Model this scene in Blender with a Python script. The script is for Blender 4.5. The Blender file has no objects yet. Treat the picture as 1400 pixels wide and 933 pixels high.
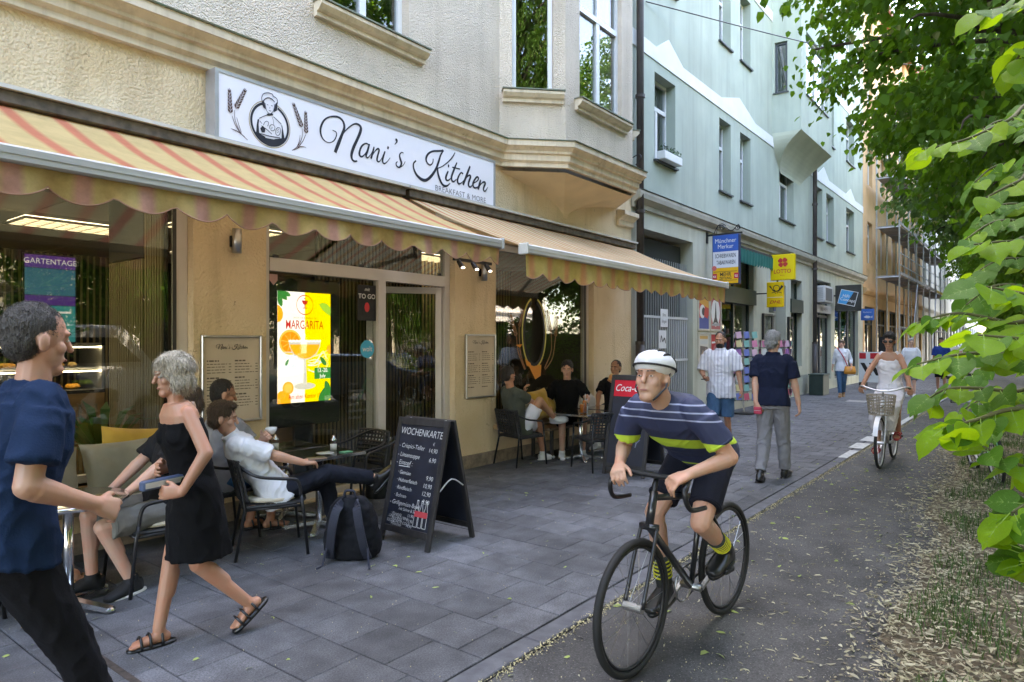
import bpy, bmesh, math, random
import numpy as np
from mathutils import Vector, Matrix, noise
R = math.radians
SC = bpy.context.scene
COL = SC.collection
random.seed(7)
rng = np.random.default_rng(7)

# ------------------------------------------------------------------ camera
cam_d = bpy.data.cameras.new('camera')
cam_d.sensor_width = 36.0
cam_d.lens = 23.8
cam_d.shift_y = 0.0018
cam_d.clip_start = 0.05
cam_d.clip_end = 2000
cam = bpy.data.objects.new('camera', cam_d)
COL.objects.link(cam)
cam.location = (0, 0, 1.63)
cam.rotation_euler = (R(90), 0, R(-52.12))
SC.camera = cam

# ------------------------------------------------------------------ sky and sun
SUN_EL, SUN_AZ = 60.0, 62.0        # azimuth: degrees from +X towards +Y; the sun stands behind the café's house
world = bpy.data.worlds.new('World'); SC.world = world
world.use_nodes = True
_n = world.node_tree.nodes; _n.clear()
_o = _n.new('ShaderNodeOutputWorld'); _b = _n.new('ShaderNodeBackground'); _s = _n.new('ShaderNodeTexSky')
_s.sky_type = 'NISHITA'; _s.sun_disc = False
_s.sun_elevation = R(SUN_EL); _s.sun_rotation = R(90 - SUN_AZ)
_s.altitude = 500; _s.air_density = 1.0; _s.dust_density = 2.2; _s.ozone_density = 1.0
_b.inputs[1].default_value = 0.15
world.node_tree.links.new(_s.outputs[0], _b.inputs[0]); world.node_tree.links.new(_b.outputs[0], _o.inputs[0])
sun_d = bpy.data.lights.new('sun', 'SUN'); sun_d.energy = 2.4; sun_d.angle = R(0.53); sun_d.color = (1, .94, .85)
sun = bpy.data.objects.new('sun', sun_d); COL.objects.link(sun)
_v = Vector((math.cos(R(SUN_EL))*math.cos(R(SUN_AZ)), math.cos(R(SUN_EL))*math.sin(R(SUN_AZ)), math.sin(R(SUN_EL))))
sun.rotation_euler = _v.to_track_quat('Z', 'Y').to_euler()
sun.location = _v*60
SC.view_settings.view_transform = 'Standard'
SC.view_settings.look = 'None'
SC.view_settings.exposure = 4.15
SC.view_settings.gamma = 1.0
SC.view_settings.use_white_balance = True
SC.view_settings.white_balance_temperature = 8000
SC.view_settings.white_balance_tint = 15
SC.render.engine = 'CYCLES'
SC.cycles.use_denoising = True
SC.cycles.max_bounces = 8
SC.cycles.transparent_max_bounces = 16
SC.cycles.caustics_reflective = False
SC.cycles.caustics_refractive = False
SC.cycles.sample_clamp_indirect = 6.0

# ------------------------------------------------------------------ materials
MATS = {}
def mat(name, col, rough=.6, metal=0.0, var=0.0, vscale=8.0, bump=0.0, bscale=60.0, spec=.5, col2=None, stretch=None,
        emit=None, estr=0.0, trans=None, coat=0.0, island=0.0, sheen=0.0, bdist=.01):
    """one procedural surface: base colour with noise variation, fine relief"""
    if name in MATS: return MATS[name]
    m = bpy.data.materials.new(name); m.use_nodes = True; MATS[name] = m
    nt = m.node_tree; b = nt.nodes['Principled BSDF']; out = nt.nodes['Material Output']
    b.inputs['Roughness'].default_value = rough; b.inputs['Metallic'].default_value = metal
    b.inputs['Specular IOR Level'].default_value = spec
    b.inputs['Base Color'].default_value = (*col, 1)
    if coat: b.inputs['Coat Weight'].default_value = coat
    if sheen: b.inputs['Sheen Weight'].default_value = sheen
    vec = None
    if var or bump or col2 or stretch:
        tc = nt.nodes.new('ShaderNodeTexCoord'); mp = nt.nodes.new('ShaderNodeMapping')
        nt.links.new(tc.outputs['Object'], mp.inputs[0])
        if stretch: mp.inputs['Scale'].default_value = stretch
        vec = mp.outputs[0]
    if var or col2:
        nz = nt.nodes.new('ShaderNodeTexNoise'); nz.inputs['Scale'].default_value = vscale; nz.inputs['Detail'].default_value = 6
        nt.links.new(vec, nz.inputs['Vector'])
        rp = nt.nodes.new('ShaderNodeValToRGB')
        a, c = rp.color_ramp.elements
        a.position, c.position = .32, .68
        if col2: a.color = (*col, 1); c.color = (*col2, 1)
        else:
            a.color = (*[max(0, x*(1-var)) for x in col], 1); c.color = (*[min(1, x*(1+var)) for x in col], 1)
        nt.links.new(nz.outputs['Fac'], rp.inputs[0]); src = rp.outputs[0]
        nt.links.new(src, b.inputs['Base Color'])
    if island:
        g = nt.nodes.new('ShaderNodeNewGeometry'); hs = nt.nodes.new('ShaderNodeHueSaturation')
        mr = nt.nodes.new('ShaderNodeMapRange'); mr.inputs[3].default_value = 1-island; mr.inputs[4].default_value = 1+island
        nt.links.new(g.outputs['Random Per Island'], mr.inputs[0]); nt.links.new(mr.outputs[0], hs.inputs['Value'])
        if var or col2: nt.links.new(src, hs.inputs['Color'])
        else: hs.inputs['Color'].default_value = (*col, 1)
        nt.links.new(hs.outputs[0], b.inputs['Base Color'])
    if bump:
        n2 = nt.nodes.new('ShaderNodeTexNoise'); n2.inputs['Scale'].default_value = bscale; n2.inputs['Detail'].default_value = 5
        nt.links.new(vec, n2.inputs['Vector'])
        bp = nt.nodes.new('ShaderNodeBump'); bp.inputs['Strength'].default_value = bump; bp.inputs['Distance'].default_value = bdist
        nt.links.new(n2.outputs['Fac'], bp.inputs['Height']); nt.links.new(bp.outputs[0], b.inputs['Normal'])
    if emit is not None:
        b.inputs['Emission Color'].default_value = (*emit, 1); b.inputs['Emission Strength'].default_value = estr
    if trans is not None:      # thin leaf or cloth that lets light through
        tr = nt.nodes.new('ShaderNodeBsdfTranslucent'); tr.inputs[0].default_value = (*trans[0], 1)
        mx = nt.nodes.new('ShaderNodeMixShader'); mx.inputs[0].default_value = trans[1]
        nt.links.new(b.outputs[0], mx.inputs[1]); nt.links.new(tr.outputs[0], mx.inputs[2]); nt.links.new(mx.outputs[0], out.inputs[0])
    return m

def glass_mat(name, tint=(1, 1, 1), ior=1.52):
    m = bpy.data.materials.new(name); m.use_nodes = True; nt = m.node_tree; nt.nodes.clear()
    out = nt.nodes.new('ShaderNodeOutputMaterial'); mx = nt.nodes.new('ShaderNodeMixShader')
    tr = nt.nodes.new('ShaderNodeBsdfTransparent'); tr.inputs[0].default_value = (*tint, 1)
    gl = nt.nodes.new('ShaderNodeBsdfGlossy'); gl.inputs['Roughness'].default_value = 0.0
    fr = nt.nodes.new('ShaderNodeFresnel'); ge = nt.nodes.new('ShaderNodeNewGeometry'); mr = nt.nodes.new('ShaderNodeMapRange')
    mr.inputs[3].default_value = ior; mr.inputs[4].default_value = 1/ior
    nt.links.new(ge.outputs['Backfacing'], mr.inputs[0]); nt.links.new(mr.outputs[0], fr.inputs[0])
    nt.links.new(fr.outputs[0], mx.inputs[0]); nt.links.new(tr.outputs[0], mx.inputs[1]); nt.links.new(gl.outputs[0], mx.inputs[2])
    nt.links.new(mx.outputs[0], out.inputs[0])
    return m
GLASS = glass_mat('shop_glass', (.86, .9, .88), 1.75)
WGLASS = glass_mat('window_glass', (.8, .84, .84), 2.0)
CLEAR = glass_mat('clear_glass', (.93, .95, .95), 1.5)

def flat(name, col, rough=.5, **k): return mat(name, col, rough, **k)
BLACK = mat('black_paint', (.012, .012, .014), .4)
MATTE_BLACK = mat('matte_black', (.015, .015, .016), .7, var=.3, vscale=20)
WHITE = mat('white_paint', (.75, .75, .74), .4, var=.04, vscale=5)
FRAMEW = mat('door_frame_grey_white', (.60, .56, .52), .4, var=.06, vscale=3)
CHROME = mat('chrome', (.75, .75, .76), .18, 1.0)
STEEL = mat('brushed_steel', (.5, .5, .5), .35, 1.0, var=.1)
ALU = mat('aluminium', (.55, .55, .55), .4, .8, var=.08, vscale=4)
def skin_mat(name, c):
    m = mat(name, c, .48, col2=(c[0]*1.12, c[1]*.90, c[2]*.84), vscale=11, bump=.12, bscale=260, bdist=.002)
    b = m.node_tree.nodes['Principled BSDF']; b.inputs['Subsurface Weight'].default_value = .15; b.inputs['Subsurface Radius'].default_value = (.012, .005, .003); b.inputs['Subsurface Scale'].default_value = 1.0
    return m
SKIN = skin_mat('skin', (.50, .30, .21)); SKIN2 = skin_mat('skin_tanned', (.42, .225, .14)); SKIN3 = skin_mat('skin_pale', (.58, .37, .285))

# ------------------------------------------------------------------ mesh helpers
def basis(d):
    d = Vector(d).normalized()
    u = d.cross(Vector((0, 0, 1)))
    if u.length < 1e-3: u = d.cross(Vector((1, 0, 0)))
    u.normalize(); return u, d.cross(u).normalized()

class MB:
    """collects vertices and faces; build() links them as ONE mesh object"""
    def __init__(s): s.v = []; s.f = []; s.mi = []; s.cur = 0
    def add(s, vs, fs):
        o = len(s.v); s.v += [tuple(p) for p in vs]; s.f += [tuple(i+o for i in f) for f in fs]; s.mi += [s.cur]*len(fs); return s
    def box(s, x0, y0, z0, x1, y1, z1, m=None):
        vs = [Vector(p) for p in ((x0,y0,z0),(x1,y0,z0),(x1,y1,z0),(x0,y1,z0),(x0,y0,z1),(x1,y0,z1),(x1,y1,z1),(x0,y1,z1))]
        if m is not None: vs = [m @ p for p in vs]
        return s.add(vs, [(3,2,1,0),(4,5,6,7),(0,1,5,4),(1,2,6,5),(2,3,7,6),(3,0,4,7)])
    def bbox(s, x0, y0, z0, x1, y1, z1, b=.004, m=None):
        """box with chamfered vertical and horizontal edges (two stacked insets)"""
        rings = []
        for (dz, ins) in ((0, b), (b, 0), (z1-z0-b, 0), (z1-z0, b)):
            z = z0+dz; c = b
            a0, a1, c0, c1 = x0+ins, x1-ins, y0+ins, y1-ins
            rings.append([(a0+c,c0,z),(a1-c,c0,z),(a1,c0+c,z),(a1,c1-c,z),(a1-c,c1,z),(a0+c,c1,z),(a0,c1-c,z),(a0,c0+c,z)])
        vs = [Vector(p) for r in rings for p in r]
        if m is not None: vs = [m @ p for p in vs]
        fs = [tuple(range(7, -1, -1)), tuple(range(24, 32))]
        for k in range(3):
            for i in range(8):
                j = (i+1) % 8; fs.append((k*8+i, k*8+j, k*8+8+j, k*8+8+i))
        return s.add(vs, fs)
    def tube(s, pts, r, n=8, cap=True, closed=False):
        pts = [Vector(p) for p in pts]; m = len(pts); rr = r if isinstance(r, (list, tuple)) else [r]*m
        vs = []; u = None
        for i, p in enumerate(pts):
            if closed: t = pts[(i+1) % m]-pts[i-1]
            else: t = pts[min(i+1, m-1)]-pts[max(i-1, 0)]
            if t.length < 1e-9: t = Vector((0, 0, 1))
            t.normalize()
            if u is None: u = basis(t)[0]
            u = u-t*u.dot(t)
            if u.length < 1e-6: u = basis(t)[0]
            u.normalize(); w = t.cross(u)
            for k in range(n):
                a = 2*math.pi*k/n; vs.append(p+(u*math.cos(a)+w*math.sin(a))*rr[i])
        fs = []
        for i in range(m if closed else m-1):
            j = (i+1) % m
            for k in range(n):
                l = (k+1) % n; fs.append((i*n+k, i*n+l, j*n+l, j*n+k))
        if cap and not closed: fs += [tuple(range(n-1, -1, -1)), tuple((m-1)*n+k for k in range(n))]
        return s.add(vs, fs)
    def bar(s, a, b, w, h, up=(0, 0, 1)):
        a, b = Vector(a), Vector(b); d = (b-a).normalized(); sd = d.cross(Vector(up))
        if sd.length < 1e-4: sd = d.cross(Vector((1, 0, 0)))
        sd.normalize(); up2 = sd.cross(d)
        vs = [p+sd*x+up2*y for p in (a, b) for x, y in ((-w/2,-h/2),(w/2,-h/2),(w/2,h/2),(-w/2,h/2))]
        return s.add(vs, [(3,2,1,0),(4,5,6,7),(0,1,5,4),(1,2,6,5),(2,3,7,6),(3,0,4,7)])
    def lathe(s, prof, n=20, c=(0, 0, 0), m=None):
        vs = []; c = Vector(c)
        for (r, z) in prof:
            for k in range(n):
                a = 2*math.pi*k/n; p = c+Vector((r*math.cos(a), r*math.sin(a), z)); vs.append(m @ p if m is not None else p)
        fs = []
        for i in range(len(prof)-1):
            for k in range(n):
                l = (k+1) % n; fs.append((i*n+k, i*n+l, (i+1)*n+l, (i+1)*n+k))
        if prof[0][0] > 1e-6: fs.append(tuple(range(n-1, -1, -1)))
        if prof[-1][0] > 1e-6: fs.append(tuple((len(prof)-1)*n+k for k in range(n)))
        return s.add(vs, fs)
    def prism(s, poly, axis, a, b, m=None):
        """polygon extruded along axis: 'y' poly in (x,z), 'x' poly in (y,z), 'z' poly in (x,y)"""
        def P(p, t):
            q = Vector({'y': (p[0], t, p[1]), 'x': (t, p[0], p[1]), 'z': (p[0], p[1], t)}[axis]); return m @ q if m is not None else q
        n = len(poly); vs = [P(p, a) for p in poly]+[P(p, b) for p in poly]
        return s.add(vs, [tuple(range(n)), tuple(range(2*n-1, n-1, -1))]+[(i, i+n, (i+1) % n+n, (i+1) % n) for i in range(n)])
    def ell(s, c, r, n=12, k=8, m=None):
        vs = []; c = Vector(c)
        for i in range(k+1):
            t = math.pi*i/k
            for j in range(n):
                a = 2*math.pi*j/n; q = Vector((r[0]*math.sin(t)*math.cos(a), r[1]*math.sin(t)*math.sin(a), -r[2]*math.cos(t)))
                if m is not None: q = m.to_3x3() @ q
                vs.append(c+q)
        fs = []
        for i in range(k):
            for j in range(n):
                l = (j+1) % n; fs.append((i*n+j, i*n+l, (i+1)*n+l, (i+1)*n+j))
        return s.add(vs, fs)
    def cone(s, a, b, ra, rb, n=12, flat=None, k=3):
        """capsule with two radii, round ends; flat=(axis, factor) squeezes it"""
        a, b = Vector(a), Vector(b); d = b-a; L = d.length
        if L < 1e-6: return s.ell(a, (ra, ra, ra), n, 6)
        d /= L; u, w = basis(d); rows = []
        for i in range(k+1):
            t = math.pi/2*(1-i/k); rows.append((a-d*ra*math.sin(t), ra*math.cos(t)))
        for i in range(k+1):
            t = math.pi/2*i/k; rows.append((b+d*rb*math.sin(t), rb*math.cos(t)))
        vs = []
        for p, r in rows:
            r = max(r, 1e-4)
            for j in range(n):
                an = 2*math.pi*j/n; vs.append(p+(u*math.cos(an)+w*math.sin(an))*r)
        fs = [tuple(range(n-1, -1, -1))]
        for i in range(len(rows)-1):
            for j in range(n):
                l = (j+1) % n; fs.append((i*n+j, i*n+l, (i+1)*n+l, (i+1)*n+j))
        fs.append(tuple((len(rows)-1)*n+j for j in range(n)))
        return s.add(vs, fs)
    def cyl(s, a, b, ra, rb=None, n=14):
        return s.tube([a, b], [ra, rb if rb is not None else ra], n)
    def loft(s, rings, n=18):
        """rings: (centre, axis_u, axis_v, ru, rv, power): closed superellipse sections"""
        vs = []
        for c, u, v, ru, rv in rings:
            for j in range(n):
                a = 2*math.pi*j/n; ca, sa = math.cos(a), math.sin(a)
                e = .82
                vs.append(Vector(c)+Vector(u)*(ru*math.copysign(abs(ca)**e, ca))+Vector(v)*(rv*math.copysign(abs(sa)**e, sa)))
        fs = [tuple(range(n-1, -1, -1)), tuple((len(rings)-1)*n+j for j in range(n))]
        for i in range(len(rings)-1):
            for j in range(n):
                l = (j+1) % n; fs.append((i*n+j, i*n+l, (i+1)*n+l, (i+1)*n+j))
        return s.add(vs, fs)
    def stroke(s, pts, frame, z=0.0, scale=1.0, sub=5):
        """calligraphic ribbon: pts (x,y,width), smoothed; frame(x,y,z)->Vector"""
        P = np.array(pts, float); n = len(P); out = []
        if n == 2: sub_ = 1
        else: sub_ = sub
        for i in range(n-1):
            p0, p1, p2, p3 = P[max(i-1, 0)], P[i], P[i+1], P[min(i+2, n-1)]
            for k in range(sub_):
                t = k/sub_
                out.append(.5*((2*p1)+(-p0+p2)*t+(2*p0-5*p1+4*p2-p3)*t*t+(-p0+3*p1-3*p2+p3)*t**3))
        out.append(P[-1]); out = np.array(out)
        tg = np.gradient(out[:, :2], axis=0); ln = np.maximum(np.linalg.norm(tg, axis=1), 1e-9); nr = np.stack([-tg[:, 1]/ln, tg[:, 0]/ln], 1)
        L = out[:, :2]+nr*out[:, 2:3]/2; Rr = out[:, :2]-nr*out[:, 2:3]/2
        vs = []
        for a, b in zip(L, Rr): vs += [frame(a[0], a[1], z), frame(b[0], b[1], z)]
        return s.add(vs, [(2*i, 2*i+1, 2*i+3, 2*i+2) for i in range(len(out)-1)])
    def fill(s, pts, frame, z=0.0):
        return s.add([frame(p[0], p[1], z) for p in pts], [tuple(range(len(pts)))])
    def mesh(s, name, mats, smooth=False):
        me = bpy.data.meshes.new(name); me.from_pydata(s.v, [], s.f)
        for m in (mats if isinstance(mats, (list, tuple)) else [mats]): me.materials.append(m)
        if any(s.mi): me.polygons.foreach_set('material_index', s.mi)
        if smooth: me.polygons.foreach_set('use_smooth', [True]*len(me.polygons))
        me.update(); return me
    def build(s, name, mats, parent=None, smooth=False, **tags):
        o = link(name, s.mesh(name, mats, smooth), parent)
        if tags: tag(o, **tags)
        return o

def link(name, data, parent=None, loc=None, rot=None):
    o = bpy.data.objects.new(name, data); COL.objects.link(o)
    if parent is not None: o.parent = parent
    if loc is not None: o.location = loc
    if rot is not None: o.rotation_euler = rot
    return o
def tag(o, label=None, cat=None, group=None, kind=None):
    if label: o['label'] = label
    if cat: o['category'] = cat
    if group: o['group'] = group
    if kind: o['kind'] = kind
    return o
def thing(name, label, cat, loc=(0, 0, 0), rz=0.0, group=None):
    o = link(name, None, None, loc, (0, 0, rz)); o.empty_display_size = .1
    return tag(o, label, cat, group)
def copy_tree(o, parent=None):
    c = o.copy(); COL.objects.link(c); c.parent = parent
    for ch in list(o.children): copy_tree(ch, c)
    return c
DG = None
def evaluate(o):
    dg = bpy.context.evaluated_depsgraph_get()
    return bpy.data.meshes.new_from_object(o.evaluated_get(dg))
def remesh(mb, name, material, voxel, smooth=4, parent=None, disp=None):
    """melts the collected shapes into one continuous skin"""
    me0 = mb.mesh('tmp', []); o = bpy.data.objects.new('tmp', me0); COL.objects.link(o)
    md = o.modifiers.new('r', 'REMESH'); md.mode = 'VOXEL'; md.voxel_size = voxel
    if smooth:
        sm = o.modifiers.new('s', 'SMOOTH'); sm.factor = .5; sm.iterations = smooth
    me = evaluate(o); bpy.data.objects.remove(o); bpy.data.meshes.remove(me0)
    me.name = name; me.materials.clear(); me.materials.append(material)
    if disp:
        n = len(me.vertices); co = np.empty(n*3); me.vertices.foreach_get('co', co); co = co.reshape(-1, 3)
        no = np.empty(n*3); me.vertices.foreach_get('normal', no); no = no.reshape(-1, 3)
        me.vertices.foreach_set('co', disp(co, no).ravel())
    me.polygons.foreach_set('use_smooth', [True]*len(me.polygons)); me.update()
    return link(name, me, parent)
def text(name, body, size, material, parent=None, m=Matrix(), sx=1.0, shear=0.0, offset=0.0, align='CENTER', space=1.0, extrude=0.0, res=3):
    cu = bpy.data.curves.new('txt', 'FONT'); cu.body = body; cu.size = size; cu.align_x = align; cu.align_y = 'CENTER'
    cu.shear = shear; cu.offset = offset*size; cu.space_character = space; cu.extrude = extrude; cu.resolution_u = res; cu.fill_mode = 'FRONT'
    o = bpy.data.objects.new('txt', cu); COL.objects.link(o); me = evaluate(o)
    bpy.data.objects.remove(o); bpy.data.curves.remove(cu)
    me.transform(m @ Matrix.Diagonal((sx, 1, 1, 1))); me.name = name; me.materials.clear(); me.materials.append(material)
    return link(name, me, parent)
# frames for lettering: a matrix whose local x runs along the writing, y up, z out of the surface
def facing(origin, ux, uy):
    ux, uy = Vector(ux).normalized(), Vector(uy).normalized(); uz = ux.cross(uy); m = Matrix.Identity(4)
    for i in range(3): m[i][0], m[i][1], m[i][2], m[i][3] = ux[i], uy[i], uz[i], origin[i]
    return m
def smoothpath(pts, sub=6, closed=False):
    P = [Vector(p) for p in pts]; n = len(P); out = []
    for i in range(n if closed else n-1):
        p0, p1, p2, p3 = (P[(i-1) % n], P[i], P[(i+1) % n], P[(i+2) % n]) if closed else (P[max(i-1, 0)], P[i], P[i+1], P[min(i+2, n-1)])
        for k in range(sub):
            t = k/sub; out.append(.5*((2*p1)+(-p0+p2)*t+(2*p0-5*p1+4*p2-p3)*t*t+(-p0+3*p1-3*p2+p3)*t**3))
    if not closed: out.append(P[-1])
    return out
# ------------------------------------------------------------------ the ground
W = 5.85                                   # facade line (Y); the street runs along X
ASPH = mat('path_asphalt', (.066, .063, .060), .85, var=.35, vscale=3.0, bump=.5, bscale=260, bdist=.004)
ROADM = mat('road_asphalt', (.075, .073, .07), .85, var=.2, vscale=.8, bump=.3, bscale=120)
SLABM = mat('paving_slab_concrete', (.098, .100, .107), .75, var=.30, vscale=6, bump=.45, bscale=330, bdist=.003)
def slab_variation(m):
    nt = m.node_tree; b = nt.nodes['Principled BSDF']; l = b.inputs['Base Color'].links[0]; src = l.from_socket
    oi = nt.nodes.new('ShaderNodeObjectInfo'); hs = nt.nodes.new('ShaderNodeHueSaturation'); mr = nt.nodes.new('ShaderNodeMapRange')
    mr.inputs[3].default_value = .76; mr.inputs[4].default_value = 1.18
    nt.links.new(oi.outputs['Random'], mr.inputs[0]); nt.links.new(mr.outputs[0], hs.inputs['Value']); nt.links.new(src, hs.inputs['Color'])
    sp = nt.nodes.new('ShaderNodeTexVoronoi'); sp.inputs['Scale'].default_value = 210
    tc = [n for n in nt.nodes if n.type == 'MAPPING'][0]; gp = nt.nodes.new('ShaderNodeNewGeometry'); nt.links.new(gp.outputs['Position'], tc.inputs[0]); nt.links.new(tc.outputs[0], sp.inputs['Vector'])
    rp = nt.nodes.new('ShaderNodeValToRGB'); rp.color_ramp.elements[0].position = .0; rp.color_ramp.elements[1].position = .32
    rp.color_ramp.elements[0].color = (1.9, 1.9, 1.9, 1); rp.color_ramp.elements[1].color = (.92, .92, .92, 1)
    nt.links.new(sp.outputs['Distance'], rp.inputs[0])
    mx = nt.nodes.new('ShaderNodeMix'); mx.data_type = 'RGBA'; mx.blend_type = 'MULTIPLY'; mx.inputs[0].default_value = 1
    nt.links.new(hs.outputs[0], mx.inputs[6]); nt.links.new(rp.outputs[0], mx.inputs[7]); nt.links.new(mx.outputs[2], b.inputs['Base Color'])
slab_variation(SLABM)
def grain(m, scale, lo, hi, dots=None):
    """visible grains: light and dark specks over the base colour"""
    nt = m.node_tree; b = nt.nodes['Principled BSDF']; src = b.inputs['Base Color'].links[0].from_socket
    mp = [n for n in nt.nodes if n.type == 'MAPPING'][0]
    nz = nt.nodes.new('ShaderNodeTexNoise'); nz.inputs['Scale'].default_value = scale; nz.inputs['Detail'].default_value = 3; nz.inputs['Roughness'].default_value = .7; nt.links.new(mp.outputs[0], nz.inputs['Vector'])
    rp = nt.nodes.new('ShaderNodeValToRGB'); rp.color_ramp.elements[0].position = .36; rp.color_ramp.elements[1].position = .66; rp.color_ramp.elements[0].color = (lo, lo, lo, 1); rp.color_ramp.elements[1].color = (hi, hi, hi, 1); nt.links.new(nz.outputs['Fac'], rp.inputs[0])
    mx = nt.nodes.new('ShaderNodeMix'); mx.data_type = 'RGBA'; mx.blend_type = 'MULTIPLY'; mx.inputs[0].default_value = 1; nt.links.new(src, mx.inputs[6]); nt.links.new(rp.outputs[0], mx.inputs[7]); out = mx.outputs[2]
    if dots:
        v = nt.nodes.new('ShaderNodeTexVoronoi'); v.inputs['Scale'].default_value = dots; nt.links.new(mp.outputs[0], v.inputs['Vector']); r2 = nt.nodes.new('ShaderNodeValToRGB'); r2.color_ramp.elements[0].position = .08; r2.color_ramp.elements[1].position = .22
        r2.color_ramp.elements[0].color = (1, 1, 1, 1); r2.color_ramp.elements[1].color = (0, 0, 0, 1); nt.links.new(v.outputs['Distance'], r2.inputs[0]); m2 = nt.nodes.new('ShaderNodeMix'); m2.data_type = 'RGBA'; m2.inputs[7].default_value = (.20, .195, .185, 1); nt.links.new(r2.outputs[0], m2.inputs[0]); nt.links.new(out, m2.inputs[6]); out = m2.outputs[2]
    nt.links.new(out, b.inputs['Base Color'])
grain(SLABM, 110, .62, 1.42); grain(ASPH, 95, .62, 1.4, 55)
SOIL = mat('verge_soil', (.075, .058, .036), .95, col2=(.13, .10, .06), vscale=18, bump=.8, bscale=60)
MORTAR = mat('joint_sand', (.032, .030, .028), .95, var=.3, vscale=30)

MB().box(-120, -200, -.60, 420, 200, -.50).build('ground', SOIL, kind='structure')
MB().box(-60, -11.5, -.5, 400, -2.6, -.11).build('road', ROADM, kind='structure')
# path with a slightly rough edge, verge beyond it
MB().box(-30, .15, -.5, 400, 2.10, -.006).build('cycle_path', ASPH, kind='structure')
verge = MB()
nx, ny = 160, 22
for j in range(ny+1):
    for i in range(nx+1):
        x = -4+i*.2; y = -2.4+j*(3.35/ny)
        e = min(.42+.05*x, 1.05)+.06*math.sin(x*1.7)+.04*math.sin(x*4.3+1)
        z = -.03 if y > e else min(.05, (e-y)*.10)+.018*noise.noise((x*2.1, y*2.1, 0))
        verge.v.append((x, y, z if y > -2.38 else -.05))
for j in range(ny):
    for i in range(nx):
        a = j*(nx+1)+i; verge.f.append((a, a+1, a+nx+2, a+nx+1)); verge.mi.append(0)
verge.build('verge', SOIL, smooth=True, kind='structure')
MB().box(28, -2.4, -.5, 400, .15, .01).build('far_verge', SOIL, kind='structure')
MB().box(-60, -2.6, -.5, 400, -2.42, .02).build('kerb', mat('kerb_stone', (.27, .26, .25), .8, var=.2, vscale=6), kind='structure')
MB().box(-60, -18, -.5, 400, -11.5, .02).build('far_pavement', mat('far_slab', (.2, .2, .2), .8, var=.15, vscale=2), kind='structure')
# paving: a bed and slabs 35 cm square laid in columns across the pavement, each column shifted half a slab
pav = MB().box(-30, 2.115, -.5, 400, W+.35, -.011).build('pavement', MORTAR, kind='structure')
PITCH = .3535
def slab_mesh(a, b):
    m = MB(); c = .004
    m.add([(-a, -b, -.03), (a, -b, -.03), (a, b, -.03), (-a, b, -.03), (-a, -b, -c), (a, -b, -c), (a, b, -c), (-a, b, -c),
           (-a+c, -b+c, 0), (a-c, -b+c, 0), (a-c, b-c, 0), (-a+c, b-c, 0)],
          [(0,1,5,4),(1,2,6,5),(2,3,7,6),(3,0,4,7),(4,5,9,8),(5,6,10,9),(6,7,11,10),(7,4,8,11),(8,9,10,11)])
    return m.mesh('slab', SLABM)
full = slab_mesh(PITCH/2-.0022, PITCH/2-.0022)
half = slab_mesh(PITCH/2-.0022, PITCH/4-.0022)
spots = []
for i in range(-6, 118):
    x = 1.605+(i+.5)*PITCH
    y = 2.265; 
    if i % 2: spots.append((x, y+PITCH/4-.0, True)); y += PITCH/2
    while y < W+.1:
        spots.append((x, y+PITCH/2, False)); y += PITCH
def inview(x, y):
    d = x*.789+y*.614; r = x*.614-y*.789
    return d > .5 and abs(r/d) < .80 and 1.63/d < .56
vis = sorted([s for s in spots if inview(s[0], s[1])], key=lambda s: s[0]**2+s[1]**2)
near, rest = vis[:300], vis[300:]+[s for s in spots if not inview(s[0], s[1])]
for (x, y, h) in near:
    link('slab', half if h else full, pav, (x, y, rng.normal(0, .0008)), (rng.normal(0, .0012), rng.normal(0, .0012), rng.normal(0, .0016)))
m = MB()
for (x, y, h) in rest:
    a, b, c = PITCH/2-.0022, (PITCH/4 if h else PITCH/2)-.0022, .004; z = rng.normal(0, .0008)
    m.add([(x-a, y-b, z-.02), (x+a, y-b, z-.02), (x+a, y+b, z-.02), (x-a, y+b, z-.02), (x-a+c, y-b+c, z), (x+a-c, y-b+c, z), (x+a-c, y+b-c, z), (x-a+c, y+b-c, z)],
          [(0,1,5,4),(1,2,6,5),(2,3,7,6),(3,0,4,7),(4,5,6,7)])
tag(m.build('slab_field', SLABM, pav), kind='stuff')
# edging stone between pavement and path: each stone a piece
edge_me = MB().bbox(-.495, -.062, -.1, .495, .062, .004, .006).mesh('edging_stone', mat('edging_concrete', (.10, .10, .108), .85, var=.25, vscale=9, bump=.4, bscale=200))
for i in range(46):
    link('edging_stone', edge_me, pav, (-.5+i*1.0, 2.185, rng.normal(0, .0015)), (0, 0, rng.normal(0, .001)))
# white markings on the path's edge
WM = mat('worn_white_marking', (.52, .52, .50), .8, col2=(.34, .34, .33), vscale=14)
mk = MB()
for (a, b, w_) in ((10.4, 11.2, .12), (11.45, 12.1, .2), (12.4, 13.05, .22), (13.35, 14.0, .22), (14.3, 14.9, .2)): MB().box(a, 2.125, .0085, b, 2.125+w_, .0125).build('dash_marking', WM, pav)
MB().box(15.2, 2.14, .0085, 60, 2.25, .0125).build('edge_line', WM, pav)
MB().box(20.5, 3.75, .0, 21.1, 4.25, .006).build('manhole_cover', STEEL, pav)
dr = MB()
dr.box(1.44, 2.30, -.004, 1.475, 4.6, .003)
dr.build('drain_channel', mat('rusty_drain', (.055, .042, .034), .8, var=.4, vscale=30), pav)

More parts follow.
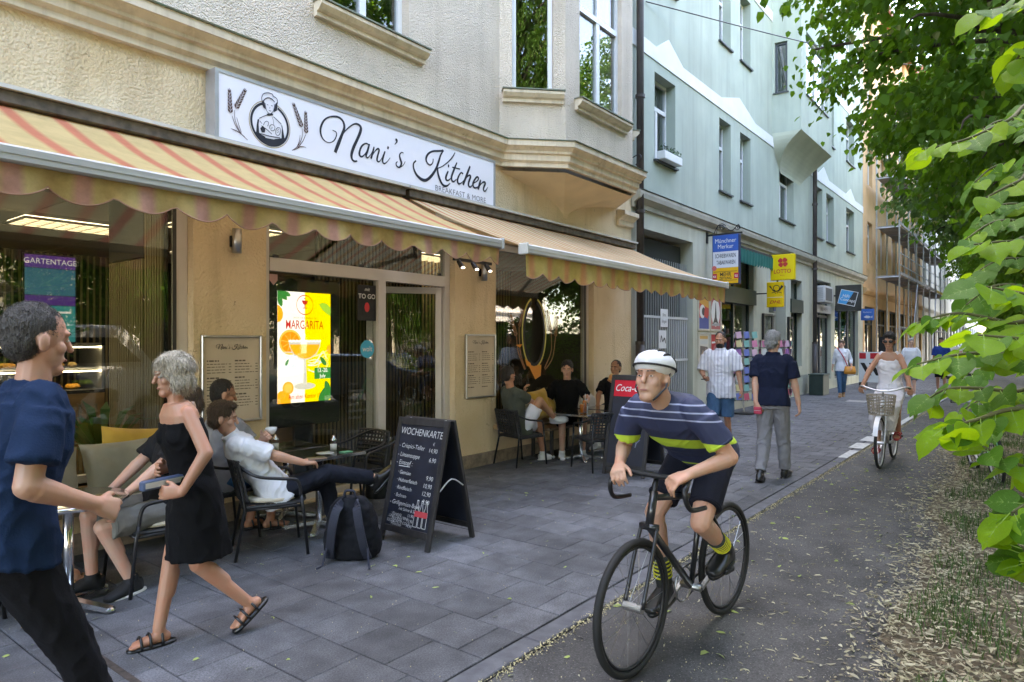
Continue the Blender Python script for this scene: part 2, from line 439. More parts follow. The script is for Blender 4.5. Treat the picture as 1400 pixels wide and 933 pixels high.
# ------------------------------------------------------------------ buildings
UP = mat('roughcast_grey_cream', (.68, .57, .455), .95, var=.10, vscale=1.6, bump=1.0, bscale=34, bdist=.035)
def roughcast(m, scale, dist, dark=.35):
    """coarse thrown plaster: lumpy relief with dirt sitting in its hollows"""
    nt = m.node_tree; b = nt.nodes['Principled BSDF']; mp = [n for n in nt.nodes if n.type == 'MAPPING'][0]
    v = nt.nodes.new('ShaderNodeTexVoronoi'); v.inputs['Scale'].default_value = scale; v.feature = 'SMOOTH_F1'
    nz = nt.nodes.new('ShaderNodeTexNoise'); nz.inputs['Scale'].default_value = scale*.6; nz.inputs['Detail'].default_value = 4
    nt.links.new(mp.outputs[0], nz.inputs['Vector']); nt.links.new(mp.outputs[0], v.inputs['Vector'])
    ad = nt.nodes.new('ShaderNodeMath'); ad.operation = 'MULTIPLY_ADD'; ad.inputs[1].default_value = -.9
    nt.links.new(v.outputs['Distance'], ad.inputs[0]); nt.links.new(nz.outputs['Fac'], ad.inputs[2])
    for n in list(nt.nodes):
        if n.type == 'BUMP': nt.links.new(ad.outputs[0], n.inputs['Height']); n.inputs['Distance'].default_value = dist
    return m
roughcast(UP, 75, .016)
LOW = roughcast(mat('speckled_ochre_render', (.68, .525, .32), .9, col2=(.76, .61, .41), vscale=2.2, bump=.7, bscale=40, bdist=.012), 55, .014)
def speckle(m, scale, thr, col):
    nt = m.node_tree; b = nt.nodes['Principled BSDF']; src = b.inputs['Base Color'].links[0].from_socket
    mp = [n for n in nt.nodes if n.type == 'MAPPING'][0]
    nz = nt.nodes.new('ShaderNodeTexNoise'); nz.inputs['Scale'].default_value = scale; nz.inputs['Detail'].default_value = 8; nz.inputs['Roughness'].default_value = .75
    nt.links.new(mp.outputs[0], nz.inputs['Vector'])
    rp = nt.nodes.new('ShaderNodeValToRGB'); rp.color_ramp.elements[0].position = thr; rp.color_ramp.elements[1].position = thr+.07
    rp.color_ramp.elements[0].color = (0, 0, 0, 1); rp.color_ramp.elements[1].color = (.75, .75, .75, 1)
    nt.links.new(nz.outputs['Fac'], rp.inputs[0])
    mx = nt.nodes.new('ShaderNodeMix'); mx.data_type = 'RGBA'; mx.inputs[7].default_value = (*col, 1)
    nt.links.new(rp.outputs[0], mx.inputs[0]); nt.links.new(src, mx.inputs[6]); nt.links.new(mx.outputs[2], b.inputs['Base Color'])
speckle(LOW, 9, .64, (.22, .14, .075))
STUC = mat('smooth_cream_moulding', (.69, .58, .43), .8, var=.12, vscale=3.5, bump=.15, bscale=25)
speckle(STUC, 2.6, .60, (.40, .31, .20))
COPPER = mat('copper_flashing', (.13, .21, .16), .7, col2=(.20, .17, .12), vscale=12)
GRN = mat('grey_green_render', (.385, .435, .36), .9, var=.09, vscale=1.1, bump=.5, bscale=90, bdist=.008)
speckle(GRN, 1.3, .63, (.33, .37, .33))
GRNL = mat('pale_green_ground_floor', (.50, .505, .41), .9, var=.09, vscale=1.4, bump=.35, bscale=60, bdist=.006)
speckle(GRNL, 2.2, .61, (.36, .35, .26))
def streaks(m, col, thr=.56, sx=2.2, sz=.16, k=.55):
    """rain streaks and grime running down a wall"""
    nt = m.node_tree; b = nt.nodes['Principled BSDF']; src = b.inputs['Base Color'].links[0].from_socket
    gp = nt.nodes.new('ShaderNodeNewGeometry'); mp = nt.nodes.new('ShaderNodeMapping'); mp.inputs['Scale'].default_value = (sx, sx, sz); nt.links.new(gp.outputs['Position'], mp.inputs[0])
    nz = nt.nodes.new('ShaderNodeTexNoise'); nz.inputs['Scale'].default_value = 1.6; nz.inputs['Detail'].default_value = 7; nz.inputs['Roughness'].default_value = .65; nt.links.new(mp.outputs[0], nz.inputs['Vector'])
    rp = nt.nodes.new('ShaderNodeValToRGB'); rp.color_ramp.elements[0].position = thr-.08; rp.color_ramp.elements[1].position = thr+.16; rp.color_ramp.elements[0].color = (0, 0, 0, 1); rp.color_ramp.elements[1].color = (k, k, k, 1); nt.links.new(nz.outputs['Fac'], rp.inputs[0])
    mx = nt.nodes.new('ShaderNodeMix'); mx.data_type = 'RGBA'; mx.inputs[7].default_value = (*col, 1); nt.links.new(rp.outputs[0], mx.inputs[0]); nt.links.new(src, mx.inputs[6]); nt.links.new(mx.outputs[2], b.inputs['Base Color'])
streaks(GRN, (.27, .30, .26)); streaks(GRNL, (.30, .29, .21)); streaks(UP, (.46, .37, .27), .58); streaks(STUC, (.36, .28, .18), .56, 5, .5); streaks(LOW, (.42, .30, .17), .6, 2.5, .3)
def stains(m):
    """darker walked-in patches and chewing-gum spots"""
    nt = m.node_tree; b = nt.nodes['Principled BSDF']; src = b.inputs['Base Color'].links[0].from_socket; gp = nt.nodes.new('ShaderNodeNewGeometry')
    nz = nt.nodes.new('ShaderNodeTexNoise'); nz.inputs['Scale'].default_value = .9; nz.inputs['Detail'].default_value = 6; nt.links.new(gp.outputs['Position'], nz.inputs['Vector'])
    rp = nt.nodes.new('ShaderNodeValToRGB'); rp.color_ramp.elements[0].position = .35; rp.color_ramp.elements[1].position = .68; rp.color_ramp.elements[0].color = (.68, .67, .66, 1); rp.color_ramp.elements[1].color = (1.18, 1.18, 1.18, 1); nt.links.new(nz.outputs['Fac'], rp.inputs[0])
    v = nt.nodes.new('ShaderNodeTexVoronoi'); v.inputs['Scale'].default_value = 2.6; nt.links.new(gp.outputs['Position'], v.inputs['Vector']); r2 = nt.nodes.new('ShaderNodeValToRGB'); r2.color_ramp.elements[0].position = .035; r2.color_ramp.elements[1].position = .05; r2.color_ramp.elements[0].color = (.45, .45, .45, 1); r2.color_ramp.elements[1].color = (1, 1, 1, 1); nt.links.new(v.outputs['Distance'], r2.inputs[0])
    a = nt.nodes.new('ShaderNodeMix'); a.data_type = 'RGBA'; a.blend_type = 'MULTIPLY'; a.inputs[0].default_value = 1; nt.links.new(src, a.inputs[6]); nt.links.new(rp.outputs[0], a.inputs[7])
    c = nt.nodes.new('ShaderNodeMix'); c.data_type = 'RGBA'; c.blend_type = 'MULTIPLY'; c.inputs[0].default_value = 1; nt.links.new(a.outputs[2], c.inputs[6]); nt.links.new(r2.outputs[0], c.inputs[7]); nt.links.new(c.outputs[2], b.inputs['Base Color'])
stains(SLABM); stains(ASPH)
BAND = mat('white_band', (.70, .715, .70), .85, var=.04, vscale=3)
ORANGE = mat('orange_render', (.60, .37, .185), .9, var=.10, vscale=1.2, bump=.3, bscale=50)
CREAMF = mat('far_cream_render', (.62, .56, .47), .9, var=.08, vscale=.8)
PLINTH = mat('granite_plinth', (.235, .185, .14), .7, var=.3, vscale=14, bump=.2, bscale=80)
ROOFM = mat('roof_tile', (.25, .10, .06), .8, var=.2, vscale=4)
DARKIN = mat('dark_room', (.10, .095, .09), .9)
PIPEM = mat('brown_downpipe', (.055, .045, .042), .5, var=.25, vscale=6)

def facade(mb, x0, x1, z0, z1, ops, y, th=.32):
    xs = sorted({x0, x1, *[o[0] for o in ops], *[o[1] for o in ops]}); zs = sorted({z0, z1, *[o[2] for o in ops], *[o[3] for o in ops]})
    xs = [x for x in xs if x0 <= x <= x1]; zs = [z for z in zs if z0 <= z <= z1]
    for a, b in zip(xs, xs[1:]):
        for c, d in zip(zs, zs[1:]):
            mx, mz = (a+b)/2, (c+d)/2
            if any(o[0] < mx < o[1] and o[2] < mz < o[3] for o in ops): continue
            mb.add([(a, y, c), (b, y, c), (b, y, d), (a, y, d)], [(0, 1, 2, 3)])
            mb.add([(a, y+th, c), (b, y+th, c), (b, y+th, d), (a, y+th, d)], [(3, 2, 1, 0)])
    for (a, b, c, d) in [o[:4] for o in ops]:
        mb.add([(a, y, c), (a, y+th, c), (a, y+th, d), (a, y, d)], [(0, 1, 2, 3)])
        mb.add([(b, y, c), (b, y+th, c), (b, y+th, d), (b, y, d)], [(3, 2, 1, 0)])
        mb.add([(a, y, c), (b, y, c), (b, y+th, c), (a, y+th, c)], [(0, 1, 2, 3)])
        mb.add([(a, y, d), (b, y, d), (b, y+th, d), (a, y+th, d)], [(3, 2, 1, 0)])
def shell(mb, x0, x1, z1, y0, y1, floors=(), z0=-.1):
    """side walls, back wall, roof slab and floors behind a facade"""
    mb.box(x0, y1, z0, x1, y1+.3, z1)
    mb.box(x0, y0, z0, x0+.2, y1, z1); mb.box(x1-.2, y0, z0, x1, y1, z1)
    mb.box(x0+.2, y0, z1-.2, x1-.2, y1, z1)
    for f in floors: mb.box(x0+.2, y0+.002, f, x1-.2, y1, f+.25)
def cornice(mb, path, prof):
    """profile (out, z) swept along a plan path, mitred; outward is to the right-hand side of travel towards -Y when going +X"""
    P = [Vector((p[0], p[1])) for p in path]; n = len(P); rows = []
    for i, p in enumerate(P):
        def nrm(a, b): d = (b-a).normalized(); return Vector((d.y, -d.x))
        if i == 0: q = nrm(P[0], P[1])
        elif i == n-1: q = nrm(P[-2], P[-1])
        else:
            a, b = nrm(P[i-1], P[i]), nrm(P[i], P[i+1]); q = (a+b); q /= max(q.length_squared/2, .3)
        rows.append([(p.x+q.x*o, p.y+q.y*o, z) for o, z in prof])
    k = len(prof)
    vs = [v for r in rows for v in r]
    fs = [(i*k+j, (i+1)*k+j, (i+1)*k+j+1, i*k+j+1) for i in range(n-1) for j in range(k-1)]
    fs += [tuple(range(k)), tuple((n-1)*k+j for j in range(k-1, -1, -1))]
    mb.add(vs, fs)
def window(parent, x0, x1, z0, z1, y, transom=.0, mull=1, fw=.065, m=None, curtain=None, glass=None, name='window', fmat=None, dep=.06):
    """frame > panes; local wall plane at y facing -Y unless a matrix is given"""
    M = m if m is not None else Matrix.Identity(4); fmat = fmat or WHITE
    f = MB(); f.box(x0, y, z0, x0+fw, y+dep, z1, M); f.box(x1-fw, y, z0, x1, y+dep, z1, M)
    f.box(x0+fw, y, z0, x1-fw, y+dep, z0+fw, M); f.box(x0+fw, y, z1-fw, x1-fw, y+dep, z1, M)
    zt = z1-(z1-z0)*transom if transom else z1-fw
    if transom: f.box(x0+fw, y-.012, zt-.05, x1-fw, y+dep, zt+.03, M)
    panes = []
    lo_top = zt-.05 if transom else z1-fw
    w = (x1-x0-2*fw)
    for i in range(mull):
        a = x0+fw+w*i/mull; b = x0+fw+w*(i+1)/mull
        if i: f.box(a-.045, y-.006, z0+fw, a+.045, y+dep, lo_top, M)
        panes.append((a, b, z0+fw, lo_top))
    if transom:
        if mull > 1 and w > .9:
            f.box(x0+fw+w/2-.03, y-.004, zt+.03, x0+fw+w/2+.03, y+dep, z1-fw, M)
            panes += [(x0+fw, x0+fw+w/2, zt+.03, z1-fw), (x0+fw+w/2, x1-fw, zt+.03, z1-fw)]
        else: panes.append((x0+fw, x1-fw, zt+.03, z1-fw))
    o = f.build(name, fmat, parent)
    for (a, b, c, d) in panes:
        MB().box(a-.005, y+dep*.45, c-.005, b+.005, y+dep*.45+.012, d+.005, M).build('pane', glass or WGLASS, o)
    if curtain:
        c = MB(); n = 30; vs = []
        ca, cb = curtain
        for i in range(n+1):
            t = i/n; xx = x0+(x1-x0)*(ca+(cb-ca)*t); yy = y+.22+.025*math.sin(t*38)
            vs += [M @ Vector((xx, yy, z0)), M @ Vector((xx, yy, z1))]
        c.add(vs, [(2*i, 2*i+2, 2*i+3, 2*i+1) for i in range(n)]); c.build('curtain', mat('net_curtain', (.62, .62, .6), .9), o, True)
    return o
def sill(parent, x0, x1, z, y, m=None, out=.13, h=.16, mat_=None, cop=True):
    prof = [(0, z-h), (.05, z-h), (.05, z-h*.72), (.09, z-h*.62), (out, z-h*.35), (out, z-.02), (0, z-.005)]
    s = MB(); vs = []
    for x in (x0, x1): vs += [Vector((x, y-o, zz)) for o, zz in prof]
    if m is not None: vs = [m @ v for v in vs]
    k = len(prof)
    s.add(vs, [(j, k+j, k+j+1, j+1) for j in range(k-1)]+[tuple(range(k-1, -1, -1)), tuple(range(k, 2*k))])
    o = s.build('sill', mat_ or STUC, parent)
    if cop: MB().box(x0-.015, y-out-.015, z-.012, x1+.015, y+.06, z+.004, m).build('sill_flashing', COPPER, o)
    return o

# ---- the café's house
house = thing('cream_house', 'cream roughcast house with a café on its ground floor and a canted bay window', 'building', (0, 0, 0))
H1 = 17.5
SHOPS = [(-3.2, 2.97, .52, 3.02), (3.68, 6.34, .02, 3.02), (7.16, 9.74, .52, 3.02)]
UPW = [(4.35, 5.55, 5.13, 7.25), (.6, 1.8, 5.13, 7.25), (-3.2, -2.0, 5.13, 7.25)]
UPW2 = [(a, b, 8.9, 10.9) for a, b, *_ in UPW]
m = MB(); facade(m, -12, 11.05, 0, 4.30, SHOPS, W, .26); m.build('ground_floor_wall', LOW, house)
m = MB(); facade(m, -12, 11.05, 4.301, H1, UPW+UPW2+[(7.6, 10.2, 4.7, 12)], W, .26); m.build('upper_wall', UP, house)
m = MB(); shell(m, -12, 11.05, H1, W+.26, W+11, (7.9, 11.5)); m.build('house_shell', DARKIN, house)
MB().box(-12, W-.2, H1+.001, 11.05, W+11.3, H1+.3).build('roof', ROOFM, house)
CPROF = [(0, 4.05), (.06, 4.05), (.06, 4.10), (.10, 4.13), (.10, 4.21), (.135, 4.22), (.135, 4.25), (.19, 4.30), (.21, 4.30), (.21, 4.375), (.0, 4.40)]
BAYP = [(7.24, W), (7.90, 5.20), (9.87, 5.20), (10.53, W)]
m = MB(); cornice(m, [(-12, W)]+BAYP[:1]+BAYP[1:3]+[BAYP[3]], CPROF); m.build('cornice', STUC, house)
m = MB(); cornice(m, [(-12, W)]+BAYP, [(0, 4.381), (.225, 4.376), (.23, 4.388), (0, 4.425)]); m.build('cornice_flashing', COPPER, house)
m = MB(); cornice(m, [(10.52, W), (11.05, W)], [(0, 3.70), (.05, 3.72), (.05, 3.80), (.16, 3.88), (.16, 3.95), (0, 3.98)]); m.build('end_cornice', STUC, house)
for a, b in ((-12, -3.2), (-3.2, 2.97), (2.97, 3.68), (6.34, 7.16), (7.16, 9.74), (9.74, 11.05)):
    MB().box(a+.003, W-.025, -.01, b-.003, W+.02, .17 if (a not in (-3.2, 7.16)) else .16).build('plinth', PLINTH, house)
# bay: three walls with a window each, a hollow corbel below
def wall_matrix(p, q):
    p, q = Vector((*p, 0)), Vector((*q, 0)); return facing(p, q-p, (0, 0, 1)) @ Matrix(((1, 0, 0, 0), (0, 0, 1, 0), (0, -1, 0, 0), (0, 0, 0, 1)))
def wall_m(p, q):
    d = (Vector(q)-Vector(p)).normalized(); M = Matrix.Identity(4)
    M[0][0], M[1][0] = d.x, d.y; M[0][1], M[1][1] = -d.y, d.x; M[0][3], M[1][3] = p[0], p[1]
    return M
for k, (a, b) in enumerate(zip(BAYP, BAYP[1:])):
    L = (Vector(b)-Vector(a)).length; M = wall_m(a, b)
    if k == 1: op = [(L/2-.62, L/2+.62, 5.10, 7.3), (L/2-.62, L/2+.62, 8.9, 10.9)]
    else: op = [(L/2-.29, L/2+.29, 5.10, 7.3), (L/2-.29, L/2+.29, 8.9, 10.9)]
    if k == 2: op = op
    m = MB(); facade(m, 0, L, 4.41, 13, op, 0, .14); m.v = [tuple(M @ Vector(v)) for v in m.v]; m.build('bay_wall', UP, house)
    for (x0, x1, z0, z1) in op:
        wn = window(house, x0+.004, x1-.004, z0+.004, z1-.004, .07, .36 if k == 1 else .0 if z0 > 8 else .33, 2 if k == 1 else 1, .06, M)
        sill(wn, x0-.13, x1+.13, z0, 0, M)
MB().prism([(p[0], p[1]) for p in BAYP], 'z', 13.0, 13.2).build('bay_roof', COPPER, house)
m = MB(); rows = []
N = 12
plan = []
for a, b in zip(BAYP, BAYP[1:]):
    for t in np.linspace(0, 1, 9)[:-1]: plan.append((a[0]+(b[0]-a[0])*t, a[1]+(b[1]-a[1])*t))
plan.append(BAYP[-1])
for i in range(N+1):
    t = i/N; s = 1-math.sin(t*math.pi/2)**1.0 if False else (1-t)**2.2
    for p in plan: rows.append((8.88+(p[0]-8.88)*(.04+.96*s), W+(p[1]-W)*s, 4.0-.42*t))
k = len(plan)
m.add(rows, [(i*k+j, (i+1)*k+j, (i+1)*k+j+1, i*k+j+1) for i in range(N) for j in range(k-1)])
m.build('bay_corbel', mat('corbel_plaster', (.70, .54, .34), .85, var=.07, vscale=3), house)
for (x0, x1, z0, z1) in UPW+UPW2:
    wn = window(house, x0+.003, x1-.003, z0+.003, z1-.003, W+.12, .34, 2, .07)
    sill(wn, x0-.13, x1+.22, z0, W)

# café front: window and door frames in the three openings
def shopfront(name, x0, x1, z0, z1, y, posts, transom=None, fw=.09, fm=None):
    f = MB(); fm = fm or FRAMEW
    f.box(x0, y, z0, x0+fw, y+.08, z1); f.box(x1-fw, y, z0, x1, y+.08, z1); f.box(x0+fw, y, z1-fw, x1-fw, y+.08, z1); f.box(x0+fw, y, z0, x1-fw, y+.08, z0+.06)
    for p in posts: f.box(p-.055, y-.008, z0+.06, p+.055, y+.08, transom or z1-fw)
    if transom: f.box(x0+fw, y-.01, transom, x1-fw, y+.08, transom+.13)
    return f.build(name, fm, house)
wl = shopfront('shop_window', -3.197, 2.967, .523, 3.017, W+.10, [-.2], None, .10)
DARKF = mat('dark_window_bead', (.03, .03, .03), .4)
MB().box(-.14, W+.135, .585, 2.86, W+.147, 2.91).build('pane', GLASS, wl)
MB().box(-3.09, W+.135, .585, -.26, W+.147, 2.91).build('pane', GLASS, wl)
MB().box(2.835, W+.09, .583, 2.866, W+.10, 2.916).build('bead', DARKF, wl)
MB().box(-3.25, W-.09, .46, 3.0, W+.12, .52).build('window_ledge', mat('ledge_wood', (.36, .235, .12), .6, var=.25, vscale=3, stretch=(.4, 6, 6)), wl)
df = shopfront('door_front', 3.683, 6.337, .02, 3.017, W+.09, [5.205], 2.34, .085)
MB().box(3.768, W+.125, 2.47, 6.252, W+.137, 2.93).build('pane', GLASS, df)
MB().box(3.768, W+.125, .08, 5.15, W+.137, 2.34).build('pane', GLASS, df)
for px in (3.80, 4.87, 6.10):
    MB().box(px, W+.07, 2.50-.03, px+.06, W+.08, 2.50).build('hinge_cap', BLACK, df)
d = MB(); dx0, dx1 = 0, .93       # open door leaf, hinged at its far jamb and swung inwards
for bx in ((0, .075), (.855, .93)): d.box(bx[0], -.025, .03, bx[1], .025, 2.33)
d.box(.075, -.025, 2.25, .855, .025, 2.33); d.box(.075, -.025, .03, .855, .025, .16)
dl = d.build('door', FRAMEW, house); dl.location = (6.235, W+.14, 0); dl.rotation_euler = (0, 0, R(180-38))
MB().box(.075, -.006, .16, .855, .006, 2.25).build('pane', GLASS, dl)
MB().tube([(.86, -.06, .75), (.86, -.06, 1.5)], .014).build('handle', STEEL, dl)
for hz in (.4, 1.3, 2.1): MB().cyl((0, -.03, hz), (0, -.03, hz+.09), .012).build('hinge', BLACK, dl)
wr = shopfront('shop_window', 7.163, 9.737, .523, 3.017, W+.10, [], None, .095)
MB().box(7.258, W+.135, .585, 9.642, W+.147, 2.92).build('pane', GLASS, wr)
MB().box(9.60, W+.085, .583, 9.643, W+.10, 2.92).build('bead', DARKF, wr)
MB().box(7.1, W-.09, .46, 9.8, W+.12, .52).build('window_ledge', MATS['ledge_wood'], wr)

# ---- the green house next door
green = thing('green_house', 'pale grey-green rendered house with white zigzag band and shops below', 'building')
GX0, GX1, GH = 11.06, 31.6, 18.0
LOWOPS = [(11.49, 13.84, 0, 3.78), (15.5, 17.75, .45, 3.75), (19.0, 20.6, 0.02, 3.3), (21.1, 22.3, .9, 3.55), (23.95, 26.05, .35, 3.75), (26.6, 30.7, .3, 3.0)]
GW = []
def gwin(x0, x1, z0, z1, mull=1, tr=.3, cur=None): GW.append((x0, x1, z0, z1, mull, tr, cur))
for base in (5.17, 8.65, 12.2):
    gwin(12.0, 12.95, base, base+1.7, 2, .33, (.55, 1.0) if base < 6 else None)
    gwin(15.35, 16.1, base, base+1.7, 1, .33); gwin(16.75, 17.52, base, base+1.7, 1, .33)
    if base < 6: gwin(19.95, 21.4, base+.03, base+1.75, 2, .33, (.4, 1.0))
    gwin(23.8, 24.85, base, base+1.7, 1, .33); gwin(25.4, 26.5, base, base+1.7, 1, .33); gwin(28.5, 29.9, base, base+1.7, 2, .33)
ops = [g[:4] for g in GW]
m = MB(); facade(m, GX0, GX1, 0, 4.40, LOWOPS, W, .5); m.build('ground_floor_wall', GRNL, green)
m = MB(); facade(m, GX0, GX1, 4.401, GH, ops, W, .34); m.build('upper_wall', GRN, green)
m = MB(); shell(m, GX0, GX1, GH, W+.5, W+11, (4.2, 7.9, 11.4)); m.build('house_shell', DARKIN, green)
MB().box(GX0, W-.35, GH+.002, GX1, W+11.3, GH+.3).build('roof', ROOFM, green)
for (x0, x1, z0, z1, mu, tr, cu) in GW:
    wn = window(green, x0+.003, x1-.003, z0+.003, z1-.003, W+.20, tr, mu, .06, None, cu)
    MB().box(x0-.05, W-.06, z0-.035, x1+.05, W+.2, z0+.002).build('sill', mat('dark_sill', (.05, .055, .055), .5), wn)
m = MB(); cornice(m, [(GX0, W), (GX1, W)], [(0, 4.12), (.05, 4.12), (.05, 4.2), (.16, 4.28), (.18, 4.36), (.18, 4.41), (0, 4.46)]); m.build('cornice', mat('stained_ledge', (.40, .385, .32), .9, col2=(.52, .50, .43), vscale=3), green)
m = MB(); cornice(m, [(GX0, W), (GX1, W)], [(0, 4.462), (.19, 4.412), (.2, 4.425), (0, 4.478)]); m.build('cornice_flashing', mat('zinc_flashing', (.16, .17, .18), .5, .4), green)
# white band whose upper edge rises to a peak over each window
for zb in (7.08, 10.55):
    pk = [(12.05, 12.6, 13.3), (15.45, 16.65, 17.85), (24.3, 25.0, 25.7), (28.4, 29.2, 30.0)]
    top = [(GX0+.002, zb+.30)]
    for a, b, c in pk: top += [(a, zb+.27), (b, zb+.60), (c, zb+.27)]
    top += [(GX1-.002, zb+.28)]
    m = MB(); b0 = [(x, zb) for x, _ in top]; n = len(top)
    vs = [(x, W-.02, z) for x, z in b0]+[(x, W-.02, z) for x, z in top]+[(x, W+.01, z) for x, z in b0]+[(x, W+.01, z) for x, z in top]
    fs = []
    for i in range(n-1): fs += [(i, i+1, n+i+1, n+i), (n+i, n+i+1, 3*n+i+1, 3*n+i), (i+1, i, 2*n+i, 2*n+i+1)]
    m.add(vs, fs); m.build('zigzag_band', BAND, green)
# square bay on the first floor resting on a curved corbel
B0, B1, BY = 19.3, 22.9, 5.10
bp = [(B0, W), (B0+.08, BY), (B1-.08, BY), (B1, W)]
for k, (a, b) in enumerate(zip(bp, bp[1:])):
    L = (Vector(b)-Vector(a)).length; M = wall_m(a, b)
    op = [(.07, .40, 8.55, 9.95), (.07, .40, 12.2, 13.9)] if k != 1 else [(.5, L-.5, 8.55, 10.3), (.5, L-.5, 12.2, 13.9)]
    m = MB(); facade(m, 0, L, 7.45, GH-2, op, 0, .14); m.v = [tuple(M @ Vector(v)) for v in m.v]; m.build('bay_wall', GRN, green)
    for (x0, x1, z0, z1) in op:
        wn = window(green, x0+.003, x1-.003, z0+.003, z1-.003, .07, .3 if k == 1 else 0, 2 if k == 1 else 1, .055, M, (.0, 1.0) if k == 1 else None, fmat=None if k == 1 else mat('dark_sash', (.03, .04, .045), .4))
        MB().box(x0-.04, -.04, z0-.03, x1+.04, .07, z0+.002, M).build('sill', MATS['dark_sill'], wn)
MB().prism(bp, 'z', GH-2, GH-1.8).build('bay_roof', COPPER, green)
m = MB(); rows = []; plan = []
for a, b in zip(bp, bp[1:]):
    for t in np.linspace(0, 1, 9)[:-1]: plan.append((a[0]+(b[0]-a[0])*t, a[1]+(b[1]-a[1])*t))
plan.append(bp[-1]); cx = (B0+B1)/2
for i in range(11):
    t = i/10; s = (1-t)**1.7
    for p in plan: rows.append((p[0]+(cx-p[0])*.45*t*t, W+(p[1]-W)*s, 7.45-.95*t))
k = len(plan); m.add(rows, [(i*k+j, (i+1)*k+j, (i+1)*k+j+1, i*k+j+1) for i in range(10) for j in range(k-1)])
m.build('bay_corbel', mat('corbel_sage', (.46, .49, .39), .85, var=.08, vscale=2), green)
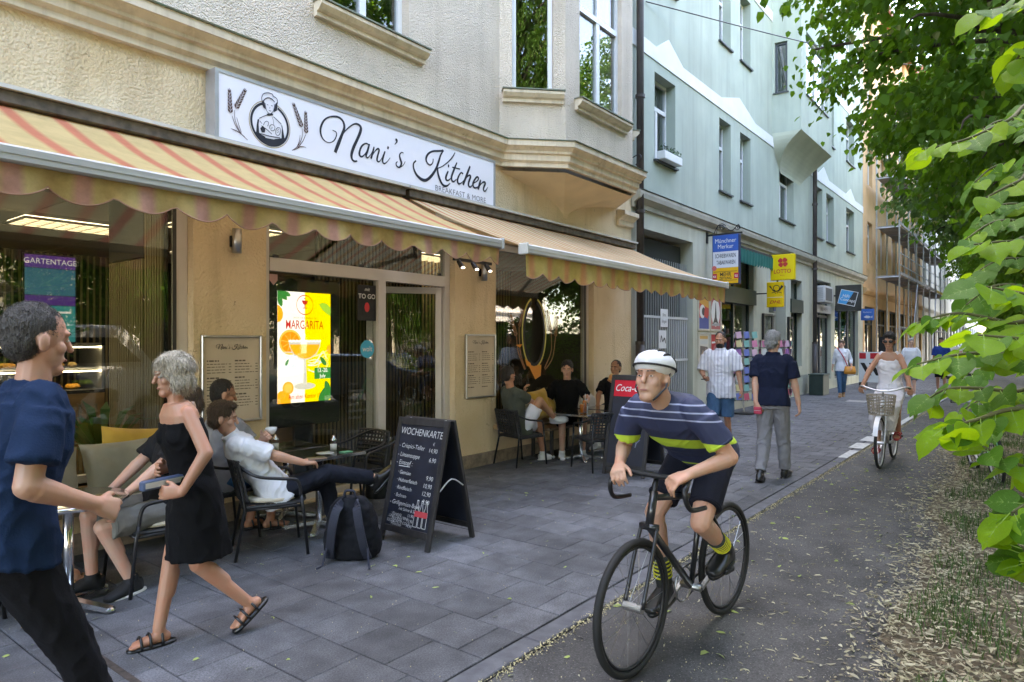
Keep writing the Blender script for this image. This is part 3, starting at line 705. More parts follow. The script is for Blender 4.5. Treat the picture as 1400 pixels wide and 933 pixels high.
NANI = [[(4.331,3.802,0.0071),(4.372,3.794,0.011),(4.381,3.763,0.0124),(4.352,3.703,0.0118),(4.305,3.67,0.0089),(4.253,3.665,0.0107),(4.207,3.693,0.016),(4.185,3.744,0.0213),(4.19,3.802,0.0231),(4.228,3.875,0.0201),(4.288,3.924,0.016),(4.367,3.952,0.0178),(4.429,3.95,0.0213),(4.47,3.916,0.0256),(4.479,3.86,0.0293),(4.447,3.779,0.032),(4.405,3.682,0.0393),(4.363,3.581,0.0356)],[(4.416,3.706,0.0071),(4.465,3.798,0.0107),(4.528,3.872,0.0141),(4.602,3.931,0.0161),(4.658,3.945,0.0242),(4.696,3.922,0.0315),(4.688,3.868,0.0354),(4.649,3.783,0.0329),(4.602,3.691,0.0354),(4.574,3.61,0.0334),(4.58,3.56,0.0249),(4.611,3.544,0.0216),(4.649,3.555,0.0142)],[(4.811,3.756,0.0121),(4.782,3.769,0.0161),(4.744,3.756,0.0177),(4.707,3.722,0.0216),(4.683,3.671,0.0238),(4.679,3.627,0.0256),(4.705,3.612,0.0197),(4.744,3.64,0.0138),(4.782,3.694,0.0118),(4.811,3.761,0.0138)],[(4.815,3.773,0.0177),(4.788,3.695,0.0256),(4.767,3.637,0.0242),(4.788,3.618,0.0157),(4.827,3.658,0.0079),(4.854,3.702,0.006)],[(4.878,3.757,0.0138),(4.866,3.713,0.0236),(4.835,3.619,0.0236)],[(4.842,3.639,0.0086),(4.89,3.71,0.0121),(4.93,3.747,0.0197),(4.95,3.736,0.0216),(4.93,3.673,0.0216),(4.92,3.622,0.0236),(4.946,3.609,0.0157),(4.98,3.645,0.0079),(5.01,3.698,0.0066)],[(5.035,3.743,0.0157),(5.004,3.666,0.0259),(5.0,3.622,0.0236),(5.026,3.605,0.0176),(5.071,3.641,0.0088),(5.109,3.689,0.0059)],[(5.067,3.794,0.0323),(5.088,3.789,0.0323)],[(5.188,3.913,0.028),(5.207,3.905,0.028),(5.205,3.884,0.0173),(5.175,3.85,0.0065)],[(5.308,3.784,0.011),(5.278,3.784,0.011),(5.25,3.751,0.0173),(5.26,3.705,0.0264),(5.278,3.661,0.0259),(5.25,3.612,0.0198),(5.207,3.615,0.0173),(5.197,3.644,0.0154),(5.218,3.669,0.0088)],[(5.25,3.609,0.0108),(5.303,3.643,0.0094),(5.336,3.694,0.0066)],[(5.506,3.74,0.0167),(5.468,3.701,0.0188),(5.468,3.644,0.0235),(5.513,3.58,0.0305),(5.592,3.541,0.0375),(5.673,3.548,0.0352),(5.755,3.61,0.036),(5.827,3.7,0.031),(5.875,3.795,0.0304),(5.911,3.887,0.0232),(5.953,3.951,0.018),(5.936,3.964,0.0129)],[(5.968,3.958,0.0232),(5.875,3.935,0.0232),(5.779,3.909,0.0215),(5.704,3.862,0.0262),(5.669,3.801,0.0286),(5.685,3.755,0.0211),(5.736,3.737,0.018),(5.779,3.775,0.0141),(5.786,3.823,0.0129)],[(6.169,3.982,0.0129),(6.123,3.916,0.018),(6.047,3.84,0.0152),(5.948,3.767,0.0129),(5.863,3.724,0.0119)],[(5.858,3.73,0.0206),(5.87,3.658,0.0309),(5.911,3.581,0.0335),(5.96,3.539,0.0283),(6.022,3.542,0.0228),(6.082,3.586,0.0109)],[(6.047,3.728,0.0203),(6.01,3.655,0.0304),(6.01,3.617,0.0283),(6.047,3.614,0.0203),(6.103,3.656,0.0101)],[(6.042,3.792,0.036),(6.065,3.79,0.0355)],[(6.205,3.867,0.0154),(6.161,3.785,0.0283),(6.11,3.68,0.0304),(6.11,3.631,0.0279),(6.143,3.616,0.0206),(6.194,3.656,0.0109)],[(6.118,3.79,0.0154),(6.262,3.795,0.0154)],[(6.317,3.746,0.0249),(6.277,3.753,0.0191),(6.231,3.694,0.0257),(6.213,3.638,0.0309),(6.238,3.608,0.0245),(6.291,3.632,0.0127),(6.335,3.674,0.0082)],[(6.45,3.871,0.0249),(6.41,3.791,0.0331),(6.317,3.61,0.0331)],[(6.335,3.652,0.011),(6.396,3.726,0.0166),(6.442,3.753,0.0249),(6.458,3.735,0.03),(6.423,3.66,0.0304),(6.423,3.615,0.0276),(6.458,3.609,0.0193),(6.504,3.648,0.0118)],[(6.513,3.664,0.0138),(6.587,3.709,0.0166),(6.614,3.75,0.0236),(6.581,3.758,0.0236),(6.532,3.707,0.0276),(6.504,3.648,0.0325),(6.532,3.614,0.0245),(6.587,3.627,0.0166),(6.634,3.672,0.0083)],[(6.656,3.737,0.0204),(6.642,3.701,0.0325),(6.606,3.604,0.035)],[(6.617,3.633,0.0117),(6.679,3.699,0.0166),(6.727,3.721,0.0263),(6.747,3.706,0.0295),(6.718,3.651,0.0295),(6.713,3.613,0.0249),(6.747,3.607,0.0175),(6.798,3.666,0.0088)]]
EMB_FILL = [[(3.474,3.558),(3.482,3.646),(3.49,3.692),(3.506,3.701),(3.501,3.651),(3.506,3.575),(3.57,3.542),(3.658,3.548),(3.741,3.578),(3.745,3.674),(3.736,3.711),(3.749,3.695),(3.761,3.638),(3.779,3.562),(3.725,3.505),(3.658,3.479),(3.592,3.477),(3.527,3.498)],[(3.533,3.868),(3.549,3.887),(3.565,3.862),(3.576,3.807),(3.549,3.819),(3.536,3.842)],[(3.671,3.882),(3.691,3.907),(3.698,3.87),(3.691,3.828),(3.658,3.804),(3.662,3.84)],[(3.581,3.764),(3.592,3.753),(3.647,3.769),(3.652,3.786),(3.636,3.789),(3.619,3.775),(3.598,3.778)],[(3.517,3.617),(3.543,3.647),(3.57,3.63),(3.565,3.59),(3.533,3.582)]]
EMB_LINES = [[(3.536,3.874,0.006),(3.53,3.901,0.006),(3.549,3.945,0.007),(3.592,3.967,0.008),(3.636,3.97,0.007),(3.652,3.954,0.008),(3.686,3.94,0.007),(3.697,3.914,0.007),(3.691,3.888,0.0069)],[(3.543,3.866,0.0069),(3.565,3.901,0.0091),(3.603,3.924,0.0103),(3.641,3.918,0.0103),(3.667,3.899,0.007)],[(3.57,3.864,0.0046),(3.573,3.825,0.004),(3.587,3.79,0.005),(3.616,3.779,0.0057),(3.647,3.806,0.005),(3.662,3.85,0.0046),(3.662,3.884,0.0046)],[(3.583,3.856,0.0057),(3.599,3.854,0.005)],[(3.627,3.858,0.0057),(3.645,3.857,0.005)],[(3.616,3.842,0.0034),(3.614,3.825,0.0034)],[(3.605,3.805,0.0057),(3.63,3.806,0.0057)],[(3.506,3.706,0.0069),(3.549,3.736,0.006),(3.583,3.755,0.0069)],[(3.652,3.759,0.0069),(3.702,3.732,0.0069),(3.736,3.711,0.008)],[(3.636,3.759,0.004),(3.652,3.719,0.0034),(3.652,3.675,0.0034)],[(3.517,3.568,0.008),(3.614,3.567,0.0091),(3.725,3.577,0.008)],[(3.506,3.561,0.0057),(3.533,3.558,0.005),(3.565,3.546,0.0069),(3.56,3.525,0.005),(3.533,3.516,0.005),(3.517,3.529,0.004)],[(3.669,3.551,0.0057),(3.702,3.559,0.0057),(3.753,3.561,0.0069),(3.725,3.53,0.005),(3.697,3.518,0.005)],[(3.549,3.654,0.006),(3.56,3.681,0.005),(3.581,3.699,0.0057),(3.601,3.691,0.005),(3.592,3.655,0.0057)],[(3.612,3.635,0.005),(3.616,3.666,0.0057),(3.641,3.682,0.0057),(3.667,3.669,0.005),(3.66,3.633,0.0057),(3.63,3.623,0.0057),(3.627,3.644,0.0046),(3.647,3.654,0.004)],[(3.68,3.647,0.0057),(3.702,3.671,0.0057),(3.725,3.664,0.005),(3.722,3.618,0.0057),(3.697,3.592,0.005),(3.678,3.607,0.0057),(3.68,3.647,0.0057)],[(3.527,3.643,0.0057),(3.581,3.623,0.0069),(3.636,3.592,0.006)],[(3.511,3.683,0.0057),(3.533,3.664,0.005)],[(3.691,3.64,0.0046),(3.711,3.653,0.0046)],[(3.691,3.621,0.0046),(3.711,3.633,0.0046)]]
WHEAT = [[(3.241,3.66,0.004),(3.269,3.592,0.006),(3.319,3.529,0.007),(3.391,3.478,0.005)],[(3.264,3.717,0.004),(3.269,3.63,0.005),(3.309,3.546,0.006),(3.34,3.511,0.006)],[(3.284,3.657,0.003),(3.309,3.583,0.005),(3.329,3.532,0.005)],[(3.227,3.542,0.003),(3.279,3.536,0.009),(3.329,3.518,0.007),(3.36,3.501,0.005)],[(3.97,3.73,0.0046),(3.967,3.637,0.0064),(3.92,3.545,0.0069),(3.856,3.487,0.0057)],[(4.009,3.678,0.0051),(3.979,3.609,0.0064),(3.92,3.529,0.0069)],[(3.946,3.658,0.0034),(3.938,3.6,0.0057),(3.914,3.538,0.0057)],[(4.015,3.554,0.0039),(3.956,3.548,0.0091),(3.908,3.516,0.0077),(3.873,3.495,0.0046)]]
EARS = [[(3.224,3.678),(3.214,3.881)],[(3.274,3.734),(3.365,3.925)],[(3.967,3.739),(3.873,3.938)],[(4.015,3.69),(4.009,3.894)]]
# ------------------------------------------------------------------ awnings
def stripes(name, ramp, period, trans, rough=.85, dirt=.18, phase=0.0):
    m = mat(name, (.7, .6, .3), rough, bump=.15, bscale=40); nt = m.node_tree; b = nt.nodes['Principled BSDF']; out = nt.nodes['Material Output']
    mp = [n for n in nt.nodes if n.type == 'MAPPING'][0]
    sx = nt.nodes.new('ShaderNodeSeparateXYZ'); nt.links.new(mp.outputs[0], sx.inputs[0])
    md = nt.nodes.new('ShaderNodeMath'); md.operation = 'MULTIPLY_ADD'; md.inputs[1].default_value = 1/period; md.inputs[2].default_value = phase; nt.links.new(sx.outputs[0], md.inputs[0])
    fr = nt.nodes.new('ShaderNodeMath'); fr.operation = 'FRACT'; nt.links.new(md.outputs[0], fr.inputs[0])
    rp = nt.nodes.new('ShaderNodeValToRGB'); cr = rp.color_ramp
    cr.elements[0].position, cr.elements[0].color = ramp[0][0], (*ramp[0][1], 1); cr.elements[1].position, cr.elements[1].color = ramp[-1][0], (*ramp[-1][1], 1)
    for p, c in ramp[1:-1]: e = cr.elements.new(p); e.color = (*c, 1)
    nt.links.new(fr.outputs[0], rp.inputs[0])
    nz = nt.nodes.new('ShaderNodeTexNoise'); nz.inputs['Scale'].default_value = 5; nz.inputs['Detail'].default_value = 8; nz.inputs['Roughness'].default_value = .7
    nt.links.new(mp.outputs[0], nz.inputs['Vector'])
    r2 = nt.nodes.new('ShaderNodeValToRGB'); r2.color_ramp.elements[0].position = .3; r2.color_ramp.elements[1].position = .62
    r2.color_ramp.elements[0].color = (1-dirt, 1-dirt*1.05, 1-dirt*1.2, 1); r2.color_ramp.elements[1].color = (1, 1, 1, 1); nt.links.new(nz.outputs['Fac'], r2.inputs[0])
    mx = nt.nodes.new('ShaderNodeMix'); mx.data_type = 'RGBA'; mx.blend_type = 'MULTIPLY'; mx.inputs[0].default_value = 1
    nt.links.new(rp.outputs[0], mx.inputs[6]); nt.links.new(r2.outputs[0], mx.inputs[7]); nt.links.new(mx.outputs[2], b.inputs['Base Color'])
    tr = nt.nodes.new('ShaderNodeBsdfTranslucent'); nt.links.new(mx.outputs[2], tr.inputs[0]); ms = nt.nodes.new('ShaderNodeMixShader'); ms.inputs[0].default_value = trans
    nt.links.new(b.outputs[0], ms.inputs[1]); nt.links.new(tr.outputs[0], ms.inputs[2]); nt.links.new(ms.outputs[0], out.inputs[0])
    return m
YEL, RED, PINK, CRM = (.87, .64, .29), (.84, .28, .15), (.72, .40, .30), (.86, .70, .42)
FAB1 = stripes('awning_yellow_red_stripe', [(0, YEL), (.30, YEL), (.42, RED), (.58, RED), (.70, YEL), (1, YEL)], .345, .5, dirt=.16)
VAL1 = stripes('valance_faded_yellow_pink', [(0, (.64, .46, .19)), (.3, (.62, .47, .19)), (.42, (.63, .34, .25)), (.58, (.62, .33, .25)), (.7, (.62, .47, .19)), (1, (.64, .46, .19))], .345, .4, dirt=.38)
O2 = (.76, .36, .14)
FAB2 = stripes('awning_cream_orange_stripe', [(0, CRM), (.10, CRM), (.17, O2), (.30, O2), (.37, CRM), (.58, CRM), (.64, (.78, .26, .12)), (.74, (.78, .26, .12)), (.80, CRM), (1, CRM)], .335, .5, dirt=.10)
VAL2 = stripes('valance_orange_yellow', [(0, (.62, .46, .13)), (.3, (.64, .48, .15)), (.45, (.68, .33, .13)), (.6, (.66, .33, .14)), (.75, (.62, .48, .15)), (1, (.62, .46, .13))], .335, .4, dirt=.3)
BARM = mat('awning_bar_aluminium', (.46, .45, .42), .5, .3, var=.12, vscale=5, stretch=(.3, 8, 8))
BARW = mat('awning_bar_white', (.56, .54, .49), .5, .1, var=.1, vscale=5)
def awning(label, x0, x1, yf, zf, low, period, fab, val, bar, scallop=.07):
    t = thing('awning', label, 'awning', (0, 0, 0))
    yw, zw = W-.10, 3.30
    n = 40; k = 8; m = MB(); vs = []
    for i in range(n+1):
        x = x0+(x1-x0)*i/n
        for j in range(k+1):
            s = j/k; vs.append((x, yw+(yf-yw)*s, zw+(zf-zw)*s-.035*math.sin(math.pi*s)*(1+.25*math.sin(x*3))+.010*noise.noise((x*1.3, s*2.2, 1))+.004*noise.noise((x*5, s*3, 4))))
    f = [(i*(k+1)+j, i*(k+1)+j+1, (i+1)*(k+1)+j+1, (i+1)*(k+1)+j) for i in range(n) for j in range(k)]
    m.add(vs, f); m.build('fabric', fab, t, True)
    b = MB(); b.bbox(x0-.03, yf-.055, zf-.075, x1+.03, yf+.035, zf+.02, .012); b.box(x0-.032, yf-.059, zf-.03, x1+.032, yf-.054, zf-.022); b.build('front_bar', bar, t)
    m = MB(); vs = []; n = int((x1-x0)/.028); ph = .5
    zt = zf-.07
    for i in range(n+1):
        x = x0+(x1-x0)*i/n; u = (x/period) % 1
        c = abs(math.sin(math.pi*u))**.75
        zb = low+scallop*(1-c); wob = .018*math.sin(x*5.3)+.01*math.sin(x*13)
        for j in range(5):
            s = j/4; vs.append((x, yf-.02+wob*s-.012*math.sin(x*21)*s, zt+(zb-zt)*s))
    m.add(vs, [(i*5+j, i*5+j+1, (i+1)*5+j+1, (i+1)*5+j) for i in range(n) for j in range(4)])
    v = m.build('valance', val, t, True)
    hem = MB(); hem.tube([(vs[i*5+4][0], vs[i*5+4][1]-.002, vs[i*5+4][2]) for i in range(0, n+1)], .0045, 5); hem.build('hem', mat('valance_hem', (.42, .22, .14), .8), v, True)
    c = MB(); c.bbox(x0-.02, W-.16, 3.305, x1+.02, W-.002, 3.40, .01); c.build('cassette', mat('brown_cassette', (.10, .08, .06), .7, var=.4, vscale=14), t)
    MB().box(x0-.04, W-.19, 3.404, x1+.04, W-.001, 3.432).build('cover_strip', BARW, t)
    for ax in (x0+.5, x1-.5):
        sgn = 1 if ax < (x0+x1)/2 else -1
        mid = Vector((ax+sgn*.75, (W+yf)/2+.05, (3.2+zf)/2-.03))
        a = MB(); a.bar((ax, W-.05, 3.2), mid, .045, .06); a.bar(mid, (ax+sgn*.1, yf, zf-.05), .04, .05); a.ell(mid, (.05, .05, .045), 10, 6); a.build('folding_arm', BARW, t)
    for ex in (x0-.034, x1+.004): MB().bbox(ex, yf-.07, zf-.085, ex+.03, yf+.05, zf+.03, .008).build('end_cap', bar, t)
    return t
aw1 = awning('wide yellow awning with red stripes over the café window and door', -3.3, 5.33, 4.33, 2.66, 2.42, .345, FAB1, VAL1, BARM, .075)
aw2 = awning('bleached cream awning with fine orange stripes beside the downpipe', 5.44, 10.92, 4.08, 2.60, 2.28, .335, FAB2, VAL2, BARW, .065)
sp = thing('spot_lamp_rail', 'small three-lamp spot rail in the gap between the two awnings', 'lamp', (5.38, 4.75, 2.5))
m = MB(); m.box(-.25, -.015, -.02, .35, .015, .01); m.build('rail', BLACK, sp)
SPOTE = mat('spot_bulb', (1, 1, 1), .3, emit=(1, .92, .8), estr=.5)
for i in range(3):
    x = -.18+i*.22; h = MB().cyl((x, 0, -.02), (x+.01, -.05, -.09), .022, .03, 12).build('lamp_head', BLACK, sp); MB().ell((x+.011, -.054, -.093), (.022, .022, .01), 10, 6).build('bulb', SPOTE, h)

# ------------------------------------------------------------------ sign over the awning
YS = 5.69
sg = thing('shop_sign', 'long white sign with baker emblem and black script lettering on the cream wall', 'sign')
SIGNW = mat('sign_white_acrylic', (.80, .80, .86), .25, var=.02, vscale=2)
m = MB(); m.box(3.115, YS+.004, 3.445, 6.92, W-.001, 4.015); m.build('panel', SIGNW, sg)
fr = MB()
for a in ((3.08, YS-.002, 3.415, 3.115, W, 4.045), (6.92, YS-.002, 3.415, 6.955, W, 4.045), (3.115, YS-.002, 3.415, 6.92, W, 3.445), (3.115, YS-.002, 4.015, 6.92, W, 4.045)): fr.box(*a)
fr.build('frame', mat('sign_frame_aluminium', (.45, .46, .50), .35, .6, var=.08), sg)
INK = mat('ink_navy_black', (.008, .010, .022), .5); BROWN = mat('wheat_brown', (.085, .040, .032), .6); GOLD = mat('emblem_gold', (.36, .27, .13), .5)
def wallframe(y): return lambda x, z, d: Vector((x, y-d, z))
fs = wallframe(YS+.004)
def lettering(name, strokes, material, parent, frame, d=.003, sub=5):
    m = MB()
    for i, s in enumerate(strokes): m.stroke(s, frame, d+.0003*(i % 5), sub=sub)
    return m.build(name, material, parent)
lettering('script_lettering', NANI, INK, sg, fs)
text('subtitle_lettering', 'BREAKFAST & MORE', .098, mat('ink_grey', (.05, .05, .065), .5), sg, facing((6.29, YS+.0015, 3.482), (1, 0, 0), (0, 0, 1)), 1.02, offset=-.012, space=1.05)
m = MB()
for p in EMB_FILL: m.fill(p, fs, .004)
m.build('emblem_figure', INK, sg); lettering('emblem_outline', EMB_LINES, INK, sg, fs, .006)
def ringpts(cx, cz, rx, rz, w, a0=0, a1=360, n=40): return [(cx+rx*math.cos(R(a0+(a1-a0)*i/n)), cz+rz*math.sin(R(a0+(a1-a0)*i/n)), w) for i in range(n+1)]
lettering('emblem_ring', [ringpts(3.62, 3.678, .192, .192, .022, 112, 425)], INK, sg, fs, .002, 2)
lettering('emblem_gold_ring', [ringpts(3.62, 3.678, .213, .213, .007, 112, 430)], GOLD, sg, fs, .002, 2)
for w_ in (WHEAT[:4], WHEAT[4:]): lettering('wheat_stalk', w_, BROWN, sg, fs, .003)
def ear(m, a, b, frame, d=.005, s=1.0):
    a, b = Vector(a), Vector(b); ax = (b-a); L = ax.length; ax /= L; nr = Vector((-ax.y, ax.x)); n = 7
    for i in range(n):
        t = i/n; p = a+ax*L*t
        for sd in (-1, 1):
            tip = p+ax*L*.22+nr*sd*L*.115*(1-.5*t); mid = p+ax*L*.09+nr*sd*L*.115*(1-.4*t); mi = p+ax*L*.12+nr*sd*L*.02
            m.fill([(p.x, p.y), (mid.x, mid.y), (tip.x, tip.y), (mi.x, mi.y)], frame, d)
    e = b+ax*L*.1
    m.stroke([(b.x-ax.x*L*.1, b.y-ax.y*L*.1, .012*s), (e.x, e.y, .002*s)], frame, d)
for a, b in EARS:
    m = MB(); ear(m, a, b, fs); m.build('wheat_ear', BROWN, sg)

# ------------------------------------------------------------------ café interior
interior = thing('cafe_interior', 'café room behind the glass with slatted walls and panel ceiling', 'room')
WOODL = mat('slat_oak', (.22, .165, .085), .6, var=.25, vscale=3, stretch=(8, 8, .5)); FELT = mat('black_felt', (.012, .012, .013), .95)
m = MB(); m.box(-11.7, W+.262, -.02, 10.8, W+6.5, .0); m.build('room_floor', mat('cafe_floor', (.16, .12, .09), .5, var=.2, vscale=2, stretch=(1, 6, 1)), interior)
CEIL = mat('ceiling_panel', (.42, .39, .35), .9, var=.06, vscale=2); m = MB(); m.box(-11.7, W+.262, 3.06, 10.8, W+6.5, 3.1); m.build('room_ceiling', mat('ceiling_grid', (.2, .19, .17), .8), interior)
cp = MB().bbox(-.605, -.605, 3.048, .605, .605, 3.062, .004).mesh('ceiling_panel', CEIL)
LPAN = mat('light_panel', (1, 1, 1), .5, emit=(1, .86, .62), estr=.42); LGRID = mat('louvre_white', (.6, .58, .52), .4)
for i in range(10):
    for j in range(5):
        x, y = -1.7+i*1.23, W+.9+j*1.23
        if (i, j) in ((4, 2), (1, 1), (5, 1), (8, 1), (2, 3), (6, 3), (3, 0)):  # some of these lit panels are added to brighten the room
            q = MB().box(x-.6, y-.3, 3.052, x+.6, y+.3, 3.058).build('light_panel', LPAN, interior)
            g = MB()
            for k in range(9): g.box(x-.6+k*.15-.008, y-.3, 3.02, x-.6+k*.15+.008, y+.3, 3.05)
            for k in range(5): g.box(x-.6, y-.3+k*.15-.008, 3.02, x+.6, y-.3+k*.15+.008, 3.05)
            g.build('louvre', LGRID, q)
        else: link('ceiling_panel', cp, interior, (x, y, 0))
m = MB(); m.box(-11.7, W+6.4, 0, 10.8, W+6.5, 3.06); m.box(10.7, W+.27, 0, 10.8, W+6.4, 3.06); m.build('room_wall', mat('dark_cafe_wall', (.07, .06, .05), .8), interior)
def slatwall(label_name, p, q, z0, z1, pitch=.062, back=.03):
    p, q = Vector(p), Vector(q); L = (q-p).length; M = wall_m((p.x, p.y), (q.x, q.y))
    b = MB().box(0, .021, z0, L, .021+back, z1, M).build('slat_wall', FELT, interior)
    me = MB().box(-.014, 0, z0+.01, .014, .02, z1-.01).mesh('slat', WOODL)
    ang = math.atan2((q-p).y, (q-p).x)
    for i in range(int(L/pitch)):
        o = link('slat', me, b, M @ Vector((.03+i*pitch, 0, 0)), (0, 0, ang))
    return b
slatwall('a', (2.84, W+.66), (2.84, W+.30), 0, 3.04, .05)          # beside the shop window
slatwall('b', (2.84, W+1.43), (2.84, W+.67), 0, 2.42, .05)
slatwall('c', (5.25, W+1.35), (7.1, W+1.35), 0, 3.04, .06)
slatwall('d', (7.1, W+2.4), (10.6, W+2.4), 0, 3.04, .085)
slatwall('e', (3.0, W+5.9), (5.2, W+5.9), 0, 3.0, .09)
m = MB(); m.box(2.845, W+.67, 2.43, 2.99, W+1.43, 3.05); m.build('beam_box', MATTE_BLACK, interior)
# lit pastry counter
CY = W+3.1
dc = thing('pastry_counter', 'glass pastry counter with warm strip lights inside the café window', 'counter', (1.75, CY, 0))
m = MB(); m.box(-2.4, 0, 0, 1.7, .7, 1.03); m.build('base', mat('counter_wood', (.30, .17, .07), .5, var=.25, vscale=2, stretch=(.5, 4, 4)), dc)
me = MB().box(-.016, -.02, .03, .016, 0, .90).mesh('slat', WOODL)
for i in range(48): link('slat', me, dc, (-2.35+i*.084, 0, 0))
m = MB(); m.box(-2.4, 0, 1.03, 1.7, .7, 1.07); m.build('tray_deck', MATTE_BLACK, dc)
MB().box(-2.4, .18, 1.31, 1.7, .68, 1.33).build('shelf', STEEL, dc)
for z in (1.295, 1.585): MB().box(-2.38, .14, z-.012, 1.68, .165, z).build('strip_light', mat('strip_led', (1, 1, 1), .4, emit=(1, .80, .5), estr=2.2), dc)
MB().box(-2.4, .09, 1.60, 1.7, .7, 1.63).build('top', STEEL, dc); MB().box(-2.4, -.004, 1.07, 1.7, .004, 1.60).build('front_glass', CLEAR, dc)
for x in (-2.4, 1.67): MB().box(x, .005, 1.07, x+.03, .7, 1.60).build('end_frame', STEEL, dc)
PAST = [mat('pastry_'+n, c, .6, var=.3, vscale=40, bump=.5, bscale=60) for n, c in (('golden', (.50, .24, .05)), ('brown', (.28, .11, .03)), ('orange', (.60, .28, .04)), ('pale', (.55, .38, .17)))]
pm = []
for k in range(4):
    q = MB(); q.ell((0, 0, .03), (.075, .05, .038), 10, 6); q.ell((.045, .01, .035), (.04, .04, .034), 8, 6); q.ell((-.05, -.005, .032), (.035, .04, .03), 8, 6); pm.append(q.mesh('pastry', PAST[k], True))
for zi, z in enumerate((1.07, 1.33)):
    for i in range(22):
        o = link('pastry', pm[rng.integers(4)], None, (1.75-1.9+i*.16+rng.normal(0, .01), CY+.34+rng.normal(0, .05), z), (0, 0, rng.uniform(0, 6)))
        tag(o, 'baked pastry lying on the lower deck of the glass counter' if zi == 0 else 'baked pastry lying on the upper shelf of the glass counter', 'pastry', 'pastries in the glass counter')
for i in range(8): 
    tag(MB().bbox(.1+i*.40, CY+.10, 1.072, .22+i*.40, CY+.115, 1.14, .003).build('price_card', MATTE_BLACK), 'small black price card standing before the pastries', 'price card', 'price cards in the counter')
def epaint(name, col, k=.36):
    k *= .27
    return mat(name, tuple(.25*v for v in col), .5, emit=col, estr=k)
# screen with blue event notice deeper in the room
sc2 = thing('event_screen', 'blue and purple event screen hanging above the pastry counter', 'screen', (2.80, W+2.85, 0))
MB().bbox(-.26, 0, 1.62, .26, .04, 2.62, .01).build('housing', MATTE_BLACK, sc2)
for i, (a, b, c) in enumerate(((2.46, 2.60, (.16, .06, .40)), (2.16, 2.455, (.05, .22, .34)), (2.05, 2.155, (.13, .05, .35)), (1.64, 2.045, (.03, .36, .40)))):
    MB().box(-.245, -.004, a, .245, -.001, b).build('display_field', epaint('event_%d' % i, c, .11), sc2)
WE = epaint('screen_white', (.9, .9, .9), .14)
text('lettering', 'GARTENTAGE', .085, WE, sc2, facing((0, -.006, 2.53), (1, 0, 0), (0, 0, 1)), .95)
for i in range(5):
    MB().box(-.2, -.0065, 1.70+i*.065, -.2+.3+.1*math.sin(i*2), -.0045, 1.722+i*.065).build('text_line', WE, sc2)
pl = thing('potted_plant', 'leafy green potted plant on the floor inside the café', 'plant', (2.45, W+.55, .35))
MB().lathe([(.11, 0), (.15, .3), (.14, .3), (.12, .26)], 16).build('pot', mat('plant_pot', (.2, .2, .19), .6), pl)
m = MB()
for i in range(46):
    a = rng.uniform(0, 6.28); L = rng.uniform(.35, .85); e = rng.uniform(.5, 1.3); w = rng.uniform(.02, .045)
    p0 = Vector((0, 0, .27)); d = Vector((math.cos(a)*math.cos(e), math.sin(a)*math.cos(e), math.sin(e))); sd = Vector((-math.sin(a), math.cos(a), 0))
    p1 = p0+d*L*.6; p2 = p1+Vector((d.x, d.y, d.z-.7))*L*.4
    m.add([p0, p1-sd*w, p1+sd*w, p2], [(0, 1, 3, 2)])
m.build('foliage', mat('plant_green', (.03, .10, .025), .45, var=.4, vscale=6, trans=((.10, .25, .03), .3)), pl)

# ------------------------------------------------------------------ digital display behind the door glass
ds = thing('advert_display', 'black upright digital display showing a white and yellow cocktail advert', 'display', (0, 6.03, 0))
MB().bbox(3.80, 0, .77, 4.69, .09, 2.30, .012).build('housing', mat('display_black', (.018, .018, .02), .45), ds)
MB().box(4.14, .03, 0, 4.36, .07, .77).build('stand', BLACK, ds); MB().bbox(3.95, -.0, 0, 4.55, .3, .025, .006).build('foot', BLACK, ds)
DX0, DX1, DZ0, DZ1 = 3.915, 4.56, 1.015, 2.155; DW, DHh = DX1-DX0, DZ1-DZ0
fd = lambda x, z, d: Vector((DX0+x*DW, -.001-d, DZ0+z*DHh))     # unit square of the picture
def drect(n, x0, z0, x1, z1, c, d, k=.36): return MB().fill([(x0, z0), (x1, z0), (x1, z1), (x0, z1)], fd, d).build(n, epaint('ad_'+n, c, k), ds)
asp = DW/DHh
def dell(m, cx, cz, rx, d, a0=0, a1=360, n=32, ry=None):
    ry = ry or rx; m.fill([(cx+rx*math.cos(R(a0+(a1-a0)*i/n)), cz+ry*asp*math.sin(R(a0+(a1-a0)*i/n))) for i in range(n+(0 if a1-a0 >= 360 else 1))], fd, d); return m
drect('white_half', 0, 0, .5, 1, (1, 1, .98), .001); drect('yellow_half', .5, 0, 1, 1, (1, .80, 0), .001)
ADRED = epaint('ad_red', (.55, .01, .01)); ADOR = epaint('ad_orange', (1, .38, .01)); ADOR2 = epaint('ad_orange_pale', (1, .58, .10)); ADGR = epaint('ad_green', (.02, .22, .04)); ADLG = epaint('ad_lime', (.32, .60, .05)); ADBK = epaint('ad_black', (.03, .03, .03)); ADGL = epaint('ad_glass', (.62, .62, .58)); ADWH = epaint('ad_white', (1, 1, 1)); ADBL = epaint('ad_splash', (.55, .74, .95))
m = MB(); m.stroke([(.5+.155*math.cos(t*math.pi/20), .885+.155*asp*math.sin(t*math.pi/20), .008) for t in range(41)], fd, .002, sub=1)
m.fill([(.44, .925), (.56, .925), (.535, .895), (.515, .888), (.485, .888), (.465, .895)], fd, .002); m.fill([(.492, .888), (.508, .888), (.508, .86), (.492, .86)], fd, .002); m.fill([(.46, .86), (.54, .86), (.54, .853), (.46, .853)], fd, .002); dell(m, .5, .945, .012, .002)
m.build('emblem', ADRED, ds)
text('headline', 'MARGARITA', .125, ADRED, ds, facing(fd(.5, .70, .003), (1, 0, 0), (0, 0, 1)) @ Matrix.Diagonal((.66, 1.02, 1, 1)), 1.0, offset=.006)
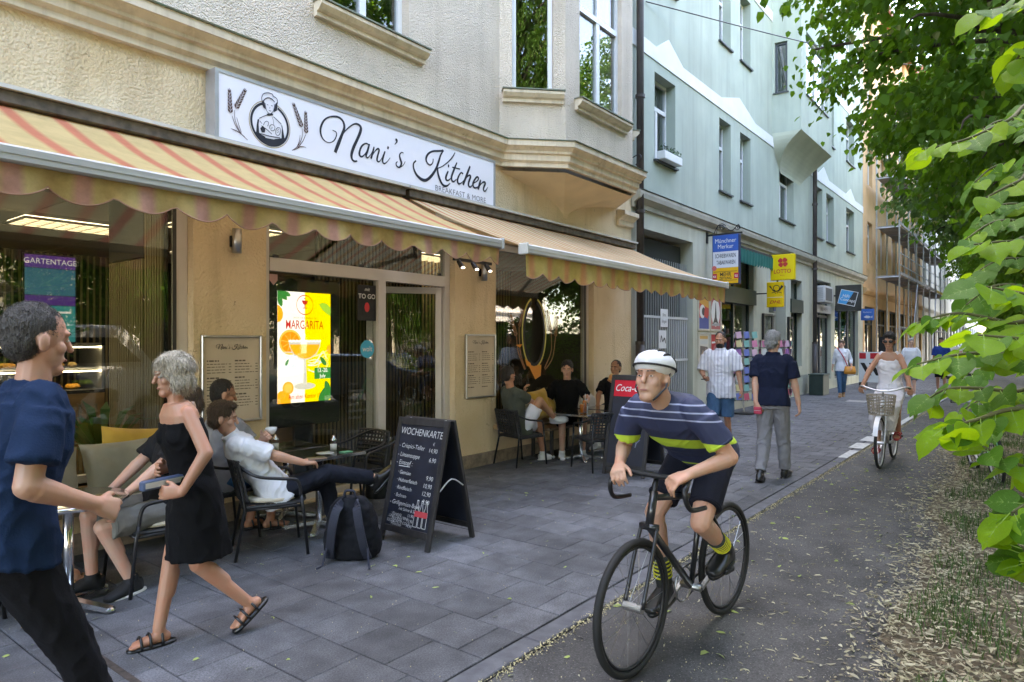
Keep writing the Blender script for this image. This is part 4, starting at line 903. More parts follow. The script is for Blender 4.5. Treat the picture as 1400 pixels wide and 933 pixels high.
text('headline', 'TASTE THE ELEGANCE OF', .022, ADBK, ds, facing(fd(.5, .765, .003), (1, 0, 0), (0, 0, 1)), 1.1)
m = MB(); dell(m, .23, .545, .2, .0022); m.build('orange_slice', ADOR, ds)
m = MB(); dell(m, .23, .545, .165, .0026); m.build('orange_slice_flesh', epaint('ad_orange_flesh', (.95, .30, .01)), ds)
m = MB()
for i in range(9):
    a = R(40*i+10); m.stroke([(.23+.03*math.cos(a), .545+.03*asp*math.sin(a), .006), (.23+.155*math.cos(a), .545+.155*asp*math.sin(a), .008)], fd, .0029)
m.stroke([(.23+.182*math.cos(t*math.pi/20), .545+.182*asp*math.sin(t*math.pi/20), .018) for t in range(41)], fd, .0029, sub=1)
m.build('orange_slice_pith', ADOR2, ds)
m = MB(); m.fill([(.20, .552), (.80, .552), (.785, .50), (.72, .435), (.62, .40), (.55, .385), (.45, .385), (.38, .40), (.28, .435), (.215, .50)], fd, .0034); m.fill([(.478, .385), (.522, .385), (.535, .16), (.465, .16)], fd, .0034)
dell(m, .5, .145, .2, .0034, ry=.055); m.build('cocktail_glass', ADGL, ds)
m = MB(); m.fill([(.22, .525), (.78, .525), (.765, .49), (.70, .44), (.60, .405), (.5, .395), (.4, .405), (.3, .44), (.235, .49)], fd, .004); m.build('cocktail', epaint('ad_cocktail', (1, .46, .02)), ds)
m = MB()
for t in range(26): dell(m, .21+.58*t/25, .556+.004*math.sin(t*2.3), .018, .0042, n=8)
m.build('salt_rim', ADWH, ds)
m = MB()
for i in range(16):
    a = rng.uniform(0, 1); b = rng.uniform(.26, .42); s = 1 if i % 2 else -1; x0 = .5+s*.05
    m.stroke([(x0, b, .004), (x0+s*.15, b+rng.normal(.02, .03), .007), (x0+s*.3, b+rng.normal(.04, .04), .005), (x0+s*(.36+.08*a), b+rng.normal(.05, .04), .002)], fd, .0021+.0001*i)
m.build('splash', ADBL, ds)
drect('date_box', .68, .205, 1, .31, (.02, .25, .05), .0036)
text('date', '13.-20.', .062, ADWH, ds, facing(fd(.84, .283, .0046), (1, 0, 0), (0, 0, 1)), .82, offset=.008); text('date', 'July', .056, ADWH, ds, facing(fd(.84, .232, .0046), (1, 0, 0), (0, 0, 1)), .95, offset=.008)
text('address', 'Am alten Kontor 15', .066, ADRED, ds, facing(fd(.5, .052, .0046), (1, 0, 0), (0, 0, 1)), .72, offset=.008)
m = MB(); dell(m, .19, .135, .10, .003); m.fill([(0, 0), (.24, 0), (.235, .05), (.20, .09), (.12, .115), (.04, .11), (0, .09)], fd, .0026); m.fill([(0, .72), (.05, .73), (.09, .76), (.10, .80), (.08, .84), (.03, .87), (0, .875)], fd, .0026); m.fill([(1, .43), (.95, .44), (.92, .47), (.93, .51), (1, .53)], fd, .0026); m.build('orange_fruit', epaint('ad_fruit', (1, .44, .02)), ds)
m = MB(); dell(m, .19, .135, .075, .0035); m.build('orange_fruit_flesh', ADOR2, ds)
m = MB()
for cx, cz, r, a in ((.06, .97, .14, -35), (.03, .93, .13, -70), (.12, .985, .12, -20), (.17, .365, .055, 60), (.85, .37, .09, 130), (.86, .06, .16, 60), (.95, .10, .16, 110), (.93, .03, .14, 20), (.98, .06, .14, 150)):
    c, s = math.cos(R(a)), math.sin(R(a)); pts = []
    for t in range(12):
        q = 2*math.pi*t/12; x = r*math.cos(q); y = r*.42*math.sin(q)*(1-.25*math.cos(q)); px, pz = cx+x*c-y*s, cz+(x*s+y*c)*asp
        pts.append((min(max(px, 0), 1), min(max(pz, 0), 1)))
    m.fill(pts, fd, .0038+.0002*len(m.f))
m.build('leaf_print', ADGR, ds)
m = MB(); m.fill([(.77, .90), (.84, .915), (.93, .905), (1, .87), (1, .79), (.93, .81), (.85, .84), (.80, .87)], fd, .003); m.build('lime', ADLG, ds)

# stickers and notices on the door glass
def disc(name, c, r, n, material, parent, rx=None):
    return MB().fill([(c[0]+(rx or r)*math.cos(2*math.pi*i/n), c[2]+r*math.sin(2*math.pi*i/n)) for i in range(n)], lambda x, z, d: Vector((x, c[1]-d, z)), 0).build(name, material, parent)
st = thing('round_sticker', 'bright blue round sticker on the door glass', 'sticker', (5.02, W+.121, 1.56)); disc('disc', (0, 0, 0), .10, 32, mat('sticker_blue', (.02, .38, .62), .4), st)
text('lettering', 'wolt', .085, WHITE, st, facing((0, -.002, 0), (1, 0, 0), (0, 0, 1)), .9)
st = thing('coffee_notice', 'black take-away coffee notice hung at the top of the door glass', 'notice', (5.01, W+.118, 2.06)); MB().box(-.13, -.002, -.18, .13, .002, .22).build('sheet', MATTE_BLACK, st)
text('lettering', 'TO GO', .075, WHITE, st, facing((0, -.004, .09), (1, 0, 0), (0, 0, 1)), 1.0, offset=.01); text('lettering', 'mit', .055, WHITE, st, facing((0, -.004, .17), (1, 0, 0), (0, 0, 1)), shear=.3)
disc('red_mark', (0, -.004, -.03), .055, 16, mat('sticker_red', (.6, .01, .02), .4), st, .035)
st = thing('shield_sticker', 'pink shield-shaped sticker on the corner of the black display glass', 'sticker', (3.835, W+.121, 2.26)); MB().fill([(-.045, .05), (.045, .05), (.045, -.01), (0, -.06), (-.045, -.01)][::-1], lambda x, z, d: Vector((x, 0, z)), 0).build('shield', mat('sticker_pink', (.55, .33, .32), .5), st)
st = thing('door_chalk_text', 'white handwritten dish list on the door glass', 'lettering', (4.93, W+.121, .9)); CHALK = mat('chalk_white', (.62, .62, .60), .9)
for i, s in enumerate(('Crispici', 'Linsensuppe', 'Eintopf:', 'Gemüse', 'Hühnerfleisch', 'Rindfleisch', '', 'Grillgemüse-Bowl')):
    if s: text('text_line', s, .05, mat('chalk_faint', (.25, .25, .25), .9), st, facing((-.18, 0, .28-i*.075), (1, 0, 0), (0, 0, 1)), .9, .2, -.01, 'LEFT')

# ------------------------------------------------------------------ wall lamps and menu boards
for (x, lab) in ((3.336, 'small steel up-and-down wall lamp above the wide menu board'), (6.83, 'small steel up-and-down wall lamp above the narrow menu board')):
    t = thing('wall_lamp', lab, 'lamp', (x, W, 2.56)); MB().box(-.03, -.03, -.05, .03, 0, .05).build('bracket', BLACK, t); MB().cyl((0, -.075, -.11), (0, -.075, .11), .04, n=18).build('lamp_body', STEEL, t, True)
def menu(label, x0, x1, z0, z1):
    t = thing('menu_board', label, 'menu board', ((x0+x1)/2, W, 0)); w = (x1-x0)/2; f = MB()
    f.bbox(-w, -.035, z0, -w+.022, -.001, z1, .006); f.bbox(w-.022, -.035, z0, w, -.001, z1, .006); f.bbox(-w+.022, -.035, z0, w-.022, -.001, z0+.022, .006); f.bbox(-w+.022, -.035, z1-.022, w-.022, -.001, z1, .006); f.build('frame', STEEL, t)
    MB().box(-w+.02, -.014, z0+.02, w-.02, -.002, z1-.02).build('sheet', mat('menu_paper', (.60, .50, .38), .6, var=.12, vscale=3, stretch=(1, 1, .3)), t)
    s = (2*w*.52)/2.6; st = [[((p[0]-5.5)*s, z1-.11+(p[1]-3.72)*s, p[2]*s*1.5) for p in q] for q in NANI]
    lettering('title', st, INK, t, lambda x, z, d: Vector((x, -.015-d, z)), .001, 3)
    m = MB(); fr_ = lambda x, z, d: Vector((x, -.0152-d, z)); r = random.Random(int(x0*100))
    def line(xa, L, z, h):
        x = xa
        while x < xa+L:
            q = min(r.uniform(.012, .045), xa+L-x+.01); m.fill([(x, z), (x+q, z), (x+q, z+h), (x, z+h)], fr_, .0008); x += q+.008
    H = z1-z0-.3
    for c, xa in ((0, -w*.82), (1, w*.08)):
        z = z1-.24; k = 0
        while z > z0+.12:
            head = k % 5 == 0
            if head: line(xa, w*.35, z, .013)
            else: line(xa, w*r.uniform(.45, .62), z, .007); line(xa+w*.70, w*.05, z, .007)
            z -= .05 if k % 5 == 4 else .026; k += 1
    m.build('text_line', mat('menu_ink', (.12, .09, .07), .7), t)
    return t
menu('wide beige menu board on the ochre pillar beside the digital display', 3.03, 3.62, .90, 1.70)
menu('narrow pale menu board on the ochre pillar between door and window', 6.52, 7.13, .905, 1.745)

# decals on the window: oval emblem with wheat and script
dw = thing('window_emblem', 'yellow oval window emblem with brown wheat and orange ribbon', 'decal', (0, W+.121, 0))
fw_ = lambda x, z, d: Vector((x, -d, z))
lettering('oval_ring', [ringpts(8.22, 1.78, .30, .52, .03, 105, 435)], mat('decal_yellow', (.55, .48, .10), .5), dw, fw_, .001, 2)
lettering('oval_inner_ring', [ringpts(8.22, 1.78, .255, .47, .045, 105, 435)], MATTE_BLACK, dw, fw_, .0012, 2)
m = MB()
for a, b in (((7.78, 1.72), (7.65, 2.02)), ((7.84, 1.86), (7.95, 2.10)), ((8.66, 1.80), (8.56, 2.12)), ((8.78, 1.72), (8.84, 2.04))): ear(m, a, b, fw_, .002, 2)
for s in ([(7.78, 1.72, .02), (7.82, 1.5, .02), (7.98, 1.24, .03)], [(7.84, 1.86, .02), (7.87, 1.5, .02), (8.0, 1.24, .02)], [(8.66, 1.8, .02), (8.66, 1.5, .02), (8.48, 1.24, .03)], [(8.78, 1.72, .02), (8.7, 1.4, .02), (8.5, 1.22, .02)]): m.stroke(s, fw_, .002)
m.build('wheat', mat('decal_wheat', (.28, .13, .05), .6), dw)
m = MB(); m.fill([(8.05, 1.32), (8.20, 1.28), (8.40, 1.30), (8.38, 1.13), (8.24, 1.08)][::-1], fw_, .003); m.fill([(7.98, 1.40), (8.12, 1.33), (8.17, 1.24), (8.02, 1.30)][::-1], fw_, .0034); m.fill([(7.76, 1.60), (7.92, 1.61), (7.86, 1.56)][::-1], fw_, .003); m.build('ribbon', mat('decal_orange', (.75, .27, .02), .5), dw)
st = [[(8.2+(p[0]-5.5)*.62, 1.12+(p[1]-3.72)*.9, p[2]*.9) for p in q] for q in NANI[:10]]
lettering('script_lettering', st, MATTE_BLACK, dw, fw_, .004)
# ------------------------------------------------------------------ the shops in the green house
DGRN = mat('dark_green_joinery', (.012, .030, .024), .4, var=.2, vscale=5); GREYC = mat('grey_concrete', (.3, .3, .29), .8, var=.15, vscale=5)
for (x, lab, z1) in ((11.19, 'brown downpipe between the cream house and the green house', 17), (23.42, 'brown downpipe running down the middle of the green house front', 17.5)):
    t = thing('downpipe', lab, 'downpipe', (x, W-.11, 0))
    MB().tube([(0, 0, 0), (0, 0, z1)], .068, 12).build('pipe', PIPEM, t, True); MB().tube([(0, 0, 0), (0, 0, 1.6)], .085, 12).build('cast_iron_foot', PIPEM, t, True)
    for z in (1.6, 4.0, 6.1, 8.5, 11): MB().cyl((0, 0, z), (0, 0, z+.06), .088, n=12).build('pipe_clip', PIPEM, t)
# barred gate in the passage
gt = thing('barred_gate', 'white barred folding gate closing the passage beside the downpipe', 'gate', (11.5, W+.12, 0))
bar_lo = MB().cyl((0, 0, .05), (0, 0, 2.12), .017, n=8).mesh('bar', mat('gate_white', (.46, .48, .48), .45)); bar_hi = MB().cyl((0, 0, 2.12), (0, 0, 3.3), .009, n=6).mesh('bar', mat('gate_grey', (.34, .36, .36), .5))
for i in range(22):
    link('bar', bar_lo, gt, (.07+i*.104, 0, 0)); link('bar', bar_hi, gt, (.07+i*.104, 0, 0))
for z in (.06, 1.25, 2.12): MB().box(.03, -.02, z, 2.3, .02, z+.045).build('cross_rail', MATS['gate_white'], gt)
MB().box(.0, .16, 0, 2.33, .2, 3.7).build('backing_door', mat('passage_door', (.02, .028, .028), .6), gt)
for (x, z, s, n) in ((.95, 1.95, ('Bitte', 'klingeln'), .0), (.88, 1.52, ('',), .0)):
    p = MB().box(x, -.03, z, x+.34, -.026, z+.36).build('paper_notice', mat('paper_white', (.66, .66, .64), .8, var=.05), gt)
    for i, q in enumerate(s):
        if q: text('lettering', q, .09, BLACK, p, facing((x+.17, -.032, z+.24-i*.13), (1, 0, 0), (0, 0, 1)), .8)
    if s == ('',): lettering('ink_mark', [[(x+.06, z+.12, .02), (x+.1, z+.25, .03), (x+.16, z+.14, .03), (x+.24, z+.2, .04), (x+.3, z+.1, .03)]], BLACK, p, lambda a, b, d: Vector((a, -.031-d, b)))
# advertising frames
PF = mat('poster_frame', (.50, .47, .38), .5, var=.1)
def poster(x0, z0, w, h, label, shapes, base):
    t = thing('poster_frame', label, 'poster', (x0, W-.035, z0))
    f = MB()
    for a in ((0, 0, 0, .04, .034, h), (w-.04, 0, 0, w, .034, h), (.04, 0, 0, w-.04, .034, .04), (.04, 0, h-.04, w-.04, .034, h)): f.box(*a)
    f.build('frame', PF, t); MB().box(.035, .012, .035, w-.035, .03, h-.035).build('print', mat('poster_base_'+label[:14], base, .5), t)
    for i, (c, pts) in enumerate(shapes):
        MB().fill([(.04+(w-.08)*p[0], .04+(h-.08)*p[1]) for p in pts], lambda x, z, d: Vector((x, .011-d, z)), .0005+.0006*i).build('print_shape', mat('print_%d%d%d' % tuple(int(v*99) for v in c), c, .5), t)
circ = lambda cx, cy, rx, ry, n=16: [(cx+rx*math.cos(2*math.pi*i/n), cy+ry*math.sin(2*math.pi*i/n)) for i in range(n)]
RD, BL, WH, OR, BK = (.5, .03, .03), (.03, .06, .25), (.7, .7, .68), (.6, .3, .05), (.03, .03, .03)
poster(14.06, 1.90, .64, .84, 'framed poster with white swirl on red and blue, on the green wall', [(BL, [(0, 0), (1, 0), (1, .38), (0, .3)]), (OR, [(0, .75), (1, .6), (1, .85), (0, .95)]), (WH, circ(.36, .5, .28, .2)), (BK, circ(.46, .5, .17, .12)), (RD, [(.5, .35), (.9, .3), (.95, .6), (.6, .65)]), (BL, circ(.7, .2, .16, .08))], RD)
poster(14.74, 1.90, .66, .84, 'framed pale poster with a dark pointed tower, under the awning corner', [(WH, circ(.5, .5, .44, .42)), (BK, [(.15, .1), (.4, .35), (.48, .8), (.52, .8), (.6, .35), (.85, .1), (.6, .2), (.4, .2)]), (RD, [(.1, .86), (.9, .9), (.9, .97), (.1, .95)]), ((.3, .3, .3), [(.1, .1), (.9, .1), (.9, .2), (.1, .16)])], (.4, .08, .08))
poster(14.06, 1.04, .64, .82, 'framed cream notice with a brown print, below the white swirl poster', [((.6, .35, .1), [(.1, .86), (.9, .86), (.9, .95), (.1, .95)]), ((.55, .55, .5), [(.12, .7), (.88, .7), (.88, .82), (.12, .82)]), ((.16, .13, .10), [(.12, .1), (.88, .1), (.88, .62), (.12, .66)]), ((.4, .3, .2), circ(.4, .35, .16, .18)), ((.3, .25, .22), circ(.68, .4, .12, .2))], (.62, .58, .48))
poster(14.74, 1.04, .66, .82, 'framed red and blue poster below the tower poster', [(BL, [(0, 0), (1, 0), (1, .3), (0, .4)]), (WH, [(.1, .72), (.9, .75), (.9, .8), (.1, .78)]), ((.5, .2, .2), circ(.5, .5, .25, .2))], RD)
# stationer's window
sw = window(green, 15.503, 17.747, .453, 3.747, W+.12, .30, 2, .07, None, None, GLASS, 'shop_window', DGRN)
MB().box(15.45, W-.06, 2.60, 17.8, W+.11, 2.98).build('fascia', DGRN, sw)
GOODS = [mat('goods_%d' % i, c, .6) for i, c in enumerate(((.6, .1, .2), (.1, .25, .5), (.65, .6, .5), (.7, .5, .1), (.2, .4, .2), (.6, .3, .4), (.08, .08, .09), (.6, .58, .56)))]
for i in range(5):
    MB().box(15.6, W+.45, .7+i*.38, 17.7, W+.75, .72+i*.38).build('display_shelf', GREYC, sw)
for i in range(5):
    for j in range(9):
        h = .12+.2*rng.random(); x = 15.7+j*.22
        tag(MB().bbox(x, W+.5, .722+i*.38, x+.08+.1*rng.random(), W+.6, .722+i*.38+h, .004).build('boxed_goods', GOODS[rng.integers(8)]), "boxed goods on the %s shelf of the stationer's window" % ("lowest", "second lowest", "middle", "second highest", "top")[i], 'box', "goods in the stationer's window")
MB().box(15.55, W+.3, 2.99, 17.7, W+.32, 3.68).build('window_poster', mat('yellow_window_poster', (.62, .42, .06), .6, col2=(.5, .1, .05), vscale=3), sw)
# small teal awning
ta = thing('teal_awning', "short teal valance awning above the stationer's window", 'awning', (0, 0, 0))
MB().box(15.35, W-.42, 3.80, 18.0, W-.001, 3.88).build('cassette', MATTE_BLACK, ta)
m = MB(); vs = []; n = 120
for i in range(n+1):
    x = 15.35+2.65*i/n; z = 3.48+.07*(1-abs(math.sin(math.pi*x/.19))); y = W-.43+.012*math.sin(x*30)
    vs += [(x, y, 3.82), (x, y+.01, z)]
m.add(vs, [(2*i, 2*i+1, 2*i+3, 2*i+2) for i in range(n)]); m.build('valance', mat('teal_cloth', (.015, .20, .17), .8, var=.2, vscale=4, trans=((.02, .3, .25), .3)), ta)
# projecting signs
def proj_sign(name, label, x, y0, y1, z0, z1, body, th=.12):
    t = thing(name, label, 'sign', (x, 0, 0))
    MB().bbox(-th/2, y0, z0, th/2, y1, z1, .012).build('box', body, t)
    return t
def sg_face(t, x, y0, y1, z0, z1, c, name, n='panel'): return MB().box(x-.004, y0, z0, x, y1, z1).build(n, mat(name, c, .35), t)
def sx_m(x, y, z): return facing((x, y, z), (0, -1, 0), (0, 0, 1))
t = proj_sign('newspaper_sign', 'tall blue, white and yellow newspaper sign on a scrolled iron bracket', 14.6, 5.10, 5.70, 2.91, 4.0, mat('sign_edge_navy', (.02, .03, .09), .4))
sg_face(t, -.062, 5.12, 5.68, 3.63, 3.985, (.015, .10, .42), 'sign_blue'); sg_face(t, -.062, 5.12, 5.68, 3.275, 3.628, (.66, .67, .72), 'sign_pale'); sg_face(t, -.062, 5.12, 5.68, 2.925, 3.273, (.80, .42, .01), 'sign_amber')
text('lettering', 'Münchner', .135, WHITE, t, sx_m(-.068, 5.40, 3.86), .86); text('lettering', 'Merkur', .135, WHITE, t, sx_m(-.068, 5.40, 3.735), .86)
text('lettering', 'SCHREIBWAREN', .125, INK, t, sx_m(-.068, 5.40, 3.53), .50, offset=.01); text('lettering', 'TABAKWAREN', .125, INK, t, sx_m(-.068, 5.39, 3.385), .50, offset=.01)
text('lettering', 'MEHR', .12, INK, t, sx_m(-.068, 5.40, 3.125), .8, offset=.012); text('lettering', 'ZEITUNG', .08, INK, t, sx_m(-.068, 5.40, 3.04), .8, offset=.012)
for yy in (5.64, 5.16): MB().box(-.068, yy-.05, 3.03, -.064, yy+.05, 3.15).build('red_tile', mat('tz_red', (.55, .02, .05), .4), t); text('lettering', 'tz', .09, WHITE, t, sx_m(-.07, yy, 3.09), 1.0, offset=.01)
for z in (2.99, 3.185): MB().box(-.067, 5.14, z, -.063, 5.66, z+.008).build('rule', INK, t)
MB().fill([(5.65+.055*math.cos(a*math.pi/8), 3.27+.055*math.sin(a*math.pi/8)) for a in range(16)], lambda y, z, d: Vector((-.069, y, z)), 0).build('seal', mat('seal_red', (.6, .12, .12), .5), t)
br = MB(); br.box(-.02, 5.05, 4.0, .02, W, 4.035); br.box(-.05, W-.02, 3.85, .05, W, 4.1)
def spiral(cy, cz, r0, turns, a0, sgn): return [(0, cy+sgn*r0*(1-t/34)*math.cos(a0+turns*2*math.pi*t/30), cz+r0*(1-t/34)*math.sin(a0+turns*2*math.pi*t/30)) for t in range(31)]
br.tube(smoothpath([(0, 5.68, 4.05), (0, 5.58, 4.22), (0, 5.42, 4.16), (0, 5.28, 4.08), (0, 5.14, 4.20), (0, 5.10, 4.10)]), .009, 6); br.tube(spiral(5.50, 4.16, .07, 1.5, 0, 1), .008, 6); br.tube(spiral(5.17, 4.13, .06, 1.5, 2, 1), .008, 6)
br.tube(smoothpath([(0, 5.62, 4.04), (0, 5.60, 4.2), (0, 5.5, 4.25), (0, 5.42, 4.2)]), .008, 6); br.build('iron_bracket', BLACK, t)
t = proj_sign('lottery_sign', 'square yellow lottery sign with red clover on the green house', 18.0, 4.88, 5.48, 3.24, 3.90, mat('lotto_yellow', (.82, .60, .0), .35))
LR = mat('lotto_red', (.55, .015, .02), .4)
for a in (40, 130, 220, 310):
    c, s = math.cos(R(a)), math.sin(R(a)); m = MB(); cy, cz = 5.17, 3.69
    pts = [(.01, 0), (.05, .05), (.11, .06), (.135, .02), (.12, 0), (.135, -.02), (.11, -.06), (.05, -.05)]
    m.fill([(cy+p[0]*c-p[1]*s, cz+p[0]*s+p[1]*c) for p in pts], lambda y, z, d: Vector((-.064, y, z)), 0).build('clover_leaf', LR, t)
text('lettering', 'LOTTO', .145, LR, t, sx_m(-.066, 5.18, 3.46), .9, offset=.016); text('lettering', 'Bayern', .04, LR, t, sx_m(-.066, 5.18, 3.36), 1.0)
MB().box(-.02, 5.0, 3.9, .02, W, 3.93).build('iron_bracket', BLACK, t); 
t = proj_sign('post_sign', 'small yellow post sign with black horn hung under the lottery sign', 18.0, 5.16, 5.58, 2.55, 3.20, mat('post_yellow', (.80, .50, .0), .35), .1)
lettering('horn', [[(5.50-.33*p[0], 2.86+.28*p[1], p[2]*.3) for p in q] for q in ([(.1, .75, .05), (.25, .45, .08), (.5, .35, .08), (.72, .5, .07), (.7, .8, .06), (.5, .9, .06), (.32, .8, .06), (.3, .55, .06), (.5, .36, .06), (.75, .45, .1), (.95, .85, .22)], [(.0, .85, .14), (.12, .65, .06)], [(.15, .2, .05), (.35, .28, .05), (.45, .15, .05)], [(.55, .15, .05), (.65, .28, .05), (.9, .18, .05)])], BLACK, t, lambda y, z, d: Vector((-.052-d, y, z)))
MB().box(-.054, 5.17, 2.80, -.051, 5.57, 2.81).build('rule', WHITE, t); text('lettering', 'DHL', .11, mat('dhl_red', (.5, .02, .02), .4), t, sx_m(-.055, 5.37, 2.68), 1.3, .35, .015)
MB().box(-.015, 5.3, 3.195, .015, 5.34, 3.26).build('hanger', BLACK, t); MB().box(-.015, 5.55, 2.9, .015, W, 2.93).build('iron_bracket', BLACK, t)
t = thing('number_plate', 'small dark house number plate beside the post sign', 'plate', (19.5, W-.02, 2.72)); MB().bbox(-.09, 0, -.2, .09, .02, .2, .004).build('plate', mat('plate_blue', (.02, .04, .12), .4), t); text('lettering', '42', .14, WHITE, t, facing((0, -.003, .05), (1, 0, 0), (0, 0, 1)))
# doors, windows and cases of the further shop fronts
dd = window(green, 19.003, 20.597, .023, 3.297, W+.3, .25, 2, .08, None, None, GLASS, 'shop_door', mat('cream_joinery', (.45, .42, .34), .5))
ww = window(green, 21.103, 22.297, .903, 3.547, W+.15, .3, 1, .07, None, None, GLASS, 'shop_window', DGRN); MB().box(21.05, W-.04, 2.55, 22.35, W+.14, 2.95).build('fascia', DGRN, ww)
w3 = window(green, 23.953, 26.047, .353, 3.747, W+.12, .35, 2, .07, None, None, GLASS, 'shop_window', mat('anthracite_joinery', (.06, .065, .07), .4)); MB().box(23.97, W-.02, 2.65, 26.03, W+.11, 2.92).build('name_panel', mat('grey_panel', (.38, .38, .38), .5), w3)
text('lettering', 'N. HIFI', .2, BLACK, w3, facing((25.0, W-.024, 2.78), (1, 0, 0), (0, 0, 1)), 1.6)
w4 = window(green, 26.603, 30.697, .303, 2.997, W+.12, 0, 3, .08, None, None, GLASS, 'shop_window', MATS['anthracite_joinery'])
MB().box(26.65, W+.5, .4, 30.6, W+.54, 2.6).build('window_backdrop', mat('blue_backdrop', (.03, .16, .22), .7, var=.4, vscale=1.2), w4)
MB().bbox(24.1, W+.3, .5, 24.6, W+.34, 1.5, .01).build('window_poster', WHITE, w3)
for (x, z0, z1, lab, w) in ((18.4, 1.72, 2.42, 'small black framed display case on the pale green pilaster', .75), (20.72, .9, 2.4, 'tall black framed display case beside the shop door', .36)):
    t = thing('display_case', lab, 'display case', (x, W-.07, z0)); f = MB(); h = z1-z0
    for a in ((0, 0, 0, .05, .069, h), (w-.05, 0, 0, w, .069, h), (.05, 0, 0, w-.05, .069, .05), (.05, 0, h-.05, w-.05, .069, h)): f.box(*a)
    f.build('frame', BLACK, t); MB().box(.05, .03, .05, w-.05, .066, h-.05).build('content', mat('case_paper', (.35, .36, .36), .6, col2=(.15, .12, .12), vscale=9), t); MB().box(.05, .012, .05, w-.05, .018, h-.05).build('pane', CLEAR, t)
t = thing('air_conditioner', 'white boxed air conditioner in the shop window top', 'air conditioner', (24.0, W-.28, 2.98)); MB().bbox(0, 0, 0, 1.1, .55, .55, .02).build('casing', mat('ac_white', (.5, .5, .49), .5, var=.1), t)
for i in range(7): MB().box(-.006, .06, .06+i*.065, .001, .48, .09+i*.065).build('louvre', GREYC, t)
MB().box(.1, -.008, .06, .95, .002, .48).build('grille', mat('ac_dark', (.1, .1, .1), .6), t)
t = proj_sign('hifi_sign', 'dark glossy projecting panel with tilted blue and black hi-fi shop logo', 26.5, 4.95, 5.80, 2.76, 3.70, mat('glossy_dark_panel', (.055, .055, .05), .12, var=.3, vscale=2), .08)
c, s = math.cos(R(-14)), math.sin(R(-14)); fr_ = lambda x, z, d: Vector((-.041-d, 5.38-(x*c-z*s), 3.24+(x*s+z*c)))
for nme, pts, col, d in (('logo_border', [(-.29, -.26), (.29, -.26), (.29, .26), (-.29, .26)], (.68, .68, .68), .001), ('logo_blue', [(-.27, -.24), (.0, -.24), (.14, .24), (-.27, .24)], (.02, .34, .66), .002), ('logo_black', [(.0, -.24), (.27, -.24), (.27, .24), (.14, .24)], (.03, .03, .03), .002)): MB().fill(pts, fr_, d).build(nme, mat('hifi_'+nme, col, .4), t)
for i, q in enumerate(('HiFi', 'Concept')): text('lettering', q, .15, WHITE, t, sx_m(-.045, 5.38+.06-.05*i, 3.30-.14*i) @ Matrix.Rotation(R(-14), 4, 'Z'), .95, offset=.01)
MB().box(-.02, 5.78, 3.3, .02, W, 3.36).build('iron_bracket', BLACK, t)
t = proj_sign('fish_sign', 'small blue hanging sign with a white fish at the end of the green house', 30.0, 5.15, 5.62, 2.53, 2.98, mat('fish_blue', (.02, .14, .5), .4), .05)
MB().fill([(5.52, 2.66), (5.42, 2.72), (5.32, 2.70), (5.26, 2.66), (5.20, 2.71), (5.21, 2.61), (5.26, 2.65), (5.34, 2.61), (5.44, 2.62)], lambda y, z, d: Vector((-.03, y, z)), 0).build('fish', WHITE, t); text('lettering', 'Fischerei', .085, WHITE, t, sx_m(-.03, 5.39, 2.85), 1.0)
MB().box(-.01, 5.5, 2.97, .01, W, 3.0).build('iron_bracket', BLACK, t)
t = thing('utility_box', 'dark green utility box on the pavement beside the downpipe', 'utility box', (22.4, 5.25, 0)); MB().bbox(0, 0, 0, .75, .42, .62, .015).build('cabinet', mat('box_green', (.015, .035, .028), .5, var=.2), t); MB().bbox(-.02, -.02, .62, .77, .44, .66, .01).build('lid', mat('box_green_lid', (.02, .045, .036), .5), t)
# postcard stands
CARD = [mat('card_%d' % i, c, .5) for i, c in enumerate(((.66, .22, .35), (.7, .45, .55), (.65, .65, .62), (.15, .2, .5), (.6, .1, .15), (.2, .45, .4), (.7, .6, .3), (.35, .15, .4)))]
cards = [MB().box(-.055, -.004, 0, .055, .004, .15).mesh('card', c) for c in CARD]
def rack(x, y, label, h, pink, rad=.26):
    t = thing('postcard_stand', label, 'postcard stand', (x, y, 0), .4)
    MB().lathe([(.25, 0), (.25, .03), (.04, .05)], 16).build('base', BLACK, t); MB().cyl((0, 0, .03), (0, 0, h), .02).build('pole', STEEL, t)
    for s in range(4):
        a = s*math.pi/2
        fr = MB()
        for k in range(int((h-.35)/.2)+1): fr.tube([Matrix.Rotation(a, 3, 'Z') @ Vector((q, -rad, .32+k*.2)) for q in (-rad, rad)], .005, 5)
        for q in (-rad, -rad/3, rad/3, rad): fr.tube([Matrix.Rotation(a, 3, 'Z') @ Vector((q, -rad, .3)), Matrix.Rotation(a, 3, 'Z') @ Vector((q, -rad, h-.02))], .005, 5)
        fr.build('wire_side', BLACK, t)
        if s in (0, 3, 2):
            for k in range(int((h-.4)/.2)+1):
                for j in range(3):
                    p = Matrix.Rotation(a, 3, 'Z') @ Vector((-rad+.09+j*.17, -rad-.012, .335+k*.2))
                    ci = rng.choice([0, 1, 0, 2, 1, 4]) if pink else rng.integers(8)
                    link('card', cards[ci], t, p, (R(8)*math.cos(a), R(8)*math.sin(a), a))
rack(16.6, 5.05, 'revolving postcard stand full of pink cards by the stationer\'s window', 1.72, True)
rack(17.5, 5.15, 'revolving postcard stand of mixed cards next to the pink one', 1.74, False)
rack(15.55, 5.35, 'dark narrow card stand standing under the newspaper sign', 1.9, False, .2)
